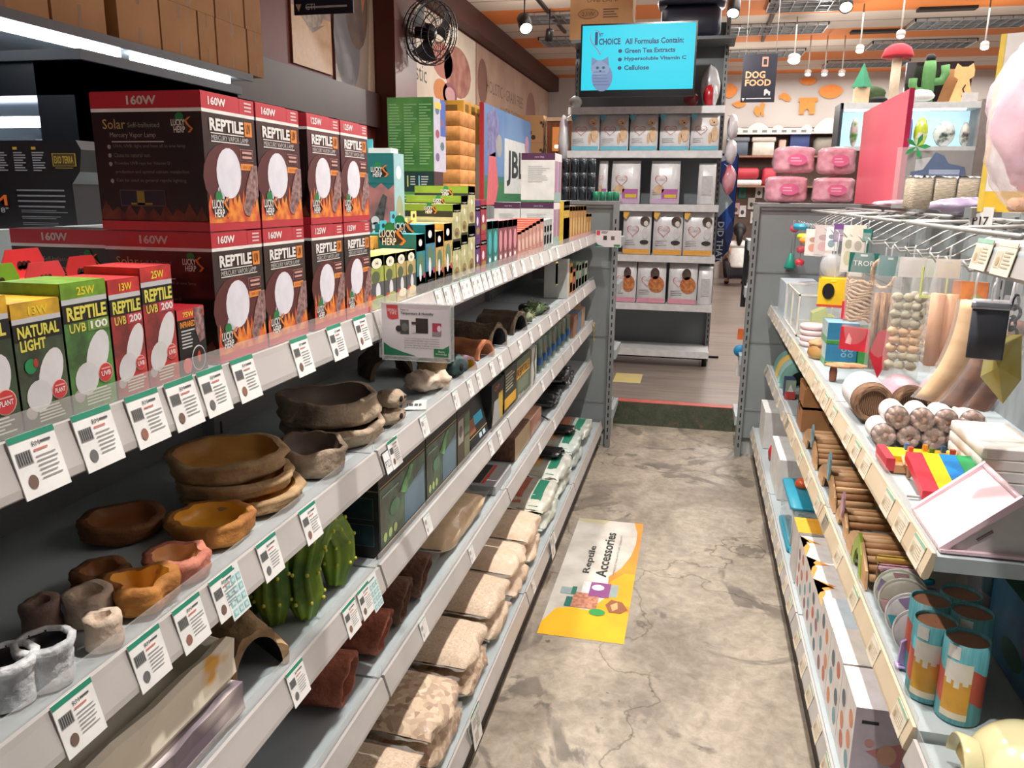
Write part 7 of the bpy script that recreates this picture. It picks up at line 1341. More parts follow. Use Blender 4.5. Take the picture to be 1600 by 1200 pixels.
def troffer(x0, x1, y0, y1, lab):
    g = thing('ceiling_light', lab, 'lamp', ((x0 + x1) / 2, (y0 + y1) / 2, CEILZ - .035)); w, l = (x1 - x0) / 2, (y1 - y0) / 2
    mb = MB(); mb.box(-w, w, -l, l, .025, .033, TROF)
    for a in ((-w, -w + .015, -l, l), (w - .015, w, -l, l), (-w, w, -l, -l + .015), (-w, w, l - .015, l)): mb.box(a[0], a[1], a[2], a[3], -.005, .03, SILV)
    mb.make('frame', g); mb = MB(); n = max(int(w * 2 / .12), 3)
    for k in range(1, n): x = -w + 2 * w * k / n; mb.box(x - .003, x + .003, -l, l, -.002, .024, SILV)
    for k in (-.34, 0, .34): mb.box(-w, w, 2 * l * k - .003, 2 * l * k + .003, -.002, .024, SILV)
    mb.make('louvre_grid', g); return g
for k, (x, y, w) in enumerate([(-1.85, 10.1, .6), (-2.0, 11.6, .5), (.75, 11.2, 1.3), (1.0, 9.9, .8), (.7, 13.0, 1.3), (3.0, 11.2, 1.3), (2.8, 12.6, 1.3), (2.4, 14.2, 1.2), (3.2, 9.6, 1.2)]):
    troffer(x - w / 2, x + w / 2, y - .28, y + .28, 'silver louvred ceiling light %s' % ['near the poster wall', 'deeper along the poster wall', 'above the dog food sign', 'in front of the dog food sign', 'against the far wall over the orange cut-outs', 'above the cactus cat tree', 'behind the red mushroom', 'deepest, over the green cone', 'nearest the cream header board'][k])
for k, (x, y) in enumerate([(2.55, 10.4), (2.05, 11.6)]): MB().box(x - .3, x + .3, y - .07, y + .07, CEILZ - .03, CEILZ - .001, mat('vent_black', (30, 28, 28), .6)).make('air_vent', None, label='black slot air vent %s the ceiling' % ['nearer, toward the header board on', 'farther, above the red mushroom on'][k], cat='vent')
DF = thing('hanging_sign', 'dark navy hanging sign reading dog food with orange letters', 'sign', (.353, 9.0, 2.58)); mb = MB(); NAV = mat('sign_navy', (34, 36, 52), .5); w, h = .335, .465; mb.box(0, w, 0, .01, 0, h, NAV); mb.make('sign_board', DF); mb = MB(); f = nface(mb, -.0005, 0, w, 0, h); OG = flat((240, 176, 130))
f.text('DOG', .1, .5, .68, .65, OG, 1, .03).text('FOOD', .1, .34, .86, .48, OG, 1, .03); f.rect(.56, .74, .74, .94, (206, 140, 120), 1).rect(.6, .78, .7, .9, (34, 36, 52), 2); f.lines(.16, .05, .9, .1, 1, (206, 206, 206), 1, rag=0); f.poly([(.03, .09), (.12, .09), (.075, .02)], (236, 226, 214), 1); f.poly([(.68, .14), (.68, .26), (.74, .28), (.8, .24), (.86, .22), (.86, .14), (.82, .14), (.8, .18), (.74, .18), (.72, .14)], (206, 206, 206), 1); mb.make('sign_lettering', DF)
for x in (.02, w - .02): MB().tube([(x, .005, h), (x, .005, CEILZ - .03 - 2.58)], .003, WIRE, 5).make('wire', DF)
# ---------------------------------------------------------------- far wall shelving and cut-outs
ORG = mat('orange_cutout', (226, 132, 50), .6)
FW_ = 15.185
def cutout(px, py, pts, lab, s=1):
    P = at(px, py, y=FW_); mb = MB(); mb.prism([(x * s, z * s) for x, z in pts], -.012, .0, ORG, 'y'); mb.make('wall_cutout', None, (P.x, FW_, P.z), label=lab, cat='cutout')
el = lambda a, b, n=20, ph=0, wob=0: [(a * math.cos(t) * (1 + wob * math.sin(3 * t + ph)), b * math.sin(t) * (1 + wob * math.cos(4 * t))) for t in [2 * math.pi * k / n for k in range(n)]]
cutout(1263, 127, el(.14, .06, wob=.06), 'small orange cloud cut-out close under the ceiling'); cutout(1298, 143, el(.19, .11, wob=.04), 'large orange oval cloud cut-out on the far wall'); cutout(1227, 152, [(-.1, .03), (-.04, .08), (.04, .05), (.1, -.02), (.07, -.07), (.0, -.06), (-.06, -.02), (-.1, -.03)], 'orange fish cut-out beside the dog food sign')
cutout(1262, 165, [(-.14, .13), (.15, .13), (.16, .07), (.12, .06), (.12, -.14), (.03, -.14), (.03, -.08), (-.01, -.05), (-.05, -.08), (-.05, -.14), (-.13, -.14), (-.13, .06), (-.16, .06)], 'orange dog house cut-out with an arched doorway'); cutout(1140, 142, el(.13, .11, wob=.08), 'orange blob cut-out beside the display'); cutout(1155, 163, el(.11, .05, wob=.1), 'orange tortoise cut-out below the blob'); cutout(1187, 172, [(-.04, -.1), (-.1, -.02), (-.06, .08), (.0, .04), (.03, .14), (.08, .1), (.06, 0), (.08, -.1), (.04, -.1), (.02, -.03), (0, -.1)], 'orange cat cut-out under the dog food sign')
FS = thing('wall_shelf', 'far brown wall shelving with cream scalloped top', 'shelving', (0, 14.75, 0)); yb = 14.75
X0, X1 = at(1138, 245, y=yb).x, at(1420, 245, y=yb).x; Zs = [at(1200, 206, y=yb).z, at(1200, 243, y=yb).z, at(1200, 290, y=yb).z]
BRS = mat('brown_shelf_board', (150, 104, 84), .6); MB().box(X0, X1, .38, .41, .172, Zs[0] + .1, mat('brown_back', (104, 84, 74), .7)).make('back_panel', FS)
for k, z in enumerate(Zs): MB().box(X0, X1, 0, .4, z - .03, z, [mat('white_shelf', (222, 216, 208), .5), BRS, BRS][k]).make('shelf', FS)
for k, (a, b, hh) in enumerate([(1142, 1168, .05), (1165, 1205, .13), (1204, 1228, .09), (1250, 1272, .1), (1270, 1318, .2)]):
    xa, xb = at(a, 200, y=yb).x, at(b, 200, y=yb).x; n = 12; mb = MB(); mb.prism([(xa, Zs[0])] + [(xa + (xb - xa) * i / n, Zs[0] + hh * math.sin(math.pi * i / n) + .02) for i in range(n + 1)] + [(xb, Zs[0])], .02 - .0 * k, .05, mat('cream_scallop', (232, 222, 200), .5), 'y'); mb.make('scallop', FS)
mb = MB(); f = nface(mb, -.001, X0, at(1268, 200, y=yb).x, Zs[0] - .04, Zs[0] + .06); f.rect(0, 0, 1, 1, (206, 204, 200), 1)
for k in range(8): f.rect(.04 + .12 * k, .3, .1 + .12 * k, .7, (120, 116, 114), 2)
mb.make('price_strip', FS)
def fbox(nm, px0, px1, py0, py1, c, lab, cat, y=yb + .06, d=.26, r=.02, top=None, z=None):
    a, b = at(px0, py1, y=y), at(px1, py0, y=y); z0 = a.z if z is None else z; mb = MB(); mb.rbox(a.x, b.x, y, y + d, z0, max(b.z, z0 + .05), r, mat('far_%s_%d_%d' % (nm, *c[:2]), c, .5, c2=tuple(int(v * .88) for v in c), ns=8)); o = mb.make(nm, None, label=lab, cat=cat)
    if top: MB().rbox(a.x - .02, b.x + .02, y - .02, y + d, max(b.z, z0 + .05) - .06, max(b.z, z0 + .05) + .02, r, mat('far_lid_%d' % top[0], top, .5)).make('lid', o)
    return o
Z2 = Zs[1] + .001; Z3 = Zs[2] + .001
fbox('litter_box', 1136, 1170, 216, 241, (96, 108, 124), 'slate grey cat litter box on the far brown shelf', 'litter box', top=(120, 124, 130), z=Z2); fbox('litter_box', 1175, 1211, 216, 241, (226, 220, 208), 'cream cat litter box on the far brown shelf', 'litter box', top=(206, 196, 186), z=Z2); fbox('pink_pack', 1216, 1229, 218, 241, (206, 166, 150), 'small peach pack beside the cream litter box', 'pack', z=Z2)
fbox('navy_box', 1233, 1266, 209, 241, (36, 56, 120), 'navy picture box on the far shelf above the pink bags', 'box', r=.005, z=Z2); fbox('pet_carrier', 1270, 1318, 214, 241, (136, 128, 116), 'grey-brown pet carrier on the far shelf', 'carrier', r=.08, z=Z2)
fbox('dotted_cushion', 1148, 1187, 262, 279, (206, 60, 74), 'red dotted pet cushion on the lower far shelf', 'cushion', r=.05, z=Z3 + .11); fbox('white_cushion', 1148, 1191, 281, 288, (232, 230, 226), 'white pet cushion under the red dotted one', 'cushion', r=.04, z=Z3); fbox('red_cushion', 1190, 1214, 262, 288, (196, 54, 70), 'plain red cushion half behind the pink bags', 'cushion', r=.05, z=Z3)
for k, (px, py, c) in enumerate([(1160, 300, (20, 120, 104)), (1160, 330, (236, 232, 230)), (1150, 326, (220, 176, 176)), (1174, 318, (214, 206, 200)), (1186, 300, (230, 226, 220)), (1178, 340, (226, 222, 218))]):
    P = at(px, py, y=15.10); mb = MB(); mb.box(-.06, .06, 0, .03, -.1, .1, flat(c)); n_ = nface(mb, -.0005, -.06, .06, -.1, .1); n_.oval(.5, .4, .25, .2, (70, 70, 76), 1); mb.make('hanging_pack', None, (P.x, 15.10, P.z), label=['teal', 'white', 'salmon', 'grey-white', 'off-white', 'pale'][k] + ' hang pack on the far pegboard %s' % ['just under the cushions', 'with a black leash picture', 'next to the blue banner', 'beneath the cushions\' edge', 'high by the pink bags', 'low by the pink bags'][k], cat='pack')
# crouching customer at the far end
PX = at(1153, 400, y=13.9).x; PPos = Vector((PX, 13.9, .172))
SKIN = mat('skin', (206, 160, 132), .6); SHIRT = mat('white_cloth', (236, 234, 230), .8); TROU = mat('dark_cloth', (40, 38, 42), .8); HAIR = mat('black_hair', (26, 22, 22), .6, ns=60, stretch=(1, 1, .2))
def skin(name, verts, edges, rad, m, parent, sub=2, **kw):
    me = bpy.data.meshes.new(name); me.from_pydata(verts, edges, []); o = bpy.data.objects.new(name, me); COL.objects.link(o); me.materials.append(m)
    s_ = o.modifiers.new('skin', 'SKIN'); s_.use_smooth_shade = True; o.modifiers.new('sub', 'SUBSURF').levels = sub; o.modifiers['sub'].render_levels = sub
    for i, r in enumerate(rad): me.skin_vertices[0].data[i].radius = (r, r) if not isinstance(r, tuple) else r
    me.skin_vertices[0].data[0].use_root = True
    if parent: o.parent = parent
    return tag(o, **kw)
V = [(0, 0, .30), (0, -.02, .48), (0, -.05, .68), (0, -.07, .76), (0, -.09, .82), (0, -.10, .90), (-.17, -.06, .70), (-.22, -.16, .50), (-.16, -.34, .42), (.17, -.06, .70), (.22, -.16, .50), (.16, -.34, .42), (-.10, -.02, .28), (-.16, -.40, .42), (-.14, -.30, .08), (-.14, -.42, .03), (.10, -.02, .28), (.16, -.40, .42), (.14, -.30, .08), (.14, -.42, .03)]
E_ = [(0, 1), (1, 2), (2, 3), (3, 4), (4, 5), (2, 6), (6, 7), (7, 8), (2, 9), (9, 10), (10, 11), (0, 12), (12, 13), (13, 14), (14, 15), (0, 16), (16, 17), (17, 18), (18, 19)]
Rr = [.13, .13, .13, .055, .06, .085, .055, .04, .03, .055, .04, .03, .09, .065, .045, .035, .09, .065, .045, .035]
PSN = skin('person', V, E_, Rr, SKIN, None, label='person crouching at the far end in a white top with dark hair', cat='person'); PSN.location = PPos; PSN.rotation_euler = (0, 0, math.pi)
skin('white_top', [V[i] for i in (1, 2, 0, 6, 7, 9, 10)], [(0, 1), (0, 2), (1, 3), (3, 4), (1, 5), (5, 6)], [.165, .155, .165, .075, .06, .075, .06], SHIRT, PSN)
skin('trousers', [V[0], V[12], V[13], V[14], V[16], V[17], V[18]], [(0, 1), (1, 2), (2, 3), (0, 4), (4, 5), (5, 6)], [.15, .105, .08, .06, .105, .08, .06], TROU, PSN)
MB().ball((0, -.075, .93), (.105, .115, .12), HAIR, 16, 10, .05, 2).make('hair', PSN); MB().tube([(0, .0, .95), (0, .07, .88), (0, .09, .76), (0, .085, .68)], [.05, .06, .05, .02], HAIR, 8).make('ponytail', PSN)
for sx_ in (-.14, .14): mb = MB(); mb.ball((sx_, -.40, .03), (.045, .11, .03), SLOT, 10, 6); mb.make('shoe', PSN)
mb = MB(); mb.ball((0, -.205, .915), (.012, .02, .016), SKIN, 8, 6); mb.make('nose', PSN)
# ---------------------------------------------------------------- lit display case with cat trees
LC = thing('lit_cabinet', 'lit pale blue display cabinet behind the coral red board', 'cabinet', (0, 9.0, 0)); x0, x1 = 1.36, 2.62; LB = mat('light_blue_back', (200, 230, 240), .5, emit=.55, ecol=(190, 226, 240)); WFR = mat('cabinet_white', (220, 224, 226), .4); DBR = mat('dark_brown_cab', (84, 56, 48), .6)
MB().box(x0, x1, .30, .32, 2.14, 2.52, LB).make('lit_back', LC); MB().box(x0 - .02, x1 + .02, -.02, .34, 2.50, 2.56, WFR).make('top', LC); MB().box(x0 - .02, x1 + .02, -.01, .34, 2.10, 2.14, WFR).make('shelf', LC); MB().box(x0 - .02, x1 + .02, .0, .34, .172, 2.10, DBR).make('body', LC)
MB().box(x0 - .03, x0, -.02, .34, 2.1, 2.56, mat('frame_dark', (50, 60, 70), .4)).make('side_frame', LC); MB().box(x1 - .0, x1 + .12, -.03, .3, 1.6, 2.58, mat('grey_cab_post', (150, 140, 136), .5)).make('corner_post', LC); MB().box(x0 + .02, x1 - .12, .02, .05, 2.485, 2.5, mat('cab_tube', (255, 255, 255), .3, emit=5)).make('light_tube', LC)
for k, (px0, px1, py0, py1, c, lab, cc) in enumerate([(1420, 1428, 188, 232, (30, 80, 170), 'narrow blue pack beside the coral board in the lit cabinet', None), (1426, 1454, 186, 232, (206, 222, 40), 'lime yellow pouch in the lit cabinet', (240, 240, 230)), (1457, 1497, 188, 229, (236, 240, 238), 'large white pouch with dark lettering in the lit cabinet', (60, 90, 80)), (1499, 1520, 190, 229, (222, 222, 214), 'grey-white pouch with a round mark in the lit cabinet', (90, 90, 90)), (1327, 1345, 180, 226, (226, 200, 196), 'pink and green pack at the dark frame of the lit cabinet', (90, 150, 60))]):
    a, b = at(px0, py1, y=9.06), at(px1, py0, y=9.06); mb = MB(); mb.ball((0, 0, (b.z - a.z) / 2), ((b.x - a.x) / 2, .05, (b.z - a.z) / 2), mat('pouch_%d_%d' % (c[0], k), c, .35, c2=cc or c, ns=12, lo=.36, hi=.5, coat=.4), 16, 10, .08, k); mb.make('snack_pouch', None, ((a.x + b.x) / 2, 9.10, 2.141), label=lab, cat='pouch')
GT = (50, 140, 104)
def topthing(nm, lab, px, cat='cat tree'): P = at(px, 162, y=9.15); return thing(nm, lab, cat, (P.x, 9.15, 2.561))
g = topthing('cone_tree', 'green cone topped cat post on a wooden block', 1344); MB().lathe([(.10, .16), (.001, .40)], mat('green_felt_cone', GT, .7), 4, smooth=False).make('cone', g); MB().box(-.07, .07, -.05, .05, 0, .16, mat('tree_wood', (214, 186, 150), .6)).make('wood_block', g)
g = topthing('mushroom_tree', 'red mushroom cat post with a pale trunk', 1394); MB().tube([(0, 0, 0), (0, 0, .46)], .045, mat('sisal', (226, 206, 180), .8, ns=40, stretch=(1, 1, 6)), 12).make('trunk', g); MB().lathe([(.001, .44), (.14, .44), (.15, .455), (.12, .53), (.06, .565), (.001, .575)], mat('red_velvet', (190, 48, 60), .8), 22).make('cap', g)
CG_ = mat('cactus_plush', (96, 150, 90), .8, ns=30); g = topthing('cactus_tree', 'green cactus shaped cat post with two arms', 1446)
MB().tube([(0, 0, 0), (0, 0, .33), (0, 0, .4)], [.06, .06, .05], CG_, 12).make('trunk', g); MB().tube([(0, 0, .2), (.12, 0, .21), (.15, 0, .28), (.14, 0, .36)], .04, CG_, 10).make('arm', g); MB().tube([(0, 0, .12), (-.11, 0, .12), (-.14, 0, .18), (-.14, 0, .24)], .04, CG_, 10).make('arm', g); MB().ball((0, 0, .43), (.05, .05, .04), SLOT, 10, 6).make('dark_top', g)
CW = mat('cat_board', (232, 180, 120), .6); CWD = mat('cat_board_dark', (170, 122, 80), .6)
for k, (px, m, lab, dy) in enumerate([(1501, CW, 'orange-tan cat silhouette board with a curled black tail', 0), (1487, CWD, 'darker cat silhouette board behind the tan one', .14)]):
    g = topthing('cat_silhouette', lab, px); g.location.y += dy; g.location.z += .002; mb = MB(); mb.prism([(-.11, 0), (-.05, .22), (-.09, .25), (-.09, .31), (-.07, .37), (-.03, .34), (.03, .34), (.07, .37), (.09, .31), (.09, .25), (.05, .22), (.11, 0)], 0, .02, m, 'y'); mb.make('board', g)
    if not k: mb = MB(); mb.tube([(0, -.004, .06), (.02, -.004, .09), (.0, -.004, .13), (.02, -.004, .17)], .006, SLOT, 6); mb.make('tail_mark', g)
MB().box(1.98, 2.60, 9.33, 9.36, 2.562, 2.98, mat('smoky_glass', (40, 34, 36), .15, coat=.5)).make('glass_board', None, label='dark smoky glass board behind the cat silhouettes', cat='board')
g = topthing('green_bush', 'dark green round bush beside the green cone', 1370, 'ornament'); g.location.y += .12; MB().ball((0, 0, .1), (.10, .06, .09), mat('bush_green', (64, 84, 52), .8, ns=40, bump=.6), 14, 9, .2, 3).make('crown', g); MB().box(-.06, .06, -.04, .04, 0, .03, SLOT).make('base', g)
P = at(1438, 160, y=9.02); MB().ball((0, 0, .06), (.13, .045, .06), mat('white_cloth_pack', (236, 236, 234), .6, ns=10), 14, 8, .15, 2).make('white_pack', None, (P.x, 9.03, 2.562), label='white wrapped pack on the cabinet before the cactus post', cat='pack'); MB().box(0, .14, 0, .01, 0, .08, flat((226, 222, 220))).make('price_sign', None, (2.44, 8.985, 2.562), label='white price sign on the cabinet corner', cat='sign'); P = at(1372, 162, y=9.02); MB().ball((0, 0, .03), (.09, .045, .03), mat('black_cloth', (30, 28, 30), .7), 12, 6, .1, 3).make('black_cloth', None, (P.x, 9.03, 2.562), label='black folded cloth on the cabinet before the mushroom post', cat='cloth')
AS = thing('acrylic_sign', 'clear acrylic sign with a slate blue wave shape above the hay bales', 'sign', (.735, 3.45, 1.593)); MB().box(0, .27, 0, .004, 0, .23, film('acrylic_clear', (206, 206, 206), .25, .08, 5, .05)).make('acrylic_sheet', AS); mb = MB(); f = nface(mb, -.001, 0, .27, 0, .23); f.poly([(.22, .3), (.2, .6), (.36, .64), (.5, .92), (.62, .86), (.68, .74), (.9, .68), (.95, .3)], (86, 100, 130), 1); f.lines(.44, .56, .84, .66, 1, (156, 166, 190), 2, .8, 0); mb.make('printed_wave', AS); P = Vector((.86, 3.44, 1.593 + .19))
mb = MB()
for k in range(5): a = 6.28 * k / 5; mb.add([(0, 0, 0), (.03 * math.cos(a + .3), -.004, .03 * math.sin(a + .3)), (.05 * math.cos(a), -.006, .05 * math.sin(a)), (.03 * math.cos(a - .3), -.004, .03 * math.sin(a - .3))], [(0, 1, 2, 3)], mat('leaf_green', (40, 130, 70), .5))
mb.make('leaf_sprig', None, (.80, 3.446, 1.825), label='green plastic leaf sprig on the corner of the acrylic sign', cat='leaf')
# ---------------------------------------------------------------- behind the reptile run
ZB = 1.5505
def rearbox(nm, lab, px0, px1, pyt, z0, y, d, c, near=None, side=None, pyb=None):
    x0, x1 = at(px0, 250, y=y).x, min(at(px1, 250, y=y).x, -1.055); zt = at((px0 + px1) / 2, pyt, y=y).z; mb = MB(); h = zt - z0; mb.box(x0 - x1, 0, 0, d, 0, h, mat('box_%d_%d_%d' % c, c, .45)); 
    if near: near(nface(mb, 0, x0 - x1, 0, 0, h))
    if side: side(lface(mb, 0, 0, d, 0, h))
    mb.make(nm, None, (x1, y, z0), label=lab, cat='box'); return zt
def gnear(n):
    n.rect(0, 0, 1, 1, mat('green_chart', (96, 150, 70), .4, c2=(60, 116, 56), ns=6)); n.rect(.34, .05, .345, .92, (60, 110, 50), 2).rect(.67, .05, .675, .92, (60, 110, 50), 2)
    for k in range(3): n.lines(.03 + .33 * k, .08, .31 + .33 * k, .92, 22, (140, 186, 120), 2, .4, .5)
def gside(f): f.rect(0, 0, 1, 1, (186, 184, 200)); [f.oval(.3 + .4 * (k % 2), .2 + .16 * k, .16, .06, [(110, 90, 130), (80, 110, 120), (150, 70, 90)][k % 3], 2) for k in range(5)]; f.rect(.55, .5, 1, 1, (60, 90, 170), 1.5); f.rect(.1, .86, .6, .95, (226, 190, 70), 3)
z = rearbox('green_carton', 'green carton with pale writing, lowest of its stack', 626, 693, 300, ZB, 3.2, .1, (70, 140, 60), lambda n: n.rect(0, 0, 1, 1, (76, 150, 66)).lines(.1, .6, .6, .9, 2, (170, 206, 150), 2), lambda f: f.rect(0, 0, 1, 1, (190, 186, 180)).rect(.1, .2, .8, .6, (222, 170, 60), 2))
z = rearbox('green_carton', 'dark green flat carton with two small white captions', 625, 678, 268, z + .001, 3.2, .12, (22, 52, 44), lambda n: n.rect(0, 0, 1, 1, (24, 56, 48)).lines(.3, .3, .45, .8, 4, (200, 206, 200), 2).lines(.62, .3, .85, .8, 4, (200, 206, 200), 2).rect(.2, .25, .24, .8, (200, 210, 120), 2).rect(.54, .25, .58, .8, (150, 200, 220), 2), lambda f: f.rect(0, 0, 1, 1, (70, 36, 40)))
rearbox('green_carton', 'tall green carton covered in three columns of writing', 607, 678, 152, z + .001, 3.2, .16, (80, 146, 60), gnear, gside)
CRKM = mat('cork_pack', (206, 142, 74), .7, c2=(182, 118, 58), ns=30, bump=.3); zz0 = 1.552
cb = None
for c_ in range(2):
    for r_ in range(7):
        mb = MB(); mb.rbox(-.12, 0, 0, .125, 0, .062, .004, CRKM)
        if cb is None: cb = mb.make('cork_pack', None, (-1.058, 3.58, zz0), label='tan wrapped cork pack in the neat stack behind the slim boxes', cat='pack', group='tan cork packs')
        else: o = cb.copy(); COL.objects.link(o); o.location = (-1.058, 3.58 + .128 * c_, zz0 + .0625 * r_)
YB = mat('yellow_tub_card', (240, 182, 66), .45)
for k in range(3):
    mb = MB(); mb.box(-.16, 0, 0, .11, 0, .52, YB); n_ = nface(mb, 0, -.16, 0, 0, .52); n_.rect(.25, .9, .8, .96, (150, 110, 40), 1).rect(0, .84, 1, .85, (206, 150, 50), 1).rect(.25, .74, .8, .8, (150, 110, 40), 1); lface(mb, 0, 0, .11, 0, .52).rect(.2, .9, .8, .97, (150, 110, 40), 1); mb.make('yellow_carton', None, (-1.135, 3.90 + .113 * k, ZB), label='yellow carton with brown strip, %s the cork packs' % ['directly behind', 'second behind', 'third behind'][k], cat='box')
JB = thing('brand_board', 'JBL header board with fish picture and red edge above the slim boxes', 'board', (-1.075, 4.06, 1.575)); JW, JH = 1.16, .50
MB().box(-.02, 0, 0, JW, 0, JH, mat('board_white', (226, 232, 228), .4)).make('board', JB); mb = MB(); mb.box(-.021, .001, -.012, 0, 0, JH + .002, flat((176, 44, 56))); mb.make('red_edge', JB)
mb = MB(); f = lface(mb, .0005, 0, JW, 0, JH); f.rect(0, .3, 1, 1, mat('sea_sky_print', (110, 150, 200), .4, c2=(70, 116, 176), ns=2)); f.rect(0, .0, 1, .24, (52, 128, 84), 1); f.rect(0, .24, 1, .74, mat('teal_print2', (60, 130, 124), .4), .8); f.poly([(.38, .12), (.38, .72), (.86, .72), (.86, .12)], (226, 234, 232), 2); f.text('JBL', .43, .2, .83, .6, (36, 50, 50), 3, .03); f.poly([(.04, 0), (.2, .0), (.26, .2), (.2, .55), (.08, .5)], (222, 110, 120), 2); f.poly([(.05, .5), (.2, .5), (.28, .85), (.18, 1), (.04, .9)], mat('fin_print', (140, 140, 190), .4, c2=(100, 96, 150), ns=20), 2); f.oval(.27, .62, .06, .12, (170, 170, 170), 3).oval(.9, .7, .05, .12, (206, 150, 180), 2); mb.make('fish_print', JB); MB().box(-.05, -.021, .02, .1, 0, .3, POST).make('stand', JB)
# far cartons beside the poster wall
PCT = mat('printed_carton', (176, 134, 90), .7, c2=(60, 40, 30), ns=9, nd=0, lo=.3, hi=.32, kind='voronoi'); pc = None
for r_ in range(5):
    for c_ in range(2):
        mb = MB(); mb.box(0, .22, 0, .2, 0, .27, PCT)
        if pc is None: pc = mb.make('printed_carton', None, (-2.06, 8.5, .172 + .9), label='brown carton with dark prints in the tall pile by the poster wall', cat='box', group='printed cartons')
        else: o = pc.copy(); COL.objects.link(o); o.location = (-2.06 + .222 * c_, 8.5, 1.072 + .272 * r_)
MB().box(-2.08, -1.60, 8.48, 8.72, .172, 1.07, DBR).make('dark_cabinet', None, label='dark low cabinet carrying the printed cartons', cat='cabinet')
WC = thing('wood_cabinet', 'wooden cabinet with a warm lamp behind the JBL board', 'cabinet', (-1.58, 8.5, .172)); WDC = mat('warm_wood', (150, 96, 60), .5, c2=(120, 72, 44), ns=5, stretch=(6, 6, 1)); MB().box(0, .26, .0, .2, 0, 2.2, WDC).make('body', WC); MB().box(-.01, .27, -.01, .21, 2.2, 2.235, mat('pale_top', (236, 206, 170), .5)).make('top', WC); MB().box(.06, .20, -.006, -.001, 1.9, 2.14, mat('amber_glow', (206, 130, 70), .5, emit=.35)).make('lit_niche', WC); MB().box(.09, .17, -.009, -.0065, 1.93, 1.96, mat('niche_lamp', (255, 236, 200), .3, emit=5)).make('lamp', WC)
# ---------------------------------------------------------------- poster wall, fan, column
MB().box(-2.799, -2.6, 6.85, 7.4, 0, CEILZ, mat('column_brown', (104, 52, 44), .55, c2=(92, 46, 40), ns=3)).make('column_left', kind='structure')
MB().box(-2.7995, -2.74, -1, 6.84, 2.18, 2.46, DARKW).make('trim_wall_band', kind='structure')
MB().box(-2.7995, -2.755, 4.74, 4.82, 0, 3.46, DARKW).make('trim_wall_post', kind='structure')
def poster(lab, y0, y1, z0, z1, draw, base):
    g = MB(); g.box(-2.7995, -2.785, y0, y1, z0, z1, base); f = lface(g, -2.785, y0, y1, z0, z1); draw(f); g.make('wall_poster', None, label=lab, cat='poster')
FUR = mat('cat_fur_print', (206, 190, 170), .6, c2=(140, 120, 104), ns=20, nd=5); DOGB = mat('dog_print', (110, 76, 56), .6, c2=(70, 50, 42), ns=5, nd=4)
poster('yellow poster with a pale cat head, beside the brown column', 5.38, 6.0, 2.50, 3.44, lambda f: f.rect(0, 0, 1, .4, (214, 152, 62)).oval(.5, .6, .42, .3, FUR, 2).poly([(.2, .36), (.5, .26), (.85, .36), (.5, .3)], (120, 80, 40), 3), mat('poster_brown', (150, 100, 70), .5, ns=4))
poster('brown poster with a dark dog, against the brown column', 6.06, 6.84, 2.47, 3.44, lambda f: f.oval(.3, .35, .32, .4, mat('grey_dog', (110, 106, 110), .6, ns=8), 1).oval(.55, .7, .3, .4, DOGB, 2).poly([(.62, 1), (.95, 1), (.7, .6)], (176, 100, 60), 3).poly([(.8, 0), (1, 0), (1, 1), (.9, .7)], (206, 186, 160), 1), mat('poster_tan', (150, 130, 116), .5, ns=4))
def mural(f):
    f.text('Holistic', .02, .22, .3, .40, (60, 54, 50), 2); f.oval(.48, .2, .1, .14, (206, 130, 70), 2).oval(.6, .2, .1, .14, (140, 76, 90), 2).oval(.6, .2, .07, .09, (196, 150, 150), 3).oval(.5, .55, .14, .2, (176, 110, 96), 1).oval(.72, .5, .2, .3, mat('food_print', (176, 126, 110), .6, c2=(140, 86, 76), ns=6), 1).rect(.42, 0, 1, .1, (110, 90, 76), 1)
poster('pale mural with the script word holistic and fruit, behind the fan', 7.42, 10.1, 2.52, 3.44, mural, mat('mural_cream', (222, 210, 194), .55, c2=(206, 190, 172), ns=2))
poster('long tan mural with faded lettering along the far poster wall', 10.14, 15.1, 2.52, 3.44, lambda f: f.text('HOLISTIC - GRAIN FREE', .1, .45, .55, .62, (120, 100, 86), 1).text('A NEW EXPERIENCE', .25, .2, .6, .34, (120, 100, 86), 1).oval(.06, .55, .05, .3, (130, 90, 76), 1).oval(.68, .4, .08, .4, (150, 110, 104), 1).oval(.9, .4, .08, .35, (190, 170, 156), 1), mat('mural_tan', (186, 156, 136), .55, c2=(170, 138, 120), ns=2))
FN = thing('wall_fan', 'black wall fan in a round wire cage on the poster wall', 'fan', (-2.42, 7.25, 3.02), rz=-.35, rot=(0, .25, -.5)); R_F = .27; CGM = mat('cage_wire', (24, 24, 26), .4)
mb = MB()
for rr, xx in ((R_F, 0), (R_F * .98, .07), (R_F * .75, .11), (R_F * .5, .125), (R_F * .25, .13), (R_F * .98, -.06), (R_F * .6, -.09)): mb.tube([(xx, rr * math.cos(a), rr * math.sin(a)) for a in [2 * math.pi * k / 28 for k in range(29)]], .005 if xx else .009, CGM, 5, caps=False)
for k in range(28): a = 2 * math.pi * k / 28; mb.tube([(-.09, R_F * .4 * math.cos(a), R_F * .4 * math.sin(a)), (-.05, R_F * .96 * math.cos(a), R_F * .96 * math.sin(a)), (0, R_F * math.cos(a), R_F * math.sin(a)), (.07, R_F * .97 * math.cos(a), R_F * .97 * math.sin(a)), (.13, R_F * .2 * math.cos(a), R_F * .2 * math.sin(a))], .0025, CGM, 4, caps=False)
mb.make('cage_lattice', FN)
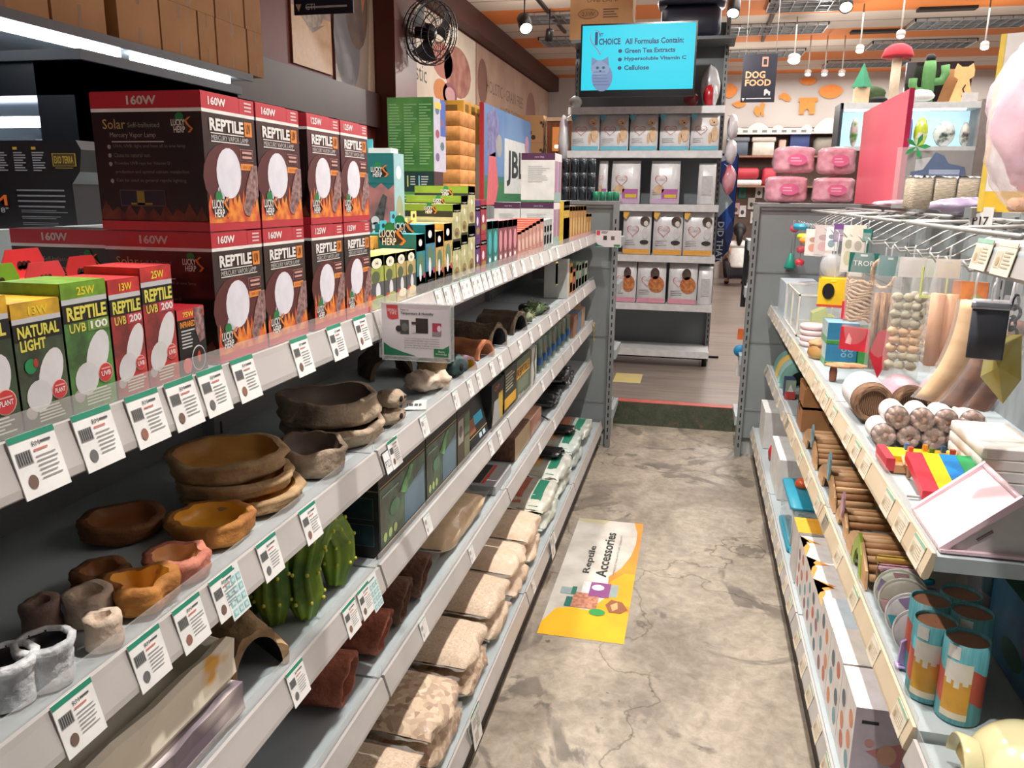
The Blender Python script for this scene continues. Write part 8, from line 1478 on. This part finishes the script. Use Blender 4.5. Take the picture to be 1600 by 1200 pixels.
for k in range(3):
    a0 = 2 * math.pi * k / 3 + .4; mb = MB(); mb.grid(lambda u, v: (.03 * (u - .5) * 2, (.05 + .19 * v) * math.cos(a0 + (u - .5) * (.5 + .7 * v)), (.05 + .19 * v) * math.sin(a0 + (u - .5) * (.5 + .7 * v))), 6, 6, mat('fan_blade', (34, 34, 38), .4)); mb.make('blade', FN)
MB().lathe([(.001, -.14), (.07, -.13), (.075, 0), (.05, .04), (.001, .05)], CGM, 16).make('motor', FN, rot=(0, math.pi / 2, 0)); MB().tube([(-.1, 0, 0), (-.2, .03, -.05), (-.36, .12, -.07)], .02, CGM).make('wall_arm', FN)
CT_ = thing('hanging_sign', 'black hanging sign cut off by the upper picture edge, in front of the cat poster', 'sign', (-2.31, 4.5, 2.61)); mb = MB(); mb.box(0, .36, 0, .01, 0, .4, NAV); f = nface(mb, -.0004, 0, .36, 0, .4); f.lines(.2, .06, .9, .12, 1, (206, 206, 206), 1, rag=0).text('CTI', .2, .06, .36, .14, (226, 226, 226), 2).poly([(.03, .14), (.13, .14), (.08, .04)], (236, 206, 180), 1).text('CAT', .55, .2, .9, .4, (190, 196, 210), 1, .02); mb.make('sign_board', CT_)
for x in (.02, .34): MB().tube([(x, .005, .4), (x, .005, CEILZ - 2.61)], .003, WIRE, 5).make('wire', CT_)
# ---------------------------------------------------------------- wall rack with cartons and strip light, dark cabinet
CN = thing('canopy_rack', 'grey wall rack with strip light carrying brown cartons', 'rack', (0, 0, 0)); CNM = mat('canopy_grey', (96, 96, 104), .45); CNW = mat('canopy_white', (226, 232, 236), .4)
MB().box(-2.70, -1.91, .6, 3.30, 2.10, 2.118, CNM).make('top_board', CN); MB().box(-1.91, -1.90, .6, 3.30, 2.09, 2.119, CNM).make('front_lip', CN); MB().box(-2.7, -1.91, .6, 3.30, 2.094, 2.0995, CNW).make('white_underside', CN); MB().box(-2.73, -2.70, .6, 3.3, 0, 2.5, mat('dark_rack_back', (52, 60, 70), .6)).make('back_panel', CN)
TUBE = mat('tube_glow', (236, 246, 255), .3, emit=9)
for y0, y1 in ((.9, 2.50), (2.58, 3.16)): MB().box(-1.955, -1.925, y0, y1, 2.066, 2.094, TUBE).make('strip_light', CN)
MB().box(-2.69, -2.0, 3.17, 3.30, 1.2, 2.09, mat('teal_grey_panel', (110, 136, 130), .6)).make('side_panel', CN)
def carton2(y0, y1, z0, h, x, lab, tape=True, lblpos=None):
    mb = MB(); mb.box(-.45, 0, 0, y1 - y0, 0, h, CARD); f = lface(mb, 0, 0, y1 - y0, 0, h)
    if tape: f.rect(.46, .72, .54, 1, (150, 104, 64), 1)
    f.rect(.47, 0, .53, .3, (160, 112, 72), 1)
    if lblpos: f.rect(lblpos[0], lblpos[1], lblpos[0] + .2, lblpos[1] + .1, (230, 224, 220), 2)
    mb.make('carton', None, (x, y0, z0), label=lab, cat='box')
xs = -1.912
yy = lambda p: ypx(p, xs, 2.22)
cs = [(-90, 72), (76, 163), (182, 249), (251, 309), (311, 337), (339, 386), (388, 411)]
for k, (a, b) in enumerate(cs): carton2(yy(a), yy(b) - .003, 2.1195, .23 if k < 2 else .18, xs - (.0 if k < 2 else 0), 'brown carton on the wall rack, %s along the lower row' % ['first, cut by the edge', 'second, with a white label', 'third', 'fourth', 'fifth, narrow', 'sixth', 'last, by the red wall'][k], lblpos=(.7, .82) if k == 1 else None)
for k, (a, b) in enumerate([(165, 249), (251, 338), (340, 384), (386, 411)]): carton2(yy(a), yy(b) - .003, 2.3005, .2, xs, 'brown carton in the upper row on the wall rack, %s' % ['first, over the third', 'second', 'third', 'last, by the red wall'][k])
DCAB = thing('dark_cabinet', 'tall black glazed cabinet behind the black terrarium box', 'cabinet', (0, 0, 0)); BK = mat('cab_black', (26, 32, 42), .35, c2=(20, 26, 34)); x0, x1, y0, y1 = -2.3, -1.5, 1.80, 2.5
mb = MB()
for a in ((x0, x0 + .03, y0, y1, .2, 1.94), (x0, x1, y1 - .03, y1, .2, 1.94), (x1 - .03, x1, y0, y1, .2, 1.94), (x0, x1, y0, y1, 1.86, 1.94), (x0, x1, y0, y1, 0, .2), (x1 - .14, x1, y0, y0 + .03, .2, 1.94), (x0, x0 + .1, y0, y0 + .03, .2, 1.94)): mb.box(*a, BK)
mb.make('body', DCAB); MB().box(x0 - .01, x1 + .012, y0 - .015, y1 + .01, 1.9405, 1.965, mat('cab_top', (70, 72, 80), .4)).make('top', DCAB)
MB().box(x0 + .1, x1 - .14, y0 + .012, y0 + .018, .2, 1.86, mat('cab_glass', (196, 214, 226), .04, alpha=.22)).make('glass_pane', DCAB); MB().box(x0 + .04, x1 - .035, y1 - .05, y1 - .035, .2, 1.80, mat('pale_reflection', (222, 226, 236), .4, c2=(206, 206, 222), ns=4)).make('reflection_back', DCAB); MB().box(x0 + .08, x1 - .1, 1.95, 2.0, 1.80, 1.825, mat('reflection_bar_glow', (232, 242, 255), .3, emit=16)).make('reflection_bar', DCAB); MB().box(x0 + .04, x1 - .035, y1 - .2, y1 - .06, 1.60, 1.62, mat('pink_inner', (230, 196, 206), .5)).make('inner_shelf', DCAB)  # glowing bar and pale back are added to imitate the bright reflection in the glass
# terrarium box
yq = 1.35; x1 = -1.142; z0 = ZB; zt = at(120, 219, y=yq).z; EX = thing('terrarium_box', 'large black terrarium carton with orange letters and a gold logo', 'box', (0, yq, z0)); h = zt - z0; w = .5
pts = [(x1 - w, 0), (x1 - .03, 0), (x1 - .032, .10 * h / .17), (x1 - .036, h * .5), (x1 - .012, h * .66), (x1 - .004, h * .9), (x1 - .014, h), (x1 - w, h)]
MB().prism(pts, 0, .30, mat('exo_black', (32, 30, 32), .35, c2=(24, 24, 28), ns=6, coat=.3), 'y').make('carton', EX); mb = MB(); f = nface(mb, -.0005, x1 - w, x1, 0, h)
GO = (196, 160, 60); f.rect(.86, .72, .965, .86, GO, 1).rect(.864, .726, .961, .854, (70, 56, 30), 2).text('EXO TERRA', .87, .75, .955, .83, GO, 3, .02); f.lines(.87, .69, .965, .71, 1, (150, 130, 70), 1)
for k in range(5): f.rect(.43 + .085 * k, .9, .45 + .085 * k, .93, GO, 1); f.lines(.43 + .085 * k, .66, .49 + .085 * k, .88, 8, (150, 150, 156), 1, .5, .4)
f.text('TERRARIUM', .08, .28, .63, .40, (236, 110, 40), 2, .02); f.text('18" x 18" x 18"', .36, .2, .63, .26, (190, 190, 190), 2)
for k in range(4): f.lines(.68, .44 - .06 * k, .9, .47 - .06 * k, 1, (130, 130, 136), 1, .6, .1)
for k in range(3): f.lines(.69, .06 + .07 * k, .93, .1 + .07 * k, 2, (120, 120, 126), 1)
mb.make('printed_front', EX)
